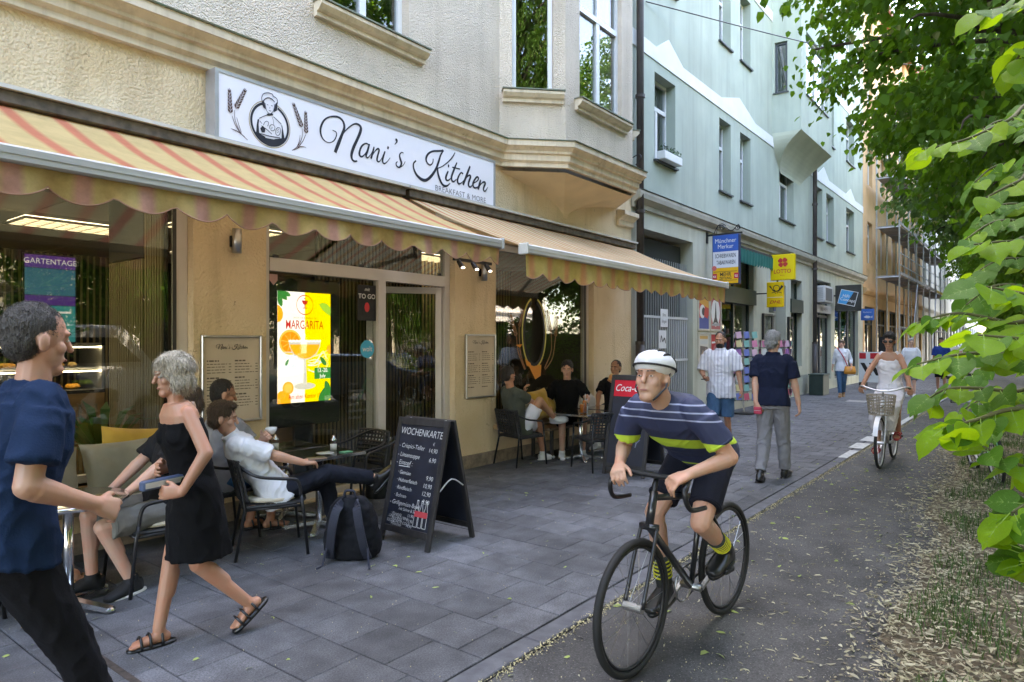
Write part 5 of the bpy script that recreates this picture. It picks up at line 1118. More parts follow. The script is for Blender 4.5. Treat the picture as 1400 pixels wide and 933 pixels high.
# flower box and the cable over the street
t = thing('window_box', 'white window box with small flowers on the first-floor sill', 'planter', (12.05, W-.2, 5.175)); MB().bbox(0, 0, 0, .8, .18, .16, .01).build('trough', WHITE, t)
m = MB()
for i in range(160):
    p = Vector((rng.uniform(.03, .77), rng.uniform(.02, .16), .15+rng.uniform(0, .14))); d = Vector(rng.normal(0, 1, 3)).normalized()*.03; e = Vector(rng.normal(0, 1, 3)).normalized()*.018; m.add([p-d, p+e, p+d, p-e], [(0, 1, 2, 3)])
m.build('flowers', mat('box_flowers', (.04, .09, .03), .6, island=.8, var=.5, vscale=9), t)
MB().tube(smoothpath([(11.6, W-.02, 8.05), (16, 4.2, 8.4), (21, 2.4, 9.0), (34, -2.6, 11.5)], 10), .012, 5).build('overhead_cable', BLACK, label='thin black cable strung over the pavement from the green house', cat='cable')
t = thing('iron_hook', 'small iron hook on the edge of the cream house by the downpipe', 'hook', (10.98, W-.01, 4.95)); MB().tube(smoothpath([(0, 0, 0), (0, -.18, .06), (0, -.22, -.02), (0, -.12, -.12)]), .01, 6).build('hook_rod', BLACK, t)

# ------------------------------------------------------------------ houses farther along
def far_house(name, label, x0, x1, h, wallm, cols, y=W, floors=4, base=4.0, shop=True, dark=True):
    t = thing(name, label, 'building'); ops = []
    n = cols; wd = (x1-x0)/n
    for f in range(floors):
        for i in range(n): ops.append((x0+wd*(i+.5)-.55, x0+wd*(i+.5)+.55, base+1.1+f*3.4, base+2.9+f*3.4))
    sh = [(x0+wd*i+.35, x0+wd*(i+1)-.35, .3, 3.2) for i in range(n)] if shop else []
    m = MB(); facade(m, x0, x1, 0, h, ops+sh, y, .3); m.build('wall', wallm, t)
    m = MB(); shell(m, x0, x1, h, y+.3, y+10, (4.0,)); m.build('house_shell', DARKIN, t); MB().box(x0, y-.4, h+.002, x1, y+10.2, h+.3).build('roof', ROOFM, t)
    m = MB(); cornice(m, [(x0, y), (x1, y)], [(0, 3.7), (.06, 3.7), (.15, 3.85), (.15, 3.95), (0, 4.0)]); m.build('cornice', wallm, t)
    for (a, b, c, d) in ops: window(t, a+.003, b-.003, c+.003, d-.003, y+.14, .3, 2, .06)
    for (a, b, c, d) in sh: window(t, a+.003, b-.003, c+.003, d-.003, y+.12, .25, 2, .07, None, None, GLASS, 'shop_window', DARKF)
    return t
far_house('orange_house', 'orange rendered house behind the scaffold', 31.61, 50, 17, ORANGE, 6)
far_house('far_house', 'pale cream house beyond the scaffolded one', 50.01, 72, 19, CREAMF, 8)
far_house('far_house', 'grey-white house farthest along the street', 72.01, 100, 18, mat('far_white', (.66, .65, .62), .9), 9)
sf = thing('scaffold', 'grey steel scaffold with decks in front of the orange house', 'scaffold', (0, 0, 0))
GALV = mat('galvanised_tube', (.42, .43, .45), .4, .7, var=.15, vscale=3); DECK = mat('scaffold_deck', (.26, .24, .22), .7, var=.2, vscale=3); YB = mat('yellow_toe_board', (.70, .45, .03), .6)
for i in range(8):
    x = 32.3+i*2.5
    for y in (5.45, 4.6): MB().tube([(x, y, 0), (x, y, 12.6)], .032, 8).build('standard', GALV, sf)
    for z in (2.3, 4.4, 6.5, 8.6, 10.7):
        if z > 2.4 or i > 1: MB().tube([(x, 4.55, z), (x, 5.5, z)], .028, 6).build('transom_tube', GALV, sf)
    if i < 7:
        for z in (4.4, 6.5, 8.6, 10.7):
            MB().box(x, 4.62, z+.03, x+2.5, 5.44, z+.08).build('deck', DECK, sf)
            for q in (.5, 1.0): MB().tube([(x, 4.57, z+q), (x+2.5, 4.57, z+q)], .022, 6).build('guard_rail', GALV, sf)
            MB().box(x, 4.55, z+.08, x+2.5, 4.58, z+.22).build('toe_board', YB if (i in (5, 6) and z < 5) else DECK, sf)
        for z in (2.3,): MB().tube([(x, 4.6, z), (x+2.5, 4.6, z)], .024, 6).build('ledger', GALV, sf)
        if i % 3 == 1:
            MB().tube([(x, 4.55, .2), (x+2.5, 4.55, 4.4)], .024, 6).build('brace', GALV, sf); MB().tube([(x+2.5, 4.55, 4.4), (x, 4.55, 8.6)], .024, 6).build('brace', GALV, sf)
for i, (x, y, lab) in enumerate(((27.4, 4.68, 'red and white striped barrier board at the foot of the scaffold'),)):
    t = thing('barrier', lab, 'barrier', (x, y, .1), R(-12)); MB().box(-.02, -.55, .1, .02, .55, 1.2).build('board', WHITE, t)
    for (a, b) in ((.3, .55), (-.15, .15), (-.55, -.35)): MB().box(-.024, a-.0, .95, -.021, min(b, .53), 1.16).build('red_field', mat('barrier_red', (.6, .02, .03), .5), t); 
    for k in range(3): MB().fill([(-.5+k*.3, .35), (-.35+k*.3, .35), (-.1+k*.3, .8), (-.25+k*.3, .8)], lambda y_, z, d: Vector((-.023, y_, z)), 0).build('dark_stripe', BLACK, t)
    for y_ in (-.4, .4): MB().box(-.25, y_-.05, -.1, .25, y_+.05, .1).build('foot', mat('rubber_foot', (.03, .03, .03), .9), t)
for i, (x, y, lab) in enumerate(((36.5, 3.1, 'white folding pavement sign with red lettering beyond the cyclists'), (40.5, 2.7, 'far white folding pavement sign on the pavement'))):
    t = thing('pavement_sign', lab, 'pavement sign', (x, y, 0), R(10)); MB().bbox(-.03, -.5, .12, .03, .5, 1.45, .02).build('board', WHITE, t); MB().box(-.035, -.38, .95, -.031, .38, 1.25).build('print', mat('sign_red_print', (.5, .08, .06), .5, col2=(.65, .6, .58), vscale=16), t); MB().box(-.25, -.45, 0, .25, .45, .12).build('foot', BLACK, t)
t = thing('dark_cabinet', 'dark metal cabinet against the orange house', 'cabinet', (33.6, 5.0, 0)); MB().bbox(0, 0, 0, .8, .6, 1.9, .02).build('casing', MATTE_BLACK, t); MB().box(-.005, .25, .9, 0, .3, 1.1).build('handle', STEEL, t)

# ------------------------------------------------------------------ other side of the street (mirrored in the shop windows)
far_house('opposite_house', 'sunlit pale yellow house across the street', -34, 6, 15, mat('opp_yellow', (.62, .54, .38), .9), 9, y=5.0)
op1 = bpy.data.objects[[o.name for o in COL.objects if o.name.startswith('opposite_house')][-1]]; op1.rotation_euler = (0, 0, math.pi); op1.location = (-10, -14, 0)
far_house('opposite_house', 'sunlit white house across the street', 0, 40, 16, mat('opp_white', (.66, .63, .58), .9), 9, y=5.0)
op2 = bpy.data.objects[[o.name for o in COL.objects if o.name.startswith('opposite_house')][-1]]; op2.rotation_euler = (0, 0, math.pi); op2.location = (44.1, -14, 0)
RUBBER = mat('tyre_rubber', (.015, .015, .016), .8); LAMPR = mat('tail_lamp', (.35, .01, .01), .3); LAMPW = mat('head_lamp', (.6, .6, .6), .15)
def car(name, label, x, y, paint, van=False, flip=False):
    t = thing(name, label, 'van' if van else 'car', (x, y, -.11), math.pi if flip else 0)
    if van: prof = [(-2.3, .35), (-2.35, .9), (-2.3, 1.95), (-2.15, 2.1), (.9, 2.1), (1.5, 1.35), (2.2, 1.1), (2.35, .8), (2.3, .35)]
    else: prof = [(-2.1, .35), (-2.15, .75), (-2.0, .98), (-1.5, 1.05), (-1.0, 1.42), (.2, 1.45), (.9, 1.02), (1.8, .92), (2.1, .7), (2.1, .35)]
    m = MB(); n = len(prof); rows = []
    for yy, s in ((-.86, .96), (-.80, 1), (.80, 1), (.86, .96)):
        for (a, b) in prof: rows.append((a*s, yy if b < 1.1 else yy*.86, b if b < .5 else .35+(b-.35)*s))
    m.add(rows, [(i*n+j, i*n+(j+1) % n, (i+1)*n+(j+1) % n, (i+1)*n+j) for i in range(3) for j in range(n)]+[tuple(range(n-1, -1, -1)), tuple(3*n+j for j in range(n))])
    m.build('body', paint, t)
    GL = mat('car_glass', (.015, .018, .02), .08)
    for s in (-1, 1):
        g = MB()
        yy = s*.80
        pts = [(-1.9, 1.3), (-1.9, 1.85), (.75, 1.85), (1.25, 1.35)] if van else [(-1.35, 1.02), (-.95, 1.34), (.15, 1.37), (.7, 1.02)]
        g.prism(pts, 'y', s*.755, s*.79 if not van else s*.80); g.build('side_window', GL, t)
        for wx in (-1.35, 1.35):
            M = Matrix.Translation((wx, s*.76, .32)) @ Matrix.Rotation(math.pi/2, 4, 'X'); w = MB().lathe([(.2, -.1), (.32, -.1), (.33, 0), (.32, .1), (.2, .1)], 20, m=M).build('wheel', RUBBER, t, True); MB().lathe([(.0, .08), (.2, .105), (.2, -.105), (0, -.08)], 16, m=M).build('rim', STEEL, w)
        MB().bbox(2.02 if not van else 2.2, s*.62-.14, .65, 2.12 if not van else 2.34, s*.62+.14, .8, .02).build('headlight', LAMPW, t); MB().bbox(-2.17 if not van else -2.36, s*.68-.1, .75, -2.05, s*.68+.1, .95, .02).build('taillight', LAMPR, t)
car('parked_van', 'white van parked at the kerb across the verge', 5.2, -3.7, mat('van_white', (.75, .75, .75), .3, coat=.5), True)
car('parked_car', 'dark blue car parked at the kerb across the verge', -1.2, -3.7, mat('car_blue', (.02, .04, .12), .25, coat=1.0))
car('parked_car', 'silver-blue car parked ahead of the white van', 11.5, -3.7, mat('car_silver', (.18, .25, .34), .3, .4, coat=1.0), flip=True)
car('parked_car', 'black car parked behind the dark blue car', -6.8, -3.7, mat('car_black', (.015, .015, .016), .25, coat=1.0))
car('parked_car', 'dark red car parked ahead of the silver-blue one', 17.5, -3.7, mat('car_red', (.12, .012, .012), .25, coat=1.0))  # this car and the next van added to block the bright mirrored house
car('parked_van', 'dark grey van parked far ahead of the silver-blue car', 23.5, -3.7, mat('van_grey', (.05, .055, .06), .3, coat=.6), True)
# ------------------------------------------------------------------ café furniture
TUBE = mat('chair_black_tube', (.022, .022, .024), .35, .3); WICK = mat('black_wicker', (.020, .020, .022), .5, var=.3, vscale=40)
def chair_proto():
    t = thing('chair', 'x', 'chair')
    s = MB()                                                   # woven seat: rim and crossing bands
    rim = [(.21, -.19, .40), (.21, .19, .40), (-.17, .20, .39), (-.21, .12, .39), (-.21, -.12, .39), (-.17, -.20, .39)]
    s.tube(smoothpath(rim, 4, True), .012, 6, closed=True)
    for i in range(11): x = -.19+i*.039; w = .195 if x > -.15 else .15; s.bar((x, -w, .40), (x, w, .40), .028, .006)
    for i in range(10): y = -.175+i*.039; s.bar((-.2, y, .405), (.21, y, .405), .028, .006)
    s.build('seat', WICK, t)
    b = MB(); pts = []
    def bp(u, v): a = u*1.15; return Vector((-.235-.07*v+.10*(1-math.cos(a)), .25*math.sin(a)*1.02, .44+.30*v))
    for v in np.linspace(0, 1, 9): b.tube([bp(u, v) for u in np.linspace(-1, 1, 9)], .011, 5)
    for u in np.linspace(-1, 1, 13): b.tube([bp(u, v)+Vector((-.006, 0, 0)) for v in np.linspace(0, 1, 4)], .010, 5)
    b.build('backrest', WICK, t)
    f = MB()                                                   # armrests run round the back as one tube
    f.tube(smoothpath([(.20, -.245, .45), (.17, -.255, .575), (.05, -.265, .60), (-.12, -.262, .63), (-.24, -.17, .70), (-.285, 0, .745), (-.24, .17, .70), (-.12, .262, .63), (.05, .265, .60), (.17, .255, .575), (.20, .245, .45)], 6), .0125, 8)
    f.tube([(.21, -.245, .38), (.21, .245, .38)], .011, 6); f.tube([(-.18, -.2, .38), (-.18, .2, .38)], .011, 6)
    f.tube([(.21, -.235, .38), (-.2, -.2, .37)], .011, 6); f.tube([(.21, .235, .38), (-.2, .2, .37)], .011, 6); f.build('arm_frame', TUBE, t, True)
    for s_ in (-1, 1):
        MB().tube([(.20, s_*.245, .46), (.215, s_*.245, .36), (.25, s_*.25, .0)], .0125, 8).build('leg', TUBE, t, True)
        MB().tube([(-.24, s_*.2, .60), (-.20, s_*.205, .38), (-.27, s_*.235, .0)], .0125, 8).build('leg', TUBE, t, True)
    return t
CUSH = mat('cream_seat_pad', (.60, .53, .42), .9, var=.1, vscale=12, bump=.2, bscale=30)
_chair = chair_proto(); _used = [False]
def chair(x, y, deg, label, pad=False):
    c = _chair if not _used[0] else copy_tree(_chair); _used[0] = True
    c.location = (x, y, 0); c.rotation_euler = (0, 0, R(deg)); c['label'] = label; c['group'] = 'black wicker café chairs'
    for q in list(c.children):
        if q.name.startswith('seat_pad'): bpy.data.objects.remove(q)
    if pad: PADS.append((x, y, deg, label))
    return c
PADS = []
chair(2.17, 4.78, 176, 'black wicker chair at the round table, person in dark T-shirt sitting in it', True)
chair(3.05, 4.79, -27, 'black wicker chair with cream pad under the man in white shirt', True)
chair(2.98, 5.45, -8, 'black wicker chair under the man in grey T-shirt by the wall')
chair(4.32, 5.33, 178, 'empty black wicker chair by the bin, far side of the square tables')
chair(4.36, 4.72, 186, 'empty black wicker chair behind the chalkboard at the square table')
chair(7.28, 5.52, -12, 'black wicker chair under the man in olive T-shirt')
chair(7.62, 4.52, 62, 'empty black wicker chair with its back to the pavement')
chair(8.55, 4.45, 110, 'empty black wicker chair beside the red-topped chalkboard')
chair(1.05, 5.05, 4, 'black wicker chair at the window end of the round table')
for (x, y, d, l) in PADS:
    m = MB(); m.loft([((0, 0, .408), (1, 0, 0), (0, 1, 0), .17, .17), ((0, 0, .415), (1, 0, 0), (0, 1, 0), .205, .2), ((0, 0, .435), (1, 0, 0), (0, 1, 0), .205, .2), ((0, 0, .445), (1, 0, 0), (0, 1, 0), .17, .17)], 24)
    o = m.build('seat_pad', CUSH, None, True); o.location = (x, y, 0); o.rotation_euler = (0, 0, R(d)); tag(o, 'cream seat pad on the chair of the '+('man in white shirt' if d < 0 else 'dark T-shirt sitter'), 'seat pad')
# tables
TTOP = mat('dark_glass_top', (.025, .024, .022), .12, var=.3, vscale=3, coat=.6)
def table(x, y, w, d, z, label, deg=0):
    t = thing('square_table', label, 'table', (x, y, 0), R(deg))
    MB().bbox(-w/2+.012, -d/2+.012, z-.018, w/2-.012, d/2-.012, z, .004).build('table_top', TTOP, t)
    r = MB()
    for a in ((-w/2, -d/2, w/2, -d/2+.012), (-w/2, d/2-.012, w/2, d/2), (-w/2, -d/2+.012, -w/2+.012, d/2-.012), (w/2-.012, -d/2+.012, w/2, d/2-.012)): r.box(a[0], a[1], z-.026, a[2], a[3], z-.002)
    r.build('rim', CHROME, t)
    MB().tube([(0, 0, .05), (0, 0, z-.02)], .03, 14).build('column', CHROME, t, True)
    for k in range(4):
        a = math.pi/4+k*math.pi/2; q = MB(); e = Vector((math.cos(a)*.29, math.sin(a)*.29, .018)); q.bar((0, 0, .06), e, .05, .03); q.ell(e, (.03, .03, .018), 10, 6); q.build('foot', mat('polished_aluminium', (.68, .68, .68), .25, .9), t)
    return t
table(3.66, 5.0, .62, .52, .665, 'dark square table with the white saucer, beside the man in white shirt')
table(3.68, 5.54, .62, .52, .665, 'dark square table against the pillar under the menu board')
table(8.05, 5.05, .70, .66, .665, 'dark square table with orange drinks beside the olive T-shirt')
table(8.85, 5.05, .70, .66, .665, 'dark square table in front of the man with the can')
rt = thing('round_table', 'round chrome-edged table with a yellowish reflecting top', 'table', (1.6, 4.68, 0))
MB().lathe([(.30, .655), (.315, .655), (.318, .675), (.305, .68), (0, .68)], 40).build('table_top', mat('mirror_top', (.33, .30, .12), .12, .6, col2=(.45, .45, .42), vscale=7), rt, True)
MB().lathe([(.319, .652), (.326, .66), (.326, .676), (.319, .682)], 40).build('rim', CHROME, rt, True)
MB().tube([(0, 0, .05), (0, 0, .655)], .03, 14).build('column', CHROME, rt, True)
for k in range(4):
    a = .5+k*math.pi/2; q = MB(); e = Vector((math.cos(a)*.29, math.sin(a)*.29, .018)); q.bar((0, 0, .06), e, .05, .03); q.ell(e, (.03, .03, .018), 10, 6); q.build('foot', CHROME, rt)
# crockery and drinks
PORC = mat('porcelain', (.72, .72, .71), .2); ORD = mat('orange_drink', (.80, .20, .01), .3, emit=None); SUG = mat('sugar', (.7, .68, .64), .6)
def saucer(x, y, z, label): 
    t = thing('saucer', label, 'saucer', (x, y, z)); MB().lathe([(.03, .0), (.04, .004), (.075, .014), (.078, .017), (.04, .008), (0, .007)], 24).build('dish', PORC, t, True)
    MB().bar((-.04, .03, .02), (.07, .02, .024), .012, .004).build('spoon', CHROME, t)
def cup(x, y, z, label, rz=0, parent=None):
    t = thing('cup', label, 'cup', (x, y, z), rz); MB().lathe([(.02, 0), (.024, .004), (.038, .03), (.042, .055), (.039, .055), (.034, .03), (.015, .008), (0, .008)], 20).build('bowl', PORC, t, True)
    MB().tube([(.038+.02*math.sin(a), 0, .03+.018*math.cos(a)) for a in np.linspace(0, math.pi, 8)], .005, 6).build('handle', PORC, t, True); return t
def shaker(x, y, z, label):
    t = thing('sugar_shaker', label, 'sugar shaker', (x, y, z)); MB().lathe([(.032, 0), (.036, .01), (.034, .06), (.026, .09)], 16).build('glass', CLEAR, t, True); MB().lathe([(.028, .003), (.03, .06), (0, .062)], 14).build('sugar', SUG, t, True); MB().lathe([(.028, .088), (.028, .10), (.012, .118), (.008, .14), (0, .14)], 16).build('cap', CHROME, t, True)
saucer(3.62, 4.86, .665, 'white saucer with spoon on the square table'); shaker(3.80, 4.98, .665, 'glass sugar shaker on the table beside the white saucer'); shaker(3.50, 5.42, .665, 'glass sugar shaker on the table under the menu board'); shaker(8.28, 5.1, .665, 'glass sugar shaker next to the orange drinks')
cup(1.55, 4.70, .682, 'white cup on the round table')
t = thing('napkin_card', 'green card lying on the square table', 'card', (3.82, 4.83, .666)); MB().bbox(-.05, -.035, 0, .05, .035, .006, .002).build('card_sheet', mat('green_card', (.12, .42, .22), .6), t)
for (x, y, h, lab) in ((7.93, 4.95, .14, 'short glass of orange drink on the table'), (8.08, 5.0, .19, 'tall glass of orange drink with a straw')):
    t = thing('drink_glass', lab, 'glass', (x, y, .665)); MB().lathe([(.03, 0), (.036, h), (.034, h), (.028, .006), (0, .006)], 18).build('tumbler', CLEAR, t, True); MB().lathe([(.026, .008), (.031, h*.85), (0, h*.85)], 16).build('drink', ORD, t, True)
    if h > .15: MB().tube([(.01, 0, .02), (.03, .01, h+.06)], .004, 6).build('straw', WHITE, t)
# benches and cushions under the windows
BEN = mat('bench_dark', (.035, .032, .03), .6, var=.2)
def bench(x0, x1, label):
    t = thing('bench', label, 'bench', (0, 0, 0))
    for i in range(5): MB().bbox(x0, 5.36+i*.082, .40, x1, 5.43+i*.082, .435, .004).build('seat_plank', mat('bench_wood', (.16, .10, .055), .6, var=.25, vscale=2, stretch=(.3, 6, 6)), t)
    for x in (x0+.08, (x0+x1)/2, x1-.12):
        MB().box(x, 5.38, 0, x+.04, 5.42, .40).build('leg', BEN, t); MB().box(x, 5.70, 0, x+.04, 5.74, .40).build('leg', BEN, t)
bench(-1.6, 2.82, 'wooden slat bench with olive cushions under the café window'); bench(7.75, 9.7, 'wooden slat bench with yellow cushions under the emblem window')
def pillow(x, y, z, w, h, tilt, rz, m, label, thick=.085, roll=0):
    q = MB(); n = 14; vs = []
    for sd in (1, -1):
        for i in range(n+1):
            for j in range(n+1):
                u, v = 2*i/n-1, 2*j/n-1; k = ((1-u**4)*(1-v**4))**.55; pin = 1-.07*(1-abs(u))*abs(v)**3-.0
                uu = u*(1-.08*(1-v*v)*0); px = w/2*u*(1-.07*(1-v*v)); pz = h/2*v*(1-.07*(1-u*u))
                wr = .006*math.sin(9*u+5*v+x*7)*k+.02*noise.noise((u*1.7+x, v*1.7, x*3))*k
                vs.append((px, sd*(thick*k)+wr, pz))
    N = (n+1)**2
    fs = [(i*(n+1)+j, (i+1)*(n+1)+j, (i+1)*(n+1)+j+1, i*(n+1)+j+1) for i in range(n) for j in range(n)]
    q.add(vs, [f[::-1] for f in fs]+[tuple(a+N for a in f) for f in fs])
    o = q.build('cushion', m, None, True); o.location = (x, y, z+h/2*math.cos(tilt)); o.rotation_euler = (tilt, roll, rz); tag(o, label, 'cushion', 'cushions on the café benches'); return o
OLV = mat('olive_linen', (.27, .25, .185), .95, var=.12, vscale=6, bump=.25, bscale=90, sheen=.2); MUS = mat('mustard_linen', (.50, .30, .045), .95, var=.15, vscale=6, bump=.25, bscale=90, sheen=.2); BEI = mat('beige_linen', (.46, .41, .33), .95, var=.1, vscale=6, bump=.25, bscale=90)
pillow(2.28, 5.58, .44, .56, .46, -.35, .05, OLV, 'wide olive cushion in front of the mustard one on the long bench')
pillow(1.72, 5.56, .44, .50, .44, -.30, -.06, OLV, 'olive cushion beside the wide olive one on the long bench'); pillow(1.15, 5.58, .44, .50, .44, -.30, .08, OLV, 'olive cushion behind the round table')
pillow(2.42, 5.72, .54, .50, .42, -.18, -.05, MUS, 'mustard cushion leaning on the long window', roll=.12); pillow(1.5, 5.72, .54, .5, .38, -.18, .1, BEI, 'grey-beige cushion leaning on the long window')
pillow(7.95, 5.70, .52, .48, .44, -.2, .05, MUS, 'mustard cushion upright behind the olive T-shirt', roll=-.08); pillow(8.22, 5.72, .50, .42, .36, -.3, .1, MUS, 'second mustard cushion, tilted, next to the man in black', roll=.3)
pillow(8.85, 5.70, .50, .46, .44, -.2, -.1, BEI, 'beige cushion beside the man in black T-shirt'); pillow(7.62, 5.70, .46, .44, .38, -.25, .1, OLV, 'olive cushion on the short bench behind the seated man'); pillow(9.3, 5.70, .44, .44, .38, -.25, .1, BEI, 'beige cushion at the end of the short bench')
pad = MB(); pad.bbox(-1.55, 5.37, .437, 2.78, 5.76, .475, .012); o = pad.build('bench_pad', BEI); tag(o, 'long pale pad on the bench under the café window', 'pad')
# bin
t = thing('waste_bin', 'round black bin with a steel top beside the door', 'bin', (4.78, 5.52, 0)); MB().lathe([(.115, 0), (.125, .02), (.135, .58), (.13, .6)], 24).build('bin_body', MATTE_BLACK, t, True); MB().lathe([(.14, .595), (.14, .625), (.12, .635), (.09, .62), (0, .615)], 24).build('ash_top', STEEL, t, True)
# floor-cleaning sign inside the door
t = thing('wet_floor_sign', 'yellow folding floor sign inside the café door', 'floor sign', (3.95, 6.5, 0))
for s in (-1, 1): MB().add([(-.13, s*.16, 0), (.13, s*.16, 0), (.09, s*.02, .62), (-.09, s*.02, .62), (-.13, s*.175, 0), (.13, s*.175, 0), (.09, s*.035, .62), (-.09, s*.035, .62)], [(0,1,2,3),(4,5,6,7),(0,1,5,4),(1,2,6,5),(2,3,7,6),(3,0,4,7)]).build('panel', mat('floor_sign_yellow', (.75, .5, .02), .4), t)

# ------------------------------------------------------------------ chalkboards
SLATE = mat('chalkboard_slate', (.012, .015, .026), .45, var=.35, vscale=5); FRB = mat('board_frame_black_wood', (.022, .02, .02), .5, var=.35, vscale=6, stretch=(4, 4, .6))
def aboard(name, label, x0, x1, ya, yb, h, writing):
    t = thing(name, label, 'chalkboard', ((x0+x1)/2, (ya+yb)/2, 0)); w = (yb-ya)/2; dx = (x1-x0)/2
    for sgn, nm in ((-1, 'front'), (1, 'rear')):
        ux = Vector((0, -1, 0)) if sgn < 0 else Vector((0, 1, 0)); up = Vector((-sgn*(dx-.03), 0, h)).normalized()
        M = facing((sgn*dx, 0, 0), ux, up); L = Vector((dx-.03, 0, h)).length
        p = MB()
        for a in ((-w, 0, -w+.045, L), (w-.045, 0, w, L), (-w+.045, .09, w-.045, .14), (-w+.045, L-.06, w-.045, L)): p.bbox(a[0], a[1], -.014, a[2], a[3], .014, .003, M)
        fr = p.build('panel_frame', FRB, t)
        MB().box(-w+.042, .135, -.006, w-.042, L-.055, .004, M).build('slate', SLATE, fr)
        if sgn < 0: writing(fr, M, w, L)
    for s in (-1, 1): MB().tube(smoothpath([(-dx*.52, s*(w-.012), h*.45), (0, s*(w-.012), h*.53), (dx*.52, s*(w-.012), h*.46)], 4), .006, 6).build('stay', mat('stay_grey', (.42, .43, .42), .5), t)
    for s in (-1, 1): MB().cyl((-.03, s*w*.7, h-.015), (.03, s*w*.7, h-.015), .012).build('hinge', STEEL, t)
    return t
def write1(fr, M, w, L):
    def ln(s, x, y, sz, al='LEFT', sx=.9): text('chalk_line', s, sz, CHALK, fr, M @ Matrix.Translation((x, y, .0062)) @ Matrix.Rotation(R(-1.5), 4, 'Z'), sx, .12, -.008, al)
    ln('WOCHENKARTE', 0, L-.12, .082, 'CENTER', .78); ln('€', .15, L-.20, .035)
    for s, pr, y, sz in (('- Crispici-Teller', '14,90', .235, .052), ('- Linsensuppe', '6,90', .31, .052), ('- Eintopf :', '', .375, .054)):
        ln(s, -.235, L-y, sz); 
        if pr: ln(pr, .21, L-y-.02, .05, 'RIGHT')
    MB().box(-.2, L-.408, .0062, -.07, L-.403, .0066, M).build('chalk_rule', CHALK, fr)
    for i, (s, pr) in enumerate((('· Gemüse', '9,90'), ('· Hühnerfleisch', '10,90'), ('· Rindfleisch', '12,90'), ('· Bohnen', '9,90'))): ln(s, -.2, L-.455-i*.062, .044); ln(pr, .21, L-.475-i*.062, .05, 'RIGHT')
    ln('- Grillgemüse-Bowl', -.235, L-.70, .05); ln('mit Sahne & Salat', -.12, L-.745, .036)
    for i, (s, pr) in enumerate((('· Klassisch', '11,90'), ('· Feta Käse', '13,90'), ('· Hähnchen', '14,90'), ('· Couscous', '10,90'))): ln(s, -.2, L-.79-i*.04, .034); ln(pr, .06, L-.79-i*.04, .034, 'RIGHT')
    ln('..UND DAZU EINE', -.225, .215, .032); ln('EISGEKÜHLTE COLA!', -.235, .178, .032)
    fm = lambda x, y, d: M @ Vector((x, y, .0062+d)); m = MB()
    for k in range(3):
        x = .09+k*.05; 
        for s in (-1, 1): m.stroke([(x+s*.02, .165, .004), (x+s*.02, .23, .004), (x+s*.021, .28, .004), (x+s*.009, .33, .004), (x+s*.008, .375, .004)], fm, .0005)
        m.stroke([(x-.02, .165, .004), (x+.02, .165, .004)], fm, .0005); m.stroke([(x-.008, .372, .008), (x+.008, .372, .008)], fm, .0005)
    m.build('bottle_drawing', CHALK, fr); MB().box(.068, .245, .0066, .212, .29, .0072, M).build('red_label', mat('chalk_red', (.5, .05, .06), .8), fr)
aboard('chalkboard', 'standing black chalkboard with the handwritten weekly menu, beside the backpack', 3.75, 4.28, 3.73, 4.31, 1.0, write1)
def write2(fr, M, w, L):
    MB().box(-w+.05, L-.27, .0062, w-.05, L-.065, .0075, M).build('red_header', mat('cola_red', (.62, .01, .03), .4), fr)
    text('lettering', 'Coca-Cola', .125, WHITE, fr, M @ Matrix.Translation((0, L-.165, .0085)), .85, .35, .004)
    text('chalk_line', 'DAY', .15, mat('chalk_dim', (.2, .22, .26), .9), fr, M @ Matrix.Translation((.02, .40, .0062)), 1.0, .2, -.01)
aboard('chalkboard', 'tall chalkboard with a red drink header standing before the seated men', 7.36, 7.95, 3.72, 4.30, 1.22, write2)

# ------------------------------------------------------------------ backpack
bpk = thing('backpack', 'black backpack with grey zips leaning on the pavement beside the chalkboard', 'backpack', (3.33, 4.13, 0), R(38))
CORD = mat('cordura_black', (.007, .008, .011), .8, spec=.25, var=.3, vscale=10, bump=.3, bscale=160); STRAP = mat('strap_navy', (.02, .024, .04), .75, bump=.3, bscale=90)
def bag_wr(co, no): 
    out = co.copy()
    for i, p in enumerate(co): out[i] = p+no[i]*(.008*noise.noise(Vector(p)*14)+.004*noise.noise(Vector(p)*30))
    return out
m = MB(); X_, Y_, Z_ = (1, 0, 0), (0, 1, 0), (0, 0, 1)
m.loft([((0, 0, .0), X_, Y_, .10, .15), ((0, 0, .015), X_, Y_, .125, .185), ((-.01, 0, .12), X_, Y_, .135, .20), ((-.02, 0, .28), X_, Y_, .12, .195), ((-.04, 0, .40), X_, Y_, .09, .16), ((-.055, 0, .465), X_, Y_, .05, .10), ((-.06, 0, .48), X_, Y_, .02, .05)], 26)
m.loft([((.10, 0, .02), X_, Y_, .06, .14), ((.115, 0, .05), X_, Y_, .07, .16), ((.11, 0, .20), X_, Y_, .065, .155), ((.085, 0, .27), X_, Y_, .04, .11)], 20)
m.ell((0, .19, .12), (.07, .03, .10)); m.ell((0, -.19, .12), (.07, .03, .10))
remesh(m, 'bag_body', CORD, .010, 4, bpk, bag_wr)
for s in (-1, 1):
    q = MB(); pth = smoothpath([(-.11, s*.05, .44), (-.19, s*.075, .40), (-.215, s*.10, .28), (-.18, s*.125, .12), (-.12, s*.14, .03)], 6)
    for a, b in zip(pth, pth[1:]): q.bar(a, b+(b-a)*.15, .06, .016, (1, 0, .2))
    q.build('shoulder_strap', STRAP, bpk); MB().tube([(-.18, s*.15, .12), (-.22, s*.17, .0), (-.30, s*.19, .005)], .008, 6).build('loose_strap', STRAP, bpk)
    MB().tube(smoothpath([(.10, s*.165, .05), (.13, s*.15, .16), (.09, s*.13, .27)], 5), .006, 6).build('zip', mat('zip_silver', (.5, .5, .5), .35, .8), bpk)
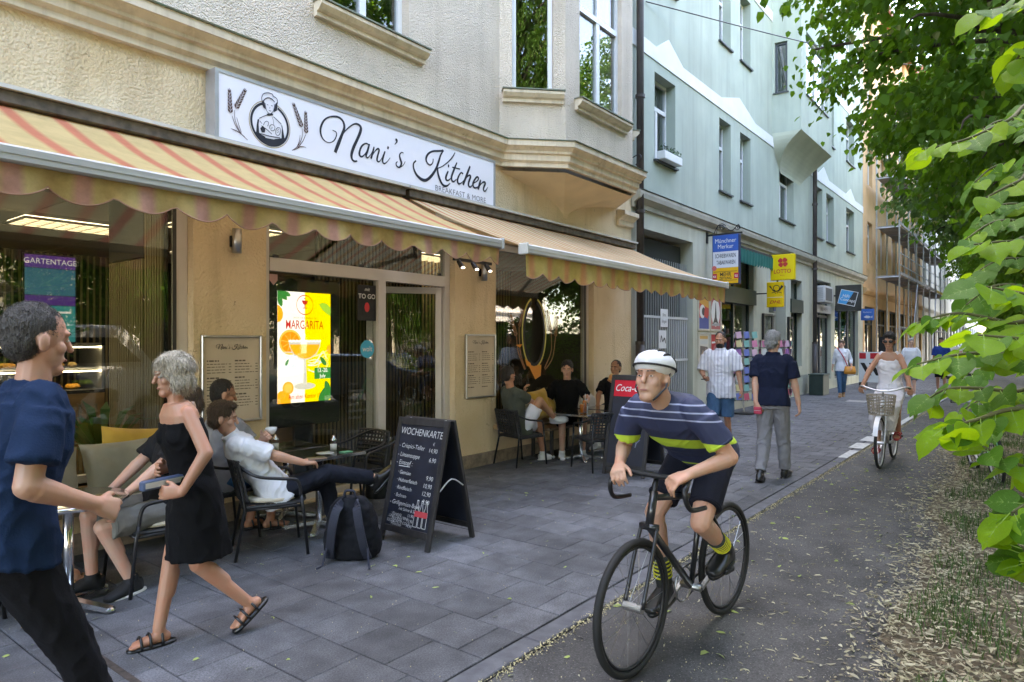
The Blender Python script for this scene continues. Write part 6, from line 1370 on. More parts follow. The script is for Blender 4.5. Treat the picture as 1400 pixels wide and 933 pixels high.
MB().tube(smoothpath([(-.09, -.04, .47), (-.10, -.03, .52), (-.10, .03, .52), (-.09, .04, .47)], 5), .010, 6).build('grab_handle', STRAP, bpk, True)
MB().tube(smoothpath([(.06, -.17, .10), (.09, -.13, .33), (.03, 0, .455), (.09, .13, .33), (.06, .17, .10)], 6), .006, 6).build('zip', BLACK, bpk)
# ------------------------------------------------------------------ people
V = Vector
def ik(a, t, l1, l2, pole):
    a, t, pole = V(a), V(t), V(pole); d = t-a; L = min(max(d.length, abs(l1-l2)+.01), (l1+l2)*.999); d.normalize(); t = a+d*L
    x = (l1*l1-l2*l2+L*L)/(2*L); h = math.sqrt(max(l1*l1-x*x, 0)); q = pole-d*pole.dot(d)
    if q.length < 1e-5: q = V((1, 0, 0))-d*d.x
    q.normalize(); return a+d*x+q*h, t
def wrinkle(amp, sc=1.0, seed=0.0, vert=.55):
    def f(co, no):
        out = co.copy()
        for i, p in enumerate(co):
            w = noise.noise((p[0]*5+seed, p[1]*5, p[2]*5)); q = V((p[0]*9*sc+seed+w, p[1]*9*sc, p[2]*9*sc*vert+w)); r1 = 1-abs(noise.noise(q)); r2 = 1-abs(noise.noise(q*1.9+V((5, 2, 1))))
            out[i] = p+no[i]*amp*(1.3*r1**4+.7*r2**3-.55)
        return out
    return f
def hair_disp(amp):
    def f(co, no):
        out = co.copy()
        for i, p in enumerate(co): out[i] = p+no[i]*amp*(noise.noise(V((p[0]*70, p[1]*70, p[2]*18)))+.6*noise.noise(V(p)*28))
        return out
    return f
def eye_mats(): return mat('eye_dark', (.02, .014, .012), .2), mat('eye_white', (.6, .57, .54), .3)
def strands(hob, n, ln, HCv, m, flow, spread):
    me = hob.data; nv = len(me.vertices); co = np.empty(nv*3); no = np.empty(nv*3); me.vertices.foreach_get('co', co); me.vertices.foreach_get('normal', no); co = co.reshape(-1, 3); no = no.reshape(-1, 3)
    ix = rng.integers(0, nv, n); c, nn = co[ix], no[ix]; f = np.array(flow)[None, :]+rng.normal(0, spread, (n, 3)); f = f-nn*(f*nn).sum(1, keepdims=True); f /= np.maximum(np.linalg.norm(f, axis=1, keepdims=True), 1e-6)
    L = (ln*rng.uniform(.5, 1.2, n))[:, None]; s = np.cross(f, nn); w = .0011; p0 = c-nn*.004; p1 = c+f*L*.5+nn*.005; p2 = c+f*L+nn*rng.uniform(-.004, .006, n)[:, None]-np.array([0, 0, 1.0])*L*.12
    vs = np.stack([p0-s*w, p0+s*w, p1+s*w, p1-s*w, p2], 1).reshape(-1, 3); i = np.arange(n)*5
    m2 = bpy.data.meshes.new('hair_strands'); m2.from_pydata(vs.tolist(), [], [x for q in i.tolist() for x in ((q, q+1, q+2, q+3), (q+3, q+2, q+4))]); m2.materials.append(m); tag(link('hair_strands', m2, hob), kind='stuff')
def person(label, loc, deg, H=1.76, pelvis=(0, 0, .93), lean=3, twist=0, head=(0, 0), arms=None, legs=None, skin=None, hair=None, cloth=(), voxel=.009, fem=False, group=None, build=1.0, helmet=False, beard=None, glasses=False, hairstyle='short', z0=0):
    """arms / legs: {'L': (target, pole, extra), 'R': ...} in the figure's own frame (+X ahead, +Y its left)"""
    s = H/1.75; skin = skin or SKIN; t = thing('person', label, 'person', (loc[0], loc[1], z0), R(deg), group)
    P = V(pelvis); d = V((math.sin(R(lean)), 0, math.cos(R(lean)))); f0 = V((math.cos(R(lean)), 0, -math.sin(R(lean))))
    tw = Matrix.Rotation(R(twist), 3, d); lat = tw @ V((0, 1, 0)); fwd = tw @ f0
    S = P+d*.50*s; N = P+d*.545*s; hip = {k: P+V((0, sg*.088*s, -.02)) for k, sg in (('L', 1), ('R', -1))}
    sw = (.155 if fem else .178)*s*build; sh = {k: S+lat*sg*sw for k, sg in (('L', 1), ('R', -1))}
    hd = (d*.55+V((0, 0, .45))).normalized(); HC = N+hd*.155*s
    Mh = Matrix.Rotation(R(head[0]), 3, 'Z') @ Matrix.Rotation(R(head[1]), 3, 'Y')
    hs = s*.99
    hp = lambda x, y, z: HC+Mh @ V((x*hs, y*hs, z*hs))
    J = {}
    arms = arms or {'L': ((.05, .24, .80), (-1, .2, 0)), 'R': ((.05, -.24, .80), (-1, -.2, 0))}
    legs = legs or {'L': ((.02, .10, .08), (1, 0, 0)), 'R': ((-.02, -.10, .08), (1, 0, 0))}
    b = MB(); X, Y = f0, V((0, 1, 0))
    # trunk
    b.loft([(P-d*.07*s, X, Y, .075*s, .11*s), (P, X, Y, .095*s, .145*s*build), (P+d*.14*s, X, lat, .085*s*build, .125*s*build), (P+d*.32*s, fwd, lat, .105*s*build, .155*s*build), (S-d*.03*s, fwd, lat, .085*s, .16*s*build), (S+d*.035*s, fwd, lat, .06*s, .09*s)], 20)
    b.cone(S+d*.0*s, HC-hd*.04*s, .058*s*(1 if not fem else .85), .05*s*(1 if not fem else .85))
    # head
    ME = Mh.to_4x4()
    b.ell(hp(-.012, 0, .028), (.098*hs, .076*hs, .098*hs), 18, 12, ME); b.ell(hp(.018, 0, -.045), (.064*hs, .058*hs, .085*hs), 16, 10, ME); b.ell(hp(.052, 0, -.105), (.032*hs, .036*hs, .026*hs), 12, 8, ME)
    b.cone(hp(.086, 0, .008), hp(.104, 0, -.034), .009*hs, .0135*hs, 8); b.ell(hp(.076, 0, .022), (.022*hs, .052*hs, .013*hs), 12, 8, ME); b.ell(hp(.074, 0, -.070), (.014*hs, .024*hs, .010*hs), 10, 6, ME)
    for sg in (1, -1): b.ell(hp(.050, sg*.040, -.03), (.026*hs, .022*hs, .026*hs), 10, 6, ME); b.ell(hp(-.012, sg*.079, -.012), (.019*hs, .011*hs, .034*hs), 10, 8, ME)
    # arms and hands
    for k, sg in (('L', 1), ('R', -1)):
        A = arms[k]; el, wr = ik(sh[k], A[0], .285*s, .25*s, A[1]); J['el'+k], J['wr'+k] = el, wr
        ax = A[2] if len(A) > 2 else {}
        b.cone(sh[k]-lat*sg*.022-d*.022*s, el, .048*s*build*(.85 if fem else 1), .040*s); fr = (wr-el).normalized(); b.cone(el, wr, .041*s, .027*s); b.cone(el+fr*.03, el+fr*.12*s, .043*s*(.85 if fem else 1), .036*s)
        hdn = V(ax.get('dir', fr)).normalized(); up = V(ax.get('back', (lat*sg*1.0))); up = (up-hdn*up.dot(hdn)).normalized(); side = hdn.cross(up)*1.0   # back = back of the hand
        curl = ax.get('curl', .5); hl = s*1.0
        b.loft([(wr-hdn*.01, up, side, .021*hl, .027*hl), (wr+hdn*.035*hl, up, side, .019*hl, .037*hl), (wr+hdn*.085*hl, up, side, .016*hl, .042*hl), (wr+hdn*.098*hl, up, side, .010*hl, .038*hl)], 12)
        thumb_side = -sg if ax.get('thumb', 1) > 0 else sg
        for i in range(4):
            o = (i-1.5)*.0225*hl; base = wr+hdn*.088*hl+side*o; L = (.072, .08, .075, .06)[i if True else 3-i]*hl
            a1 = curl*R(55)+R(4*i); a2 = a1+curl*R(75)
            d1 = hdn*math.cos(a1)-up*math.sin(a1); d2 = hdn*math.cos(a2)-up*math.sin(a2); m1 = base+d1*L*.55; rr = .0086*hl
            b.cone(base, m1, rr, rr*.95, 8, k=2); b.cone(m1, m1+d2*L*.5, rr*.95, rr*.8, 8, k=2)
        tb = wr+hdn*.03*hl-side*thumb_side*-1*.030*hl if False else wr+hdn*.03*hl+side*(-1 if sg > 0 else 1)*thumb_side*sg*.03*hl
        so = side*(1 if (tb-wr).dot(side) > 0 else -1); td = (hdn*.75+so*.55-up*.25*(1+curl)).normalized(); m1 = tb+td*.04*hl; b.cone(tb, m1, .0125*hl, .0115*hl, 8, k=2); td2 = (td+hdn*.35-up*.35*curl-so*.25).normalized(); b.cone(m1, m1+td2*.034*hl, .0115*hl, .009*hl, 8, k=2)
        J['hand'+k] = wr+hdn*.09*hl; J['hd'+k] = hdn
    # legs and feet
    for k, sg in (('L', 1), ('R', -1)):
        A = legs[k]; kn, an = ik(hip[k], A[0], .43*s, .41*s, A[1]); J['kn'+k], J['an'+k] = kn, an
        fd = V(A[2] if len(A) > 2 else (1, sg*.12, -.02)).normalized(); J['fd'+k] = fd
        b.cone(hip[k], kn, .083*s*build, .054*s); b.cone(kn, an, .052*s, .036*s); sd = (an-kn).normalized(); bk = -(fd-sd*fd.dot(sd)); bk = bk.normalized() if bk.length > .1 else V((-1, 0, 0))
        b.cone(kn+sd*.08*s+bk*.012, kn+sd*.20*s+bk*.014, .048*s, .042*s)
        fu = (-sd-fd*(-sd).dot(fd)); fu = fu.normalized() if fu.length > .1 else V((0, 0, 1)); fl = fu.cross(fd); J['fu'+k] = fu
        heel = an-fu*.055*s-fd*.045*s; b.ell(heel+fd*.01, (.035*s, .033*s, .035*s), 10, 8); b.cone(an, heel+fd*.03*s, .036*s, .034*s)
        b.loft([(heel-fd*.0*s-fu*.002, fl, fu, .030*s, .030*s), (heel+fd*.07*s+fu*.004*s, fl, fu, .034*s, .032*s), (heel+fd*.14*s-fu*.006*s, fl, fu, .043*s, .022*s), (heel+fd*.185*s-fu*.012*s, fl, fu, .042*s, .015*s)], 12)
        for i in range(5):
            o = (i-2)*.0165*s*(1 if sg > 0 else -1); tbp = heel+fd*(.18-.006*abs(i-1))*s+fl*o-fu*.014*s; b.cone(tbp, tbp+fd*(.032-.004*i)*s, .0105*s, .009*s, 7, k=2)
    body = remesh(b, 'body', skin, voxel*.82, 2, t)
    ed, ew = eye_mats()
    if not glasses:
        for sg in (1, -1):
            e = MB().ell(hp(.0805, sg*.031, -.004), (.0045*hs, .0105*hs, .0042*hs), 10, 6, ME).build('eye', ew, t, True); MB().ell(hp(.0845, sg*.031, -.004), (.0022*hs, .0052*hs, .0040*hs), 8, 5, ME).build('iris', ed, e, True)
            MB().cone(hp(.092, sg*.014, .020), hp(.084, sg*.048, .022), .0045*hs, .003*hs, 6).build('eyebrow', hair or ed, t, True)
    else:
        for sg in (1, -1): MB().ell(hp(.097, sg*.034, -.002), (.006*hs, .030*hs, .022*hs), 12, 8, ME).build('sunglass_lens', BLACK, t, True); MB().tube([hp(.09, sg*.066, .004), hp(0, sg*.088, .006)], .003, 5).build('sunglass_arm', BLACK, t)
    MB().ell(hp(.0855, 0, -.073), (.0045*hs, .021*hs, .0055*hs), 10, 6, ME).build('lips', mat('lips', (.36, .15, .12), .5), t, True)
    # hair
    if hair and not helmet:
        h = MB()
        if hairstyle == 'short': h.ell(hp(-.022, 0, .048), (.101*hs, .084*hs, .094*hs), 18, 12, ME); h.ell(hp(-.05, 0, -.005), (.066*hs, .078*hs, .082*hs), 14, 10, ME); h.ell(hp(.035, 0, .098), (.055*hs, .066*hs, .034*hs), 14, 8, ME)
        elif hairstyle == 'crop': h.ell(hp(-.020, 0, .040), (.095*hs, .079*hs, .092*hs), 18, 12, ME); h.ell(hp(-.048, 0, -.005), (.062*hs, .073*hs, .075*hs), 14, 10, ME)
        elif hairstyle == 'bob': h.ell(hp(-.022, 0, .045), (.112*hs, .098*hs, .102*hs), 18, 12, ME); h.ell(hp(-.05, 0, -.035), (.078*hs, .095*hs, .09*hs), 14, 10, ME); h.ell(hp(.035, .03, .088), (.06*hs, .055*hs, .04*hs), 14, 8, ME); h.ell(hp(-.01, .078, -.035), (.045*hs, .02*hs, .065*hs), 10, 8, ME); h.ell(hp(-.01, -.078, -.035), (.045*hs, .02*hs, .065*hs), 10, 8, ME)
        elif hairstyle == 'tied': h.ell(hp(-.018, 0, .042), (.103*hs, .084*hs, .095*hs), 18, 12, ME); h.ell(hp(-.05, 0, -.01), (.065*hs, .078*hs, .075*hs), 14, 10, ME); h.ell(hp(-.12, 0, .02), (.04*hs, .04*hs, .045*hs), 10, 8, ME); h.ell(hp(.05, 0, .085), (.045*hs, .06*hs, .03*hs), 10, 8, ME)
        ho = remesh(h, 'hair', hair, max(voxel*.8, .006), 2, t, hair_disp(.007 if hairstyle != 'crop' else .003))
        if voxel < .012:
            fl_ = Mh @ V({'crop': (.2, 0, -.4), 'short': (-.35, .25, -.75), 'bob': (-.2, 0, -1.0), 'tied': (-1, 0, -.1)}[hairstyle]); strands(ho, 2600 if voxel < .0085 else 1400, {'crop': .012, 'short': .035, 'bob': .05, 'tied': .04}[hairstyle]*s, HC, hair, tuple(fl_), .35)
    if beard:
        h = MB(); h.ell(hp(.036, 0, -.082), (.060*hs, .058*hs, .052*hs), 14, 10, ME); ho = remesh(h, 'beard', beard, max(voxel*.8, .006), 2, t, hair_disp(.004)); strands(ho, 600, .012, HC, beard, (0, 0, -1), .5)
    if helmet:
        M4 = Matrix.Translation(HC) @ ME @ Matrix.Diagonal((hs, hs, hs, 1)); h = MB()
        h.ell(hp(-.022, 0, .066), (.132*hs, .100*hs, .078*hs), 22, 14, ME); h.cone(hp(-.10, 0, .052), hp(-.14, 0, .045), .055*hs, .03*hs); hb = remesh(h, 'helmet', helmet, .007, 2, t)
        for yy in (-.07, -.036, 0, .036, .07):
            for x0_, x1_ in ((-.125, -.055), (-.035, .045)):
                def top(x): return .066+.078*math.sqrt(max(0, 1-((x+.022)/.132)**2-(yy/.100)**2))
                pts_ = [hp(x0_+(x1_-x0_)*i/4, yy, top(x0_+(x1_-x0_)*i/4)-.001) for i in range(5)]
                MB().tube(pts_, [.003*hs, .0075*hs, .0085*hs, .0075*hs, .003*hs], 7).build('vent', MATTE_BLACK, hb, True)
        MB().tube([hp(-.022+.133*math.cos(a), .101*math.sin(a), .054) for a in np.linspace(0, 2*math.pi, 33)[:-1]], .006*hs, 6, closed=True).build('helmet_rim', MATTE_BLACK, hb, True)
        for sg in (1, -1): MB().tube([hp(-.02, sg*.084, .03), hp(.01, sg*.08, -.05), hp(.035, sg*.03, -.118)], .005, 5).build('chin_strap', BLACK, hb)
    # clothing
    for c in cloth:
        kind, m, o = c[0], c[1], (c[2] if len(c) > 2 else {})
        q = MB(); g = .014*s; amp = o.get('wr', .0055); CUFF = []
        if kind == 'shirt':
            L = o.get('hem', -.10); q.loft([(P+d*L*s, X, Y, .132*s*build+g*.5, .176*s*build+g), (P+d*.02, X, Y, .122*s*build+g, .168*s*build+g), (P+d*.16*s, X, lat, .10*s*build+g, .142*s*build+g), (P+d*.33*s, fwd, lat, .112*s*build+g, .165*s*build+g), (S-d*.045*s, fwd, lat, .10*s+g, .180*s*build+g*.6), (S+d*.012*s, fwd, lat, .078*s+g*.5, .150*s+g*.3), (S+d*.05*s, fwd, lat, .058*s, .072*s)], 24)
            if fem and not o.get('flat'):
                for sg in (1, -1): q.ell(P+d*.34*s+fwd*.075*s+lat*sg*.068*s, (.062*s, .062*s, .06*s))
            fr = o.get('sleeve', .62)
            if fr:
                for k, sg in (('L', 1), ('R', -1)):
                    a, e, w = sh[k], J['el'+k], J['wr'+k]; q.cone(a-lat*sg*.03-d*.014*s, a+(e-a)*.4, .070*s*build, .067*s*build)
                    if fr <= 1: q.cyl(a+(e-a)*.15, a+(e-a)*fr, .066*s*build, .068*s*build+.004); CUFF.append((a+(e-a)*fr, (e-a).normalized(), .0675*s*build+.002))
                    else: q.cone(a, e, .064*s*build, .054*s); q.cyl(e, e+(w-e)*(fr-1), .054*s, .042*s)
            if o.get('collar'): q.loft([(S+d*.035*s, fwd, lat, .068*s, .078*s), (S+d*.075*s, fwd, lat, .070*s, .076*s)], 18)
        elif kind == 'top':      # sleeveless, open shoulders
            q.loft([(P+d*o.get('hem', -.1)*s, X, Y, .10*s+g, .15*s+g), (P+d*.14*s, X, lat, .09*s+g, .125*s+g), (P+d*.32*s, fwd, lat, .108*s+g, .15*s+g), (P+d*.425*s, fwd, lat, .094*s+g*.4, .155*s+g*.3)], 22)
            for sg in (1, -1):
                q.ell(P+d*.34*s+fwd*.07*s+lat*sg*.066*s, (.062*s, .062*s, .062*s))
                if o.get('straps'): q.cone(P+d*.41*s+fwd*.07*s+lat*sg*.085*s, S+lat*sg*.095*s+d*.02*s, .024*s, .03*s); q.cone(P+d*.41*s-fwd*.06*s+lat*sg*.085*s, S+lat*sg*.095*s+d*.02*s, .024*s, .03*s)
        elif kind == 'trousers':
            fr = o.get('len', 1.0); lw = o.get('wide', 1.0); q.loft([(P-d*.09*s, X, Y, .10*s+g, .14*s+g), (P, X, Y, .103*s*build+g*.7, .152*s*build+g*.5), (P+d*.09*s, X, Y, .096*s*build+g*.3, .136*s*build+g*.3)], 20)
            for k in 'LR':
                h_, kn, an = hip[k], J['kn'+k], J['an'+k]
                if fr > 1: q.cone(h_, kn, .096*s*build, .068*s*lw); e = kn+(an-kn)*(fr-1); q.cyl(kn-(an-kn).normalized()*.01, e, .068*s*lw, .056*s*lw)
                else: q.cyl(h_, h_+(kn-h_)*fr, .098*s*build, .082*s*lw*build); CUFF.append((h_+(kn-h_)*fr, (kn-h_).normalized(), .0815*s*lw*build)); q.ell(h_, (.095*s, .095*s, .095*s))
        elif kind == 'skirt':
            e = o['z']; q.loft([(P+d*.10*s, X, Y, .09*s+g, .13*s+g), (P, X, Y, .105*s+g, .155*s+g)]+[(o['c'][i], V((1, 0, 0)), Y, o['r'][i][0], o['r'][i][1]) for i in range(len(o['c']))], 26)
        elif kind in ('shoes', 'sandals'):
            for k, sg in (('L', 1), ('R', -1)):
                fd, fu = J['fd'+k], J['fu'+k]; fl = fu.cross(fd); an = J['an'+k]; heel = an-fu*.055*s-fd*.045*s; z = MB()
                if kind == 'shoes':
                    z.loft([(heel-fd*.03*s+fu*.01, fl, fu, .024*s, .04*s), (heel, fl, fu, .041*s, .046*s), (heel+fd*.06*s+fu*.012*s, fl, fu, .044*s, .050*s), (heel+fd*.13*s-fu*.0, fl, fu, .052*s, .034*s), (heel+fd*.20*s-fu*.01*s, fl, fu, .046*s, .024*s), (heel+fd*.228*s-fu*.013*s, fl, fu, .026*s, .016*s)], 16); z.cyl(heel+fd*.035*s, an+fu*.022*s, .044*s, .046*s)
                    ob = remesh(z, 'shoe', m, max(voxel*.8, .007), 2, t)
                else: ob = None
                sl = MB(); so = heel-fu*(.036)*s
                sl.loft([(so+fd*.085*s-fu*.014*s, fd, fl, .135*s, .036*s), (so+fd*.085*s-fu*.004*s, fd, fl, .138*s, .048*s), (so+fd*.085*s+fu*.010*s, fd, fl, .136*s, .046*s)], 22)
                if ob is None:
                    ob = sl.build('sandal_sole', m, t, True)
                    for fx, hh in ((.10, .026), (.15, .018), (.035, .03)):
                        c0 = heel+fd*fx*s; MB().tube([c0+fl*.05*s*math.cos(a)-fu*.03*s+fu*(hh+.045)*s*math.sin(a) for a in np.linspace(0, math.pi, 9)], .008*s, 6).build('sandal_strap', m, ob, True)
                else: sl.build('sole', o.get('sole', m), ob, True)
            continue
        elif kind == 'gloves':
            for k in 'LR':
                w_, hdn = J['wr'+k], J['hd'+k]; z = MB(); z.cone(w_-hdn*.015, w_+hdn*.07*s, .034*s, .042*s); ob = z.build('glove', m, t, True)
            continue
        elif kind == 'socks':
            for k in 'LR':
                z = MB(); an, kn = J['an'+k], J['kn'+k]; z.cyl(an, an+(kn-an)*o.get('h', .3), .044*s, .050*s); ob = z.build('sock', m, t, True)
                for i in range(o.get('bands', 0)):
                    c0 = an+(kn-an)*(.12+.055*i); MB().cyl(c0, c0+(kn-an)*.02, .0505*s, .0515*s).build('sock_band', mat('sock_yellow', (.62, .58, .03), .8), ob)
            continue
        elif kind == 'belt':
            q.loft([(P+d*.055*s, X, Y, .104*s*build+g, .148*s*build+g), (P+d*.085*s, X, Y, .104*s*build+g, .147*s*build+g)], 24); q.build('belt', m, t); continue
        ob = remesh(q, kind if kind != 'top' else 'sleeveless_top', m, max(voxel, .008), 3, t, wrinkle(amp, o.get('wsc', 1.0), loc[0]))
        for cc, dd, rr in CUFF:
            u_, w_ = basis(dd); MB().tube([cc-dd*.012+(u_*math.cos(a)+w_*math.sin(a))*rr for a in np.linspace(0, 2*math.pi, 25)[:-1]], .0045, 5, closed=True).build('hem', m, ob, True)

    return t, J, (P, S, d, f0, HC, Mh, hs)
def hairm(n, c): return mat('hair_'+n, c, .5, var=.5, vscale=60, stretch=(3, 3, .6), bump=.9, bscale=90, bdist=.012)
HBR = hairm('brown', (.085, .048, .025)); HDK = hairm('dark', (.02, .015, .012)); HGR = hairm('grey', (.33, .33, .33)); HBL = hairm('grey_blond', (.50, .43, .33)); HDG = hairm('dark_grey', (.075, .068, .062))
def fab(name, c, **k): return mat('cloth_'+name, c, .9, var=k.pop('var', .12), vscale=k.pop('vscale', 9), bump=.25, bscale=140, spec=.2, **k)
NAVYT = fab('navy_tee', (.007, .022, .058)); BLKT = fab('black', (.0035, .0035, .004)); DKT = fab('charcoal', (.007, .007, .009)); WHT = fab('white_shirt', (.70, .71, .75), var=.04); GRYT = fab('grey_tee', (.27, .27, .29)); OLVT = fab('olive_tee', (.075, .082, .066)); WSH = fab('white_shorts', (.70, .68, .74), var=.05); GRYP = fab('grey_trousers', (.20, .195, .205)); NAVYP = fab('navy_polo', (.008, .012, .030)); JEANS = fab('jeans', (.045, .105, .19), vscale=14); GSH = fab('grey_shorts', (.17, .165, .15)); BSH = fab('blue_shorts', (.03, .10, .20)); DNAVY = fab('dark_navy_trousers', (.012, .014, .022))
LEATH = mat('black_leather', (.012, .012, .012), .3); WSHOE = mat('white_sneaker', (.66, .65, .63), .6, var=.06); TAN = mat('tan_leather', (.28, .14, .06), .6); SOLEW = mat('sole_white', (.62, .60, .55), .6); REDS = mat('red_shoe', (.4, .03, .04), .5)

# 1 man striding past in navy T-shirt
person('man in navy T-shirt and black trousers striding along the pavement, forearm held forward', (.77, 2.82), 4, 1.80, (0, 0, .93), 9, -8, (0, 2),
       {'R': ((.20, -.20, 1.06), (-.5, -.3, -1), {'curl': .6, 'back': (0, -1, .3)}), 'L': ((.18, .26, .90), (-1, .3, 0))},
       {'R': ((.34, -.08, .10), (1, 0, 0), (1, -.1, .15)), 'L': ((-.40, .10, .15), (1, 0, .2), (1, .1, -.5))}, SKIN, HDG,
       [('shirt', NAVYT, {'sleeve': .75, 'hem': -.05, 'wr': .009}), ('trousers', DKT, {'len': 1.94}), ('shoes', LEATH)], .007, hairstyle='crop', build=1.04)
# 2 woman in black
tw, Jw, _ = person('woman with grey-blond bob in sleeveless black top and skirt walking past the round table', (1.87, 3.66), 168, 1.57, (0, 0, .84), 12, 10, (0, 4),
       {'R': ((.10, -.16, .93), (-.6, -.8, -.3), {'curl': .6, 'dir': (.8, .5, .1)}), 'L': ((.12, .20, .86), (-.8, .6, -.2), {'curl': .6, 'dir': (.8, -.4, 0)})},
       {'R': ((.17, -.06, .085), (1, 0, 0), (1, .05, 0)), 'L': ((-.25, .07, .17), (1, 0, .1), (.8, 0, -.65))}, SKIN2, HBL,
       [('top', BLKT, {'hem': -.12, 'wr': .004}), ('skirt', BLKT, {'z': .45, 'c': [(0, 0, .74), (-.01, 0, .60), (-.02, 0, .46)], 'r': [(.135, .165), (.15, .155), (.165, .145)], 'wr': .008}), ('sandals', LEATH)], .007, True, hairstyle='bob')
t = thing('folder', 'flat grey-blue folder held at the waist of the woman in black', 'folder', (1.70, 3.60, .88), R(12)); MB().bbox(-.16, -.02, 0, .14, .02, .05, .006).build('cover', mat('folder_blue', (.06, .09, .16), .5), t); MB().box(-.15, -.022, .012, .142, .018, .04).build('papers', mat('paper_edge', (.5, .48, .42), .8), t)
# 3 sitter at the round table
PRT = fab('print_tee', (.018, .018, .02)); 
person('person in dark printed T-shirt and grey shorts sitting at the round table, hand on knee', (2.22, 4.78), 178, 1.76, (0, 0, .51), -14, 0, (0, 14),
       {'L': ((.36, .13, .60), (-.3, .6, -.6), {'curl': .25, 'dir': (.75, 0, -.5), 'back': (.5, 0, .8)}), 'R': ((.33, -.14, .60), (-.3, -.6, -.6), {'curl': .3, 'dir': (.75, 0, -.5), 'back': (.5, 0, .8)})},
       {'L': ((.26, .12, .09), (1, .1, .4), (.95, .3, -.05)), 'R': ((.40, -.14, .09), (1, 0, .4), (1, -.1, 0))}, SKIN3, HBR,
       [('shirt', PRT, {'sleeve': .85}), ('trousers', GSH, {'len': .92, 'wide': 1.12}), ('shoes', mat('black_canvas', (.012, .012, .013), .8), {'sole': SOLEW})], .007)
# 4 person at the window end of the round table
person('person in dark clothes and tan sandals sitting at the window end of the round table', (1.02, 5.05), 2, 1.70, (0, 0, .51), -4, 0, (0, 10),
       {'L': ((.34, .15, .58), (-.3, .6, -.6), {'curl': .3}), 'R': ((.40, -.10, .72), (-.3, -.8, -.4), {'curl': .3, 'back': (0, 0, 1)})},
       {'L': ((.52, .10, .09), (1, 0, .5), (1, .1, 0)), 'R': ((.74, -.08, .10), (1, 0, .5), (1, -.1, .1))}, SKIN3, HBL, [('shirt', BLKT, {'sleeve': 1.5}), ('trousers', BLKT, {'len': 1.85, 'wide': .9}), ('sandals', TAN)], .008, True, hairstyle='bob')
# 5 man in white shirt
tm, Jm, _ = person('man in white shirt and dark trousers lounging cross-legged, lifting a white cup', (3.02, 4.80), -27, 1.74, (.06, 0, .47), -36, 0, (-6, 5),
       {'L': ((-.03, .08, .85), (.1, .9, -.8), {'curl': .8, 'dir': (.5, -.5, .5), 'back': (.6, .6, .2)}), 'R': ((.34, -.12, .66), (-.5, -.8, -.2), {'curl': .5, 'dir': (.8, .35, 0), 'back': (0, -.4, .8)})},
       {'R': ((.86, .02, .49), (.3, 0, 1), (.55, 0, .62)), 'L': ((.56, .12, .09), (.8, .1, .8), (1, .1, 0))}, SKIN, HBR,
       [('shirt', WHT, {'sleeve': .9, 'collar': True, 'wr': .008}), ('trousers', DNAVY, {'len': 1.93, 'wide': 1.05}), ('belt', LEATH), ('shoes', LEATH)], .007)
hw = tm.matrix_basis @ Jm['handL']; cup(hw.x+.03, hw.y+.01, hw.z+.0, 'white cup held up by the man in white shirt', 2.0)
hw = tm.matrix_basis @ Jm['handR']; t = thing('phone', 'brown-cased phone in the lap of the man in white shirt', 'phone', (hw.x+.03, hw.y, hw.z+.012), R(-20)); MB().bbox(-.075, -.04, 0, .075, .04, .012, .004).build('case', mat('phone_case', (.25, .15, .09), .6), t); MB().box(-.068, -.034, .012, .068, .034, .013).build('phone_screen', BLACK, t)
# 6 man in grey
person('man in grey T-shirt and blue shorts sitting against the pillar in flip-flops', (2.98, 5.45), -8, 1.76, (0, 0, .49), 4, 0, (-8, 8),
       {'L': ((.38, .14, .70), (-.3, .7, -.5), {'curl': .4, 'back': (0, 0, 1)}), 'R': ((.40, -.10, .69), (-.3, -.8, -.4), {'curl': .4, 'back': (0, 0, 1)})},
       {'L': ((.30, .06, .10), (1, .2, .5), (1, .2, 0)), 'R': ((.42, -.08, .10), (1, -.1, .5), (1, -.2, 0))}, SKIN2, HDK, [('shirt', GRYT, {'sleeve': .8}), ('trousers', BSH, {'len': .8, 'wide': 1.1}), ('sandals', LEATH)], .008, hairstyle='crop')
# 7 man in olive
person('man in olive T-shirt and white shorts gesturing with crossed legs on a wicker chair', (7.26, 5.53), -14, 1.78, (0, 0, .50), -16, -10, (10, 12),
       {'L': ((.26, .22, .92), (.3, .6, -1), {'curl': .5, 'dir': (.1, -.2, 1), 'back': (-.7, .5, 0)}), 'R': ((.46, -.02, .68), (-.4, -.7, -.4), {'curl': .4, 'dir': (.8, .5, 0), 'back': (0, -.3, 1)})},
       {'R': ((.52, -.12, .60), (.75, -.35, 1.2), (.35, -.75, .1)), 'L': ((.48, .06, .09), (1, .1, .5), (1, -.1, 0))}, SKIN2, HDK, [('shirt', OLVT, {'sleeve': .8}), ('trousers', WSH, {'len': .78, 'wide': 1.15}), ('shoes', WSHOE)], .009, hairstyle='crop')
# 8 man in black
person('man in black T-shirt and shorts sitting on the cushioned bench facing the pavement', (8.42, 5.52), 222, 1.80, (0, 0, .52), 2, 0, (-15, 4),
       {'L': ((.40, .18, .70), (-.2, .8, -.4), {'curl': .3, 'back': (0, 0, 1)}), 'R': ((.20, -.24, .58), (-.6, -.6, 0), {'curl': .4})},
       {'L': ((.42, .16, .09), (1, .2, .6)), 'R': ((.46, -.14, .09), (1, -.1, .6))}, SKIN, HDK, [('shirt', BLKT, {'sleeve': .8}), ('trousers', BLKT, {'len': .8, 'wide': 1.1}), ('shoes', WSHOE)], .009)
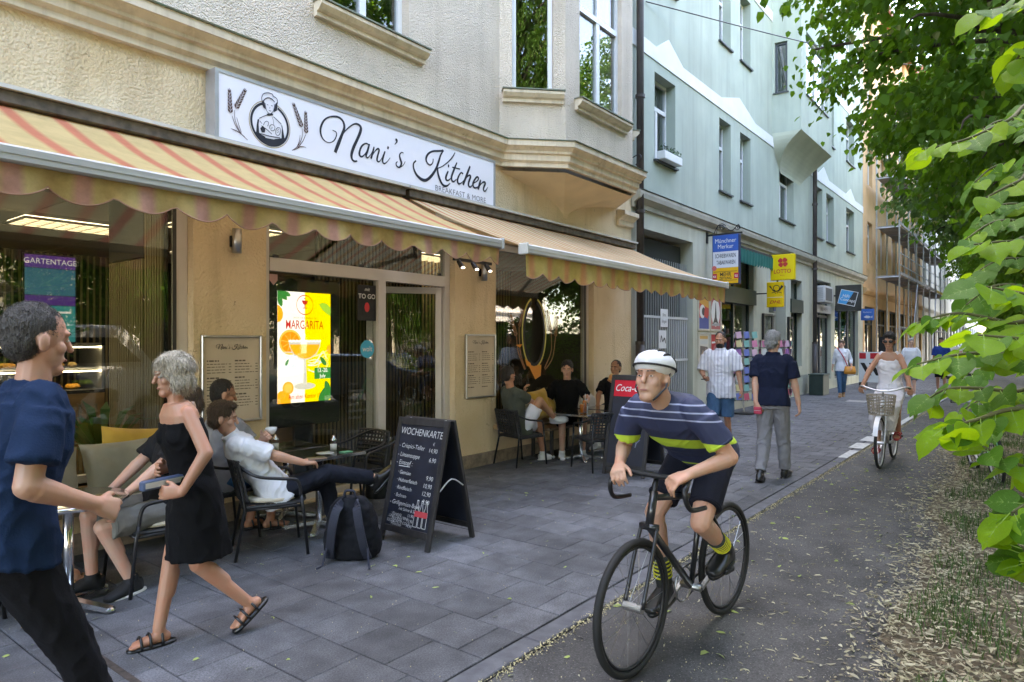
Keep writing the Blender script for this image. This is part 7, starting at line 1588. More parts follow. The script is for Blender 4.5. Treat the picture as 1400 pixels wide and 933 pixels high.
# 9 man with can
t9, J9, _ = person('man in dark T-shirt drinking from a can behind the tall chalkboard', (9.42, 5.28), 186, 1.78, (0, 0, .52), -4, 0, (0, -6),
       {'L': ((.26, .12, 1.02), (.2, 1, -.6), {'curl': .85, 'dir': (.2, -.7, .5), 'back': (.9, .2, .2)}), 'R': ((.36, -.12, .68), (-.3, -.8, -.4), {'curl': .4, 'back': (0, 0, 1)})},
       {'L': ((.42, .14, .09), (1, .1, .6)), 'R': ((.38, -.12, .09), (1, 0, .6))}, SKIN2, HDK, [('shirt', DKT, {'sleeve': .8}), ('trousers', BLKT, {'len': .85, 'wide': 1.1}), ('shoes', WSHOE)], .009, hairstyle='crop')
hw = t9.matrix_basis @ J9['handL']; t = thing('drink_can', 'orange drink can lifted to the mouth of the man behind the chalkboard', 'can', (hw.x-.01, hw.y, hw.z-.03)); M_ = Matrix.Rotation(R(35), 4, 'Y'); MB().lathe([(.027, 0), (.033, .008), (.033, .11), (.026, .122)], 18, m=M_).build('can_body', mat('can_orange', (.65, .2, .05), .3, .5, col2=(.75, .6, .3), vscale=20), t, True); MB().lathe([(.026, .1225), (.0, .120)], 18, m=M_).build('can_lid', CHROME, t)
bch = chair(9.42, 5.28, 186, 'black wicker chair under the man with the can')

# ------------------------------------------------------------------ bicycles
def bicycle(label, x, y, deg, framem, lean=0, bars='flat', r=.335, basket=False, guard=False):
    t = thing('bicycle', label, 'bicycle', (x, y, 0), R(deg)); t.rotation_euler = (R(lean), 0, R(deg))
    wb = .52; T2 = mat('tyre_black', (.012, .012, .012), .75)
    for nm, wx in (('wheel', -wb), ('wheel', wb)):
        M = Matrix.Translation((wx, 0, r)) @ Matrix.Rotation(math.pi/2, 4, 'X')
        w = MB(); w.tube([M @ V(((r-.02)*math.cos(a), (r-.02)*math.sin(a), 0)) for a in np.linspace(0, 2*math.pi, 41)[:-1]], .019, 8, closed=True); wo = w.build(nm, T2, t, True)
        q = MB(); q.tube([M @ V(((r-.045)*math.cos(a), (r-.045)*math.sin(a), 0)) for a in np.linspace(0, 2*math.pi, 41)[:-1]], .010, 6, closed=True); q.build('rim', ALU if framem is not MATS.get('frame_black') else BLACK, wo, True)
        MB().cyl((wx, -.05, r), (wx, .05, r), .022).build('hub', STEEL, wo)
        for k in range(18):
            a = 2*math.pi*k/18; sg = .03 if k % 2 else -.03; MB().tube([(wx, sg, r), (wx+(r-.045)*math.cos(a), 0, r+(r-.045)*math.sin(a))], .0014, 3, cap=False).build('spoke', STEEL, wo)
    bb = V((-.08, 0, .28)); st = V((-.22, 0, .80)); ht = V((.33, 0, .84)); hb = V((.37, 0, .70)); ra = V((-wb, 0, r)); fa = V((wb, 0, r))
    f = MB(); f.tube([bb, st+V((0, 0, .02))], .016, 8); f.tube([bb, hb], .020, 8); f.tube([st-V((.0, 0, .04)), ht], .017, 8); f.tube([ht+V((-.01, 0, .03)), hb], .022, 8)
    for sg in (-1, 1): f.tube([bb+V((0, sg*.03, 0)), ra+V((0, sg*.055, 0))], .010, 6); f.tube([st-V((0, 0, .03)), ra+V((0, sg*.055, 0))], .009, 6)
    f.build('frame', framem, t, True)
    k = MB()
    for sg in (-1, 1): k.tube(smoothpath([hb+V((0, sg*.045, 0)), hb+V((.06, sg*.05, -.14)), fa+V((0, sg*.05, 0))], 4), .011, 6)
    k.bar(hb+V((0, -.05, 0)), hb+V((0, .05, 0)), .03, .03); k.build('fork', framem, t, True)
    h = MB(); top = V((.30, 0, .93)); h.tube([ht, top], .014, 8)
    if bars == 'drop': h.tube(smoothpath([(.20, -.22, .80), (.36, -.22, .82), (.40, -.21, .91), (.33, -.18, .95), (.32, 0, .95), (.33, .18, .95), (.40, .21, .91), (.36, .22, .82), (.20, .22, .80)], 5), .013, 8)
    elif bars == 'flat': h.tube(smoothpath([(.28, -.31, .97), (.33, -.12, .96), (.33, .12, .96), (.28, .31, .97)], 4), .012, 8)
    else: h.tube(smoothpath([(.06, -.29, 1.02), (.24, -.27, 1.05), (.31, -.08, 1.0), (.31, .08, 1.0), (.24, .27, 1.05), (.06, .29, 1.02)], 5), .012, 8); h.tube([top, (.31, 0, 1.0)], .014, 8)
    h.build('handlebar', BLACK if bars == 'drop' else STEEL, t, True)
    for sg in (-1, 1):
        e = {'drop': [(.40, sg*.21, .91), (.33, sg*.19, .95)], 'flat': [(.27, sg*.32, .97), (.30, sg*.20, .965)], 'swept': [(.05, sg*.292, 1.02), (.17, sg*.282, 1.04)]}[bars]; MB().tube(e, .018, 8).build('grip', BLACK, t, True)
    s = MB(); sp = st+V((-.03, 0, .16)); MB().tube([st, sp], .013, 8).build('seat_post', STEEL, t, True)
    s.loft([(sp+V((-.13, 0, .0)), V((0, 1, 0)), V((0, 0, 1)), .055, .02), (sp+V((-.08, 0, .012)), V((0, 1, 0)), V((0, 0, 1)), .075, .03), (sp+V((.02, 0, .012)), V((0, 1, 0)), V((0, 0, 1)), .04, .025), (sp+V((.13, 0, .008)), V((0, 1, 0)), V((0, 0, 1)), .02, .018)], 14); s.build('saddle', BLACK, t, True)
    c = MB(); c.tube([bb+V((.095*math.cos(a), -.045, .095*math.sin(a))) for a in np.linspace(0, 2*math.pi, 25)[:-1]], .006, 5, closed=True); c.cyl(bb+V((0, -.06, 0)), bb+V((0, .06, 0)), .02); c.build('crankset', STEEL, t, True)
    for sg, a in ((-1, -.5), (1, math.pi-.5)):
        e = bb+V((.17*math.cos(a), sg*.075, .17*math.sin(a))); cr = MB(); cr.bar(bb+V((0, sg*.06, 0)), e, .018, .022, (0, 1, 0)); co = cr.build('crank', STEEL, t); MB().bbox(e.x-.05, min(e.y, e.y+sg*.09), e.z-.012, e.x+.05, max(e.y, e.y+sg*.09), e.z+.012, .004).build('pedal', BLACK, co)
    ch = MB(); ch.tube([bb+V((0, -.045, .095)), ra+V((0, -.045, .04)), ra+V((-.03, -.045, 0)), ra+V((0, -.045, -.04)), bb+V((0, -.045, -.095))], .005, 4); ch.build('chain', BLACK, t)
    if guard:
        for wx in (-wb, wb):
            g = MB(); n = 14; a0, a1 = (R(-5), R(175)) if wx < 0 else (R(20), R(170)); vs = []
            for i in range(n+1): a = a0+(a1-a0)*i/n; a = math.pi-a if wx < 0 else a; vs += [(wx+(r+.025)*math.cos(a), -.028, r+(r+.025)*math.sin(a)), (wx+(r+.025)*math.cos(a), .028, r+(r+.025)*math.sin(a))]
            g.add(vs, [(2*i, 2*i+1, 2*i+3, 2*i+2) for i in range(n)]); g.build('mudguard', framem, t, True)
        MB().ell((.43, 0, .80), (.035, .03, .03)).build('head_lamp', CHROME, t, True)
    if basket:
        k = MB(); 
        for z in np.linspace(.70, .95, 7): k.tube([(.44+(.12+.03*(z-.7)/.28)*math.cos(a), (.14+.03*(z-.7)/.28)*math.sin(a), z) for a in np.linspace(0, 2*math.pi, 21)[:-1]], .008, 5, closed=True)
        for a in np.linspace(0, 2*math.pi, 15)[:-1]: k.tube([(.44+.12*math.cos(a), .14*math.sin(a), .70), (.44+.15*math.cos(a), .17*math.sin(a), .95)], .007, 5)
        k.build('basket', mat('basket_cane', (.30, .25, .19), .8, var=.2), t)
    return t, bb
FBLK = mat('frame_black', (.014, .015, .018), .3, coat=.5); FWHT = mat('frame_white', (.62, .62, .62), .3, coat=.5); FGRN = mat('frame_mint', (.10, .50, .26), .35, coat=.5)
# racing cyclist
bicycle('black racing bicycle ridden by the helmeted man', 3.50, 1.53, 176, FBLK, 0, 'drop')
def jersey_stripes(m):
    nt = m.node_tree; b = nt.nodes['Principled BSDF']; tc = nt.nodes.new('ShaderNodeTexCoord'); sx = nt.nodes.new('ShaderNodeSeparateXYZ'); nt.links.new(tc.outputs['Object'], sx.inputs[0])
    rp = nt.nodes.new('ShaderNodeValToRGB'); rp.color_ramp.interpolation = 'CONSTANT'; e = rp.color_ramp.elements; e[0].position, e[0].color = 0, (.022, .03, .075, 1); e[1].position, e[1].color = .48, (.45, .62, .05, 1)
    for p, c in ((.482, (.022, .03, .075)), (.535, (.45, .62, .05)), (.562, (.022, .03, .075)), (.615, (.30, .33, .46)), (.619, (.022, .03, .075)), (.635, (.30, .33, .46)), (.639, (.022, .03, .075)), (.655, (.30, .33, .46)), (.659, (.022, .03, .075))): q = e.new(p); q.color = (*c, 1)
    dv = nt.nodes.new('ShaderNodeMath'); dv.operation = 'MULTIPLY'; dv.inputs[1].default_value = .5; nt.links.new(sx.outputs[2], dv.inputs[0]); nt.links.new(dv.outputs[0], rp.inputs[0]); nt.links.new(rp.outputs[0], b.inputs['Base Color'])
    return m
JER = jersey_stripes(mat('jersey_navy', (.022, .03, .075), .7)); BIB = fab('bib_shorts', (.012, .013, .022), var=.1)
bbw = (-.08, 0, .28)
person('cyclist in white helmet, navy jersey and black shorts riding along the path', (3.50, 1.53), 176, 1.80, (-.22, 0, 1.02), 58, 0, (6, -12),
       {'L': ((.335, .20, .985), (-.3, .4, -.8), {'curl': .75, 'back': (.3, .2, .9)}), 'R': ((.335, -.20, .985), (-.3, -.4, -.8), {'curl': .75, 'back': (.3, -.2, .9)})},
       {'L': ((-.27, .11, .47), (1, .1, .3), (1, 0, -.25)), 'R': ((.02, -.11, .29), (1, -.1, .3), (1, 0, -.2))}, SKIN, HBR,
       [('shirt', JER, {'sleeve': .72, 'wr': .004, 'hem': -.06}), ('trousers', BIB, {'len': .78, 'wr': .002}), ('socks', mat('sock_dark', (.03, .035, .03), .9), {'h': .42, 'bands': 5}), ('shoes', LEATH)], .007, helmet=mat('helmet_white', (.70, .71, .73), .35), glasses=False)
# woman cycling in white
bicycle('white city bicycle with a cane basket ridden by the woman in white', 10.35, 1.62, 180, FWHT, 0, 'swept', basket=True, guard=True)
WDR = fab('white_dress', (.72, .69, .72), var=.05)
person('dark-haired woman in white dress and sunglasses cycling along the path', (10.35, 1.62), 180, 1.66, (-.25, 0, 1.00), 8, 0, (0, 6),
       {'L': ((.10, .28, 1.05), (-.6, .6, -.6), {'curl': .7, 'back': (0, .1, 1)}), 'R': ((.10, -.28, 1.05), (-.6, -.6, -.6), {'curl': .7, 'back': (0, -.1, 1)})},
       {'L': ((-.24, .10, .43), (1, .1, .3), (1, 0, -.2)), 'R': ((.06, -.11, .25), (1, 0, .3), (1, 0, -.1))}, SKIN2, HDK,
       [('top', WDR, {'straps': True, 'hem': -.12}), ('skirt', WDR, {'z': .5, 'c': [(-.10, 0, .90), (.08, -.01, .78), (.10, -.03, .60), (.07, -.04, .46)], 'r': [(.17, .18), (.19, .18), (.16, .16), (.12, .14)], 'wr': .010}), ('sandals', REDS)], .010, True, glasses=True, hairstyle='tied')
# man in striped shirt
STRP = mat('striped_shirt', (.66, .66, .70), .9, bump=.2, bscale=120)
def vstripes(m):
    nt = m.node_tree; b = nt.nodes['Principled BSDF']; tc = nt.nodes.new('ShaderNodeTexCoord'); sx = nt.nodes.new('ShaderNodeSeparateXYZ'); nt.links.new(tc.outputs['Object'], sx.inputs[0])
    w = nt.nodes.new('ShaderNodeMath'); w.operation = 'MULTIPLY'; w.inputs[1].default_value = 19; nt.links.new(sx.outputs[1], w.inputs[0]); fr = nt.nodes.new('ShaderNodeMath'); fr.operation = 'FRACT'; nt.links.new(w.outputs[0], fr.inputs[0])
    rp = nt.nodes.new('ShaderNodeValToRGB'); e = rp.color_ramp.elements; e[0].position, e[0].color = .0, (.68, .68, .72, 1); e[1].position, e[1].color = 1, (.68, .68, .72, 1)
    for p, c in ((.45, (.68, .68, .72)), (.5, (.34, .33, .42)), (.6, (.34, .33, .42)), (.65, (.68, .68, .72)), (.8, (.5, .48, .56)), (.86, (.68, .68, .72))): q = e.new(p); q.color = (*c, 1)
    nt.links.new(fr.outputs[0], rp.inputs[0]); nt.links.new(rp.outputs[0], b.inputs['Base Color'])
vstripes(STRP)
ts, Js, _ = person('bearded man in white striped shirt and denim shorts walking along the pavement', (10.35, 3.92), 192, 1.81, (0, 0, .95), 2, 0, (-8, 6),
       {'R': ((.28, -.20, 1.10), (-.5, -.5, -1), {'curl': .7, 'back': (0, -.6, -.4)}), 'L': ((.06, .33, .82), (-1, .4, 0), {'curl': .5})},
       {'R': ((.20, -.09, .09), (1, 0, 0)), 'L': ((-.22, .10, .12), (1, 0, .1), (1, .1, -.3))}, SKIN2, HDK, [('shirt', STRP, {'sleeve': .92, 'hem': -.16, 'collar': True, 'wr': .008}), ('trousers', JEANS, {'len': 1.0, 'wide': 1.1}), ('shoes', WSHOE)], .009, hairstyle='crop', beard=HDK, build=1.13)
hw = ts.matrix_basis @ Js['handR']; t = thing('phone', 'dark phone in the hand of the man in striped shirt', 'phone', (hw.x-.02, hw.y, hw.z)); MB().bbox(-.07, -.035, 0, .07, .035, .012, .004).build('case', BLACK, t); MB().box(-.063, -.03, .012, .063, .03, .013).build('phone_screen', mat('screen_off', (.03, .03, .04), .1), t)
# grey-haired man walking away
tn, Jn, _ = person('grey-haired man in navy polo shirt and grey trousers walking away along the pavement', (8.26, 2.50), 4, 1.77, (0, 0, .935), 4, 0, (-14, 4),
       {'L': ((-.13, .16, .90), (-.4, 1, 0), {'curl': .7, 'dir': (-.1, -.35, -.9), 'back': (-.8, .2, 0)}), 'R': ((.08, -.30, .78), (-1, -.4, 0), {'curl': .5})},
       {'L': ((-.20, .09, .11), (1, 0, .1), (1, .1, -.35)), 'R': ((.24, -.09, .09), (1, 0, 0), (1, -.1, .1))}, SKIN, HGR, [('shirt', NAVYP, {'sleeve': .8, 'collar': True, 'hem': -.05}), ('trousers', GRYP, {'len': 1.95, 'wide': 1.12, 'wr': .009}), ('belt', LEATH), ('shoes', LEATH)], .008, build=1.05)
hw = tn.matrix_basis @ Jn['handL']; t = thing('wallet', 'red wallet in the hand of the man in navy polo', 'wallet', (hw.x-.02, hw.y, hw.z-.05)); MB().bbox(-.02, -.045, 0, .02, .045, .085, .008).build('purse', mat('wallet_red', (.45, .03, .07), .5), t); MB().box(-.021, -.04, .04, .021, .04, .045).build('clasp', STEEL, t)
# woman with bag
person('woman in white blouse and jeans with orange shoulder bag walking past the shops', (22.2, 4.68), 190, 1.70, (0, 0, .91), 2, 0, (-28, 0),
       {'L': ((.10, .26, .92), (-1, .4, 0)), 'R': ((-.08, -.27, .82), (-1, -.4, 0))}, {'L': ((-.18, .04, .11), (1, 0, .1), (1, 0, -.3)), 'R': ((.18, -.04, .09), (1, 0, 0))}, SKIN3, HBR,
       [('shirt', WHT, {'sleeve': 1.6, 'hem': -.13, 'collar': True}), ('trousers', JEANS, {'len': 1.9}), ('shoes', TAN)], .013, True, hairstyle='tied')
t = thing('shoulder_bag', 'orange leather bag with red strap worn across the white blouse', 'bag', (22.2, 4.68, 0), R(190)); q = MB(); q.loft([((.10, .22, .70), (1, 0, 0), (0, 1, 0), .06, .15), ((.10, .22, .78), (1, 0, 0), (0, 1, 0), .075, .17), ((.10, .21, .93), (1, 0, 0), (0, 1, 0), .05, .14)], 18); q.build('pouch', mat('bag_orange', (.62, .24, .03), .5), t, True); MB().tube(smoothpath([(.12, .16, .93), (.145, .05, 1.2), (.10, -.08, 1.42), (0, -.11, 1.46), (-.11, -.02, 1.3), (-.10, .15, .95)], 5), .016, 6).build('strap', mat('strap_red', (.45, .05, .08), .6), t, True)
# people farther off
person('grey-haired man in white printed T-shirt walking behind the cycling woman', (23.6, 3.05), 184, 1.76, (0, 0, .93), 3, 0, (20, 0), None, {'L': ((.16, .09, .09), (1, 0, 0)), 'R': ((-.16, -.09, .1), (1, 0, 0))}, SKIN3, HGR, [('shirt', WHT, {'sleeve': .85, 'hem': -.13}), ('trousers', GSH, {'len': 1.0}), ('shoes', WSHOE)], .014)
person('man in black and blue T-shirt and white cap standing beyond the scaffold signs', (26.5, 2.55), 180, 1.82, (0, 0, .95), 2, 0, (0, 0), None, None, SKIN2, HDK, [('shirt', fab('royal_blue', (.02, .06, .28)), {'sleeve': .85, 'hem': -.13}), ('trousers', BLKT, {'len': 1.0}), ('shoes', WSHOE)], .014, helmet=None)
# parked mint bicycle in the verge
bicycle('mint green bicycle parked at the verge beneath the lime leaves', 9.95, .50, 196, FGRN, 6, 'flat', guard=False)
# ------------------------------------------------------------------ lime trees
BARK = mat('lime_bark', (.075, .060, .045), .95, var=.35, vscale=12, bump=.9, bscale=24, stretch=(1, 1, .25), bdist=.03)
LEAF = mat('lime_leaf', (.055, .135, .014), .6, spec=.2, island=.45, var=.22, vscale=3, trans=((.16, .34, .02), .42))
LEAFL = mat('pale_tree_leaf', (.085, .16, .05), .6, spec=.25, island=.4, var=.2, vscale=3, trans=((.20, .33, .08), .38))
BRACT = mat('lime_bract', (.26, .30, .09), .6, island=.3, trans=((.35, .38, .12), .35))
def unit(n): v = rng.normal(0, 1, (n, 3)); return v/np.linalg.norm(v, axis=1, keepdims=True)
def leaf_mesh(name, centres, dirs, size, material):
    """many small leaves: each a folded five-point blade hanging from its stalk"""
    n = len(centres); c = np.asarray(centres); d = np.asarray(dirs); d = d/np.linalg.norm(d, axis=1, keepdims=True)
    up = unit(n)*.55+np.array([0, 0, 1.0]); s = np.cross(d, up); s /= np.maximum(np.linalg.norm(s, axis=1, keepdims=True), 1e-6); nn = np.cross(s, d)
    L = (size*rng.uniform(.6, 1.25, n))[:, None]; f = rng.uniform(.05, .28, n)[:, None]
    p0 = c; p1 = c+d*L*.28+s*L*.44+nn*L*f; p2 = c+d*L*.28-s*L*.44+nn*L*f; p3 = c+d*L*.70+s*L*.30+nn*L*f*.6; p4 = c+d*L*.70-s*L*.30+nn*L*f*.6; p5 = c+d*L*1.05-nn*L*.10; p6 = c+d*L*.45
    vs = np.stack([p0, p1, p3, p5, p4, p2, p6], 1).reshape(-1, 3); i = np.arange(n)*7
    tri = np.stack([np.stack([i, i+1, i+6], 1), np.stack([i+1, i+2, i+6], 1), np.stack([i+2, i+3, i+6], 1), np.stack([i+3, i+4, i+6], 1), np.stack([i+4, i+5, i+6], 1), np.stack([i+5, i, i+6], 1)], 1).reshape(-1, 3)
    me = bpy.data.meshes.new(name); me.vertices.add(len(vs)); me.vertices.foreach_set('co', vs.ravel()); me.loops.add(len(tri)*3); me.loops.foreach_set('vertex_index', tri.ravel().astype(np.int32))
    me.polygons.add(len(tri)); me.polygons.foreach_set('loop_start', np.arange(len(tri), dtype=np.int32)*3); me.polygons.foreach_set('loop_total', np.full(len(tri), 3, np.int32)); me.update(calc_edges=True); me.materials.append(material); return me
def make_tree(label, x, y, h, rad, low, leafm, ncl, per, lsize, seedv=0, flat=1.0):
    t = thing('lime_tree', label, 'tree', (x, y, 0), 0, 'street trees'); 
    tr = MB(); tr.tube(smoothpath([(0, 0, -.1), (.05, .02, h*.2), (-.05, .08, h*.45), (.1, 0, h*.75), (0, 0, h*.95)], 5), [.24-.20*i/20 for i in range(21)], 12)
    tops = []; C = []; D = []
    cz = (h+low)/2
    for k in range(ncl):
        while True:
            p = rng.uniform(-1, 1, 3); r = np.linalg.norm(p)
            if .35 < r < 1 and rng.random() < (.25+.75*r): break
        zz = cz+p[2]*(h-low)/2; tp = .55+.45*min(max((zz-2.2)/3.0, 0), 1); q = np.array([p[0]*rad[0], p[1]*rad[1]*(tp if p[1] > 0 else 1), zz])
        hr = math.hypot(p[0], p[1])
        if p[2] < 0: q[2] += .9*(hr**2)*0-.25*rng.random()      # lower shoots droop
        q += .18*rad[0]*np.array([math.sin(q[1]*1.9+seedv)*math.sin(q[2]*1.5), math.sin(q[0]*1.7+seedv), 0])*.45
        out = np.array([p[0], p[1], .15*p[2]-.35]); out /= np.linalg.norm(out)
        ln = rng.uniform(.35, .8); tips = []
        for j in range(per):
            s_ = rng.uniform(0, 1); o = unit(1)[0]*.16*(.4+s_); C.append(q+out*ln*(s_-.5)+o); dd = out*.5+unit(1)[0]*.75+np.array([0, 0, -.75]); D.append(dd)
        tops.append((q, out, ln))
    # limbs reach to a subset of the shoots
    sel = [tops[i] for i in rng.choice(len(tops), min(130, len(tops)), replace=False)]
    for (q, out, ln) in sel:
        z0_ = max(low*.75, min(q[2]-.35*math.hypot(q[0], q[1]), h*.85)); a = V((0, 0, z0_)); b_ = V(q); m1 = a.lerp(b_, .5)+V((0, 0, .35)); tr.tube(smoothpath([a, m1, b_, b_+V(out)*ln*.5], 4), [.055, .05, .045, .04, .034, .03, .026, .022, .018, .014, .01, .007, .004], 5, cap=False)
    tr.build('trunk', BARK, t, True)
    link('crown', leaf_mesh('crown', C, D, lsize, leafm), t)
    nb = int(len(C)*.06); ix = rng.choice(len(C), nb); cb = np.array(C)[ix]
    link('blossom_bracts', leaf_mesh('bracts', cb, np.tile([0, 0, -1.0], (nb, 1))+unit(nb)*.3, lsize*.75, BRACT), t)
    return t
t1 = make_tree('big dark lime tree spreading over the cycle path', 9.6, -1.35, 11.0, (4.3, 3.75), 1.75, LEAF, 2300, 36, .095, 0)
t2 = make_tree('lighter green young tree farther along the verge', 17.2, -.45, 8.4, (2.6, 3.2), 3.3, LEAFL, 620, 34, .12, 2)
lab = ['lime tree beyond the young tree, farther down the verge', 'lime tree far down the street by the scaffold', 'lime tree across the street from the café door', 'lime tree standing behind the parked cars', 'lime tree by the far end of the parked cars', 'lime tree at the opposite kerb before the white house', 'lime tree at the farthest bend of the street', 'lime tree across the street before the yellow house', 'lime tree closing the far end of the road', 'lime tree next to the scaffold on the verge', 'lime tree before the grey-white house on the verge']
for i, (x, y, s, r) in enumerate(((25.5, -2.2, 1.3, 2.0), (36, -1.2, 1.05, 4.0), (1.5, -12.3, 1.0, 1.0), (-4.5, -1.9, .95, 3.1), (9.8, -12.5, 1.1, 5.0), (20, -12.3, 1.1, .4), (52, -1.0, 1.1, 2.7), (-7, -12.3, 1.0, 2.2), (80, 1.5, 1.4, 1.2), (45, -.6, 1.15, .9), (63, -.1, 1.2, 3.3))):
    c = copy_tree(t1); c.location = (x, y, 0); c.scale = (s, s, s); c.rotation_euler = (0, 0, r); c['label'] = lab[i]
c = copy_tree(t1); c.location = (1.3, -2.3, 0); c.scale = (.6, .6, 1.3); c.rotation_euler = (0, 0, .7); c['label'] = 'slim tall lime tree on the verge opposite the café'
# ---- bushes added out of view to block the bright houses mirrored in the café glass
bl = ['round bush on the verge opposite the bay window', 'second round bush on the verge, towards the scaffold', 'third round bush on the verge, towards the scaffold', 'far round bush on the verge before the scaffold']
bush = thing('bush', bl[0], 'bush', (14.6, -1.75, 0), 0, 'bushes on the verge'); C = []; D = []
for k in range(2600): p_ = unit(1)[0]*rng.uniform(.6, 1)**.5; C.append((p_[0]*1.3, p_[1]*.95, 1.25+p_[2]*1.2)); D.append(p_+unit(1)[0]*.8)
link('foliage', leaf_mesh('foliage', C, D, .10, LEAF), bush); q = MB()
for k in range(7): a = k*.9; q.tube([(0, 0, 0), (.3*math.cos(a), .3*math.sin(a), .8), (.7*math.cos(a), .6*math.sin(a), 1.7)], [.03, .02, .008], 5)
q.build('stems', BARK, bush)
for k, x in enumerate((18.2, 21.5, 25.2)): c = copy_tree(bush); c.location = (x, -1.8+.1*k, 0); c.rotation_euler = (0, 0, 1.3*k); c['label'] = bl[k+1]
# ---- low shoots beside the camera: every leaf a piece
LBIG = mat('young_lime_leaf', (.165, .33, .012), .5, spec=.3, var=.22, vscale=25, trans=((.42, .66, .02), .5), bump=.25, bscale=60)
LBIG2 = mat('darker_lime_leaf', (.065, .18, .016), .5, spec=.3, var=.22, vscale=25, trans=((.13, .30, .03), .4), bump=.25, bscale=60)
def heart(material, droop, cup):
    m = MB(); ol = [(0, 0), (.13, -.10), (.31, -.10), (.46, .04), (.54, .24), (.53, .46), (.44, .65), (.29, .80), (.10, .92), (0, 1.05)]
    ol2 = []
    for (a, b), (c_, d_) in zip(ol, ol[1:]): ol2 += [(a, b), ((a+c_)/2*1.025+.006, (b+d_)/2)]
    ol2.append(ol[-1])
    def P(x, y): r = abs(x); return V((x, y, -droop*(y**2)*.55-droop*.15*y+cup*r*1.0-.9*cup*r*r+.03*math.sin(y*13)*r))
    rib = [P(0, y) for y in np.linspace(0, 1.06, len(ol2))]
    for sg in (1, -1):
        vs = []; n = len(ol2)
        for i, (x, y) in enumerate(ol2):
            yr = 1.06*i/(n-1); vs += [P(0, yr), P(sg*x*.5, (y+yr)/2), P(sg*x, y)]
        fs = []
        for i in range(n-1):
            for j in range(2):
                q = (i*3+j, i*3+j+1, i*3+j+4, i*3+j+3); fs.append(q if sg > 0 else q[::-1])
        m.add(vs, fs)
    for sg in (1, -1):
        for k in range(5):
            y0 = .06+k*.17; m.cur = 1; m.add([P(0, y0)+V((0, 0, .003)), P(0, y0+.018)+V((0, 0, .003)), P(sg*.36*(1-.14*k), y0+.20)+V((0, 0, .004))], [(0, 2, 1) if sg > 0 else (0, 1, 2)]); m.cur = 0
    m.cur = 1; m.tube([P(0, -.35)+V((0, 0, .04)), P(0, 0), P(0, .5)+V((0, 0, .002)), P(0, 1.0)], [.012, .014, .010, .003], 5); m.cur = 0
    me = m.mesh('leaf', [material, mat('leaf_vein', (.24, .40, .07), .5)], True); return me
HEARTS = [heart(LBIG, .35, .14), heart(LBIG, .75, .05), heart(LBIG2, .45, .2), heart(LBIG, .15, -.06)]
TWIGS = [[(2.94, -0.04, 2.45), (2.79, 0.08, 2.37), (2.64, 0.19, 2.29), (2.56, 0.3, 2.26)], [(2.82, -0.04, 2.19), (2.62, 0.05, 2.13), (2.56, 0.13, 2.08)], [(2.56, -0.03, 1.91), (2.49, 0.06, 1.93), (2.41, 0.15, 1.92)], [(2.44, -0.05, 1.53), (2.36, 0.06, 1.59), (2.28, 0.16, 1.6), (2.2, 0.27, 1.57)], [(2.57, -0.05, 1.66), (2.48, 0.07, 1.69), (2.45, 0.19, 1.72), (2.44, 0.28, 1.7)], [(2.32, -0.05, 1.41), (2.18, 0.04, 1.46), (2.12, 0.13, 1.43), (2.07, 0.19, 1.41)], [(2.19, -0.04, 1.32), (2.13, 0.03, 1.32), (2.07, 0.11, 1.37)], [(2.06, -0.04, 1.2), (2.02, 0.01, 1.25), (1.98, 0.05, 1.23)], [(2.57, -0.05, 2.62), (2.5, 0.04, 2.63), (2.44, 0.12, 2.61)], [(2.57, -0.05, 2.51), (2.52, 0.02, 2.51), (2.49, 0.06, 2.45)], [(2.32, -0.05, 1.74), (2.26, 0.03, 1.76), (2.2, 0.11, 1.78)], [(2.06, -0.04, 1.08), (2.02, 0.01, 1.11), (2.0, 0.03, 1.15)], [(2.7, -0.05, 1.45), (2.6, 0.07, 1.48), (2.49, 0.21, 1.49), (2.5, 0.28, 1.45)], [(2.19, -0.04, 1.63), (2.13, 0.03, 1.64), (2.06, 0.12, 1.65)]]
br = thing('lime_shoots', 'low bright green lime shoots with large leaves beside the verge', 'branch', (2.6, -.55, 0))
for k in range(13):      # a second, darker layer of shoots a little farther along
    x = 3.0+.09*k; z = (1.55, 1.8, 2.05, 1.4, 2.3, 2.5, 1.65, 1.95, 2.2, 1.25, 2.6, 1.5, 1.85)[k]; TWIGS.append([(x+.15, -.10, z-.05), (x+.05, .02, z+.03), (x-.03, .13, z+.04), (x-.10, .20+.01*(k % 4), z-.03)])
stem = MB(); O = V((2.6, -.55, 0)); stem.tube(smoothpath([(0, 0, 0), (.02, .02, 1.0), (-.03, .05, 2.0), (0, .1, 3.0)], 5), [.05-.003*i for i in range(16)], 8)
r6 = random.Random(11)
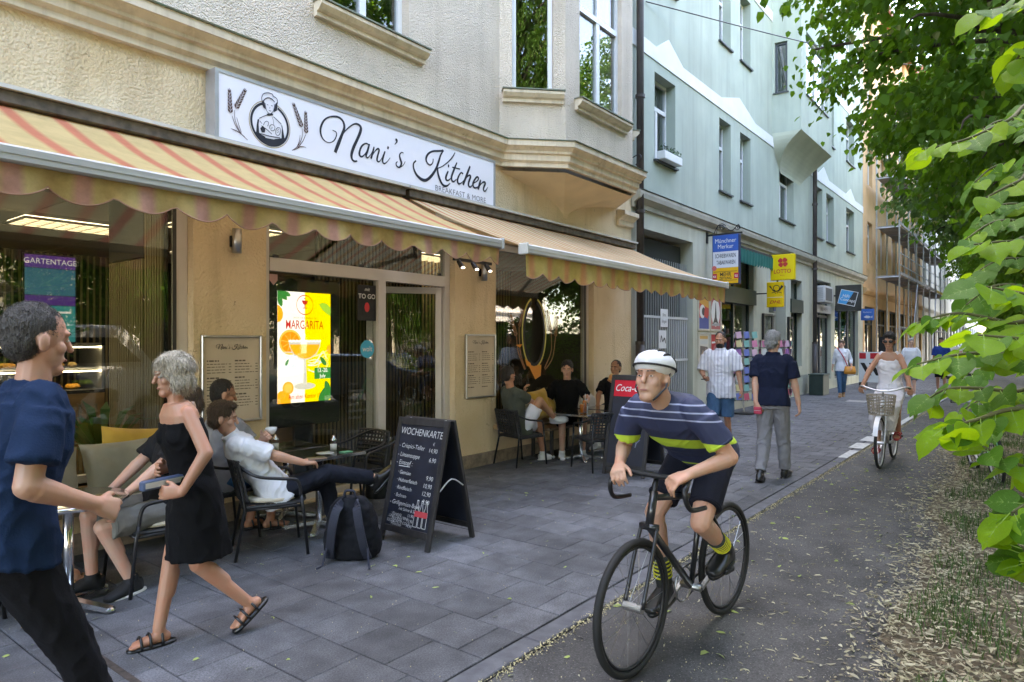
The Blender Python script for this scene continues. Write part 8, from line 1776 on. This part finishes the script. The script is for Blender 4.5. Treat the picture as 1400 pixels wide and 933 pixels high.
for wi, w in enumerate(TWIGS):
    pts = [V(p)-O for p in w]; base = V((0, .05, max(.4, pts[0].z-.35))); path = smoothpath([base]+pts, 6); stem.tube(path, [.010-.0075*i/(len(path)-1) for i in range(len(path))], 6)
    tot = path[5:]; n = max(10, int(len(tot)*.95)); 
    for i in range(n+1):
        f = i/n*(len(tot)-1); p = tot[int(f)]; tg = (tot[min(int(f)+1, len(tot)-1)]-tot[max(int(f)-1, 0)]).normalized()
        side = 1 if i % 2 else -1; sd = tg.cross(V((0, 0, 1))).normalized(); dirn = (tg*(.55 if i < n else 1.2)+sd*side*(.9 if i < n else .1)+V((0, 0, -.45+.25*r6.random()))).normalized()
        nrm = (V((0, 0, 1))+V((r6.gauss(0, .45), r6.gauss(0, .45), 0))+V((-.35, .2, 0))).normalized(); xx = dirn.cross(nrm).normalized(); nrm = xx.cross(dirn).normalized()
        M = Matrix.Identity(4); S_ = r6.uniform(.045, .084)
        for a in range(3): M[a][0], M[a][1], M[a][2], M[a][3] = xx[a]*S_, dirn[a]*S_, nrm[a]*S_, (p+dirn*.03)[a]
        o = link('leaf', HEARTS[r6.choice((0, 1, 2, 3, 0, 2)) if wi < 14 else r6.choice((2, 2, 2, 0))], br); o.matrix_local = M
stem.build('stem', mat('young_twig', (.10, .10, .04), .7), br, True)

# ------------------------------------------------------------------ fallen bracts, blossom and grass
def strips(n, pts, lmin, lmax, wmin, wmax, z, material, name, label, parent=None, curl=.3, lift=.5):
    c = np.asarray(pts); n = len(c); a = rng.uniform(0, 2*np.pi, n); L = rng.uniform(lmin, lmax, n)[:, None]; w = rng.uniform(wmin, wmax, n)[:, None]
    d = np.stack([np.cos(a), np.sin(a), np.zeros(n)], 1); s = np.stack([-np.sin(a), np.cos(a), np.zeros(n)], 1); up = np.array([0, 0, 1.0]); k = rng.normal(0, curl, n)[:, None]; li = (rng.random(n)**2*lift)[:, None]
    bend = s*k*L; zz = np.asarray(z)[:, None]*up
    q = c+zz
    P = [q-d*L/2+bend*.5+up*L*li*.6, q-d*L*.15-s*w/2+up*.002, q-d*L*.15+s*w/2+up*(.004+w*.4), q+d*L*.25-s*w/2+up*(.003+L*li*.25), q+d*L*.25+s*w/2+up*(.005+w*.3), q+d*L/2+bend*.6+up*L*li*.45]
    vs = np.stack(P, 1).reshape(-1, 3); i = np.arange(n)*6; tri = np.stack([np.stack([i, i+1, i+2], 1), np.stack([i+1, i+3, i+2], 1), np.stack([i+3, i+4, i+2], 1), np.stack([i+3, i+5, i+4], 1)], 1).reshape(-1, 3)
    me = bpy.data.meshes.new(name); me.from_pydata(vs.tolist(), [], tri.tolist()); me.materials.append(material); o = link(name, me, parent); tag(o, label, name.replace('_', ' '), kind='stuff'); return o
DRY2 = mat('dry_scrap', (.15, .115, .07), .85, island=.6, col2=(.32, .27, .18), vscale=6); DRY = mat('dry_bract', (.42, .385, .27), .8, island=.5, col2=(.25, .225, .13), var=.2, vscale=9, trans=((.4, .35, .2), .2)); GRNB = mat('fresh_fallen_leaf', (.30, .36, .10), .7, island=.35, trans=((.3, .4, .1), .25)); DUST = mat('blossom_dust', (.44, .38, .21), .9, island=.35)
def edge(x): return min(.42+.05*x, 1.05)+.06*math.sin(x*1.7)+.04*math.sin(x*4.3+1)
pts = []; zs = []
for i in range(27000):
    x = 1.5+rng.random()**1.6*17; y = edge(x)+.06+rng.normal(0, .12)-abs(rng.normal(0, .55)); 
    if y < -1.6: continue
    e = edge(x); z = max(-.005, min(.05, (e-y)*.10)) if y < e else -.005
    pts.append((x, y, 0)); zs.append(z+.004+.018*rng.random()*(1 if y < e else .2))
strips(0, pts[:16000], .012, .045, .003, .009, zs[:16000], DRY2, 'fallen_blossom', 'brown and pale blossom scraps covering the verge soil')
strips(0, pts[16000:], .02, .085, .004, .014, [z+.006 for z in zs[16000:]], DRY, 'fallen_bracts', 'drift of dry pale lime bracts along the edge of the path', lift=.8)
pts = []; zs = []
for i in range(1500):
    x = 1.2+rng.random()**1.4*20; y = min(edge(x)+abs(rng.normal(0, .45)), 2.1); pts.append((x, y, 0)); zs.append(-.003)
for i in range(420): pts.append((1+rng.random()**1.3*16, rng.uniform(.6, 2.1), 0)); zs.append(-.003)
strips(0, pts, .015, .065, .004, .010, zs, DRY, 'path_litter', 'scattered bracts lying on the asphalt path', lift=.25)
pts = [(rng.uniform(.8, 16), rng.uniform(2.2, 5.6), 0) for i in range(230)]; strips(0, pts, .02, .06, .006, .014, [.003]*len(pts), GRNB, 'pavement_litter', 'few pale green leaves lying on the paving slabs', lift=.3)
pts = [(rng.uniform(.8, 16)**1.0, rng.uniform(.7, 2.1), 0) for i in range(160)]; strips(0, pts, .03, .07, .012, .025, [-.002]*len(pts), GRNB, 'green_litter', 'fresh green leaves fallen on the asphalt path', lift=.3)
pts = []; zs = []
for i in range(5200): x = .8+rng.random()**1.5*18; pts.append((x, 2.112+rng.normal(0, .022)-.012*abs(rng.normal()), 0)); zs.append(-.004+.004*rng.random())
strips(0, pts, .004, .018, .003, .008, zs, DUST, 'blossom_crumbs', 'line of yellow blossom crumbs along the pavement edge', lift=.3)
pts = [(1+rng.random()**1.5*16, rng.uniform(.4, 2.1), 0) for i in range(3800)]; strips(0, pts, .003, .010, .002, .006, [-.004]*len(pts), DUST, 'blossom_dust', 'fine blossom dust speckling the asphalt path', lift=.2)
pts = [(rng.uniform(.8, 18), rng.uniform(2.25, 5.7), 0) for i in range(1300)]; strips(0, pts, .003, .009, .002, .005, [.002]*len(pts), DUST, 'paving_dust', 'fine blossom crumbs speckling the paving', lift=.2)
# grass
g = []; n = 0
C = []
while len(C) < 20000:
    x = 1.6+rng.random()**1.5*14; y = rng.uniform(-1.9, .95)
    if y > edge(x)-.10 or noise.noise((x*1.6, y*1.6, 3)) < -.12+.3*rng.random(): continue
    C.append((x, y, min(.05, (edge(x)-y)*.10)))
C = np.array(C); n = len(C); a = rng.uniform(0, 6.28, n); h = rng.uniform(.03, .12, n)[:, None]; d = np.stack([np.cos(a), np.sin(a), np.zeros(n)], 1); s = np.stack([-np.sin(a), np.cos(a), np.zeros(n)], 1)*.003; up = np.array([0, 0, 1.0]); lean = rng.uniform(.2, .9, n)[:, None]
vs = np.stack([C-s, C+s, C+up*h*.6+d*h*lean*.4+s*.8, C+up*h*.6+d*h*lean*.4-s*.8, C+up*h*.9+d*h*lean], 1).reshape(-1, 3); i = np.arange(n)*5
me = bpy.data.meshes.new('grass'); me.from_pydata(vs.tolist(), [], [tuple(x) for q in i for x in ((q, q+1, q+2, q+3), (q+3, q+2, q+4))]); me.materials.append(mat('grass_blade', (.05, .105, .022), .6, island=.5, trans=((.08, .16, .02), .3))); tag(link('grass', me), 'thin dark grass growing through the litter of the verge', 'grass', kind='stuff')
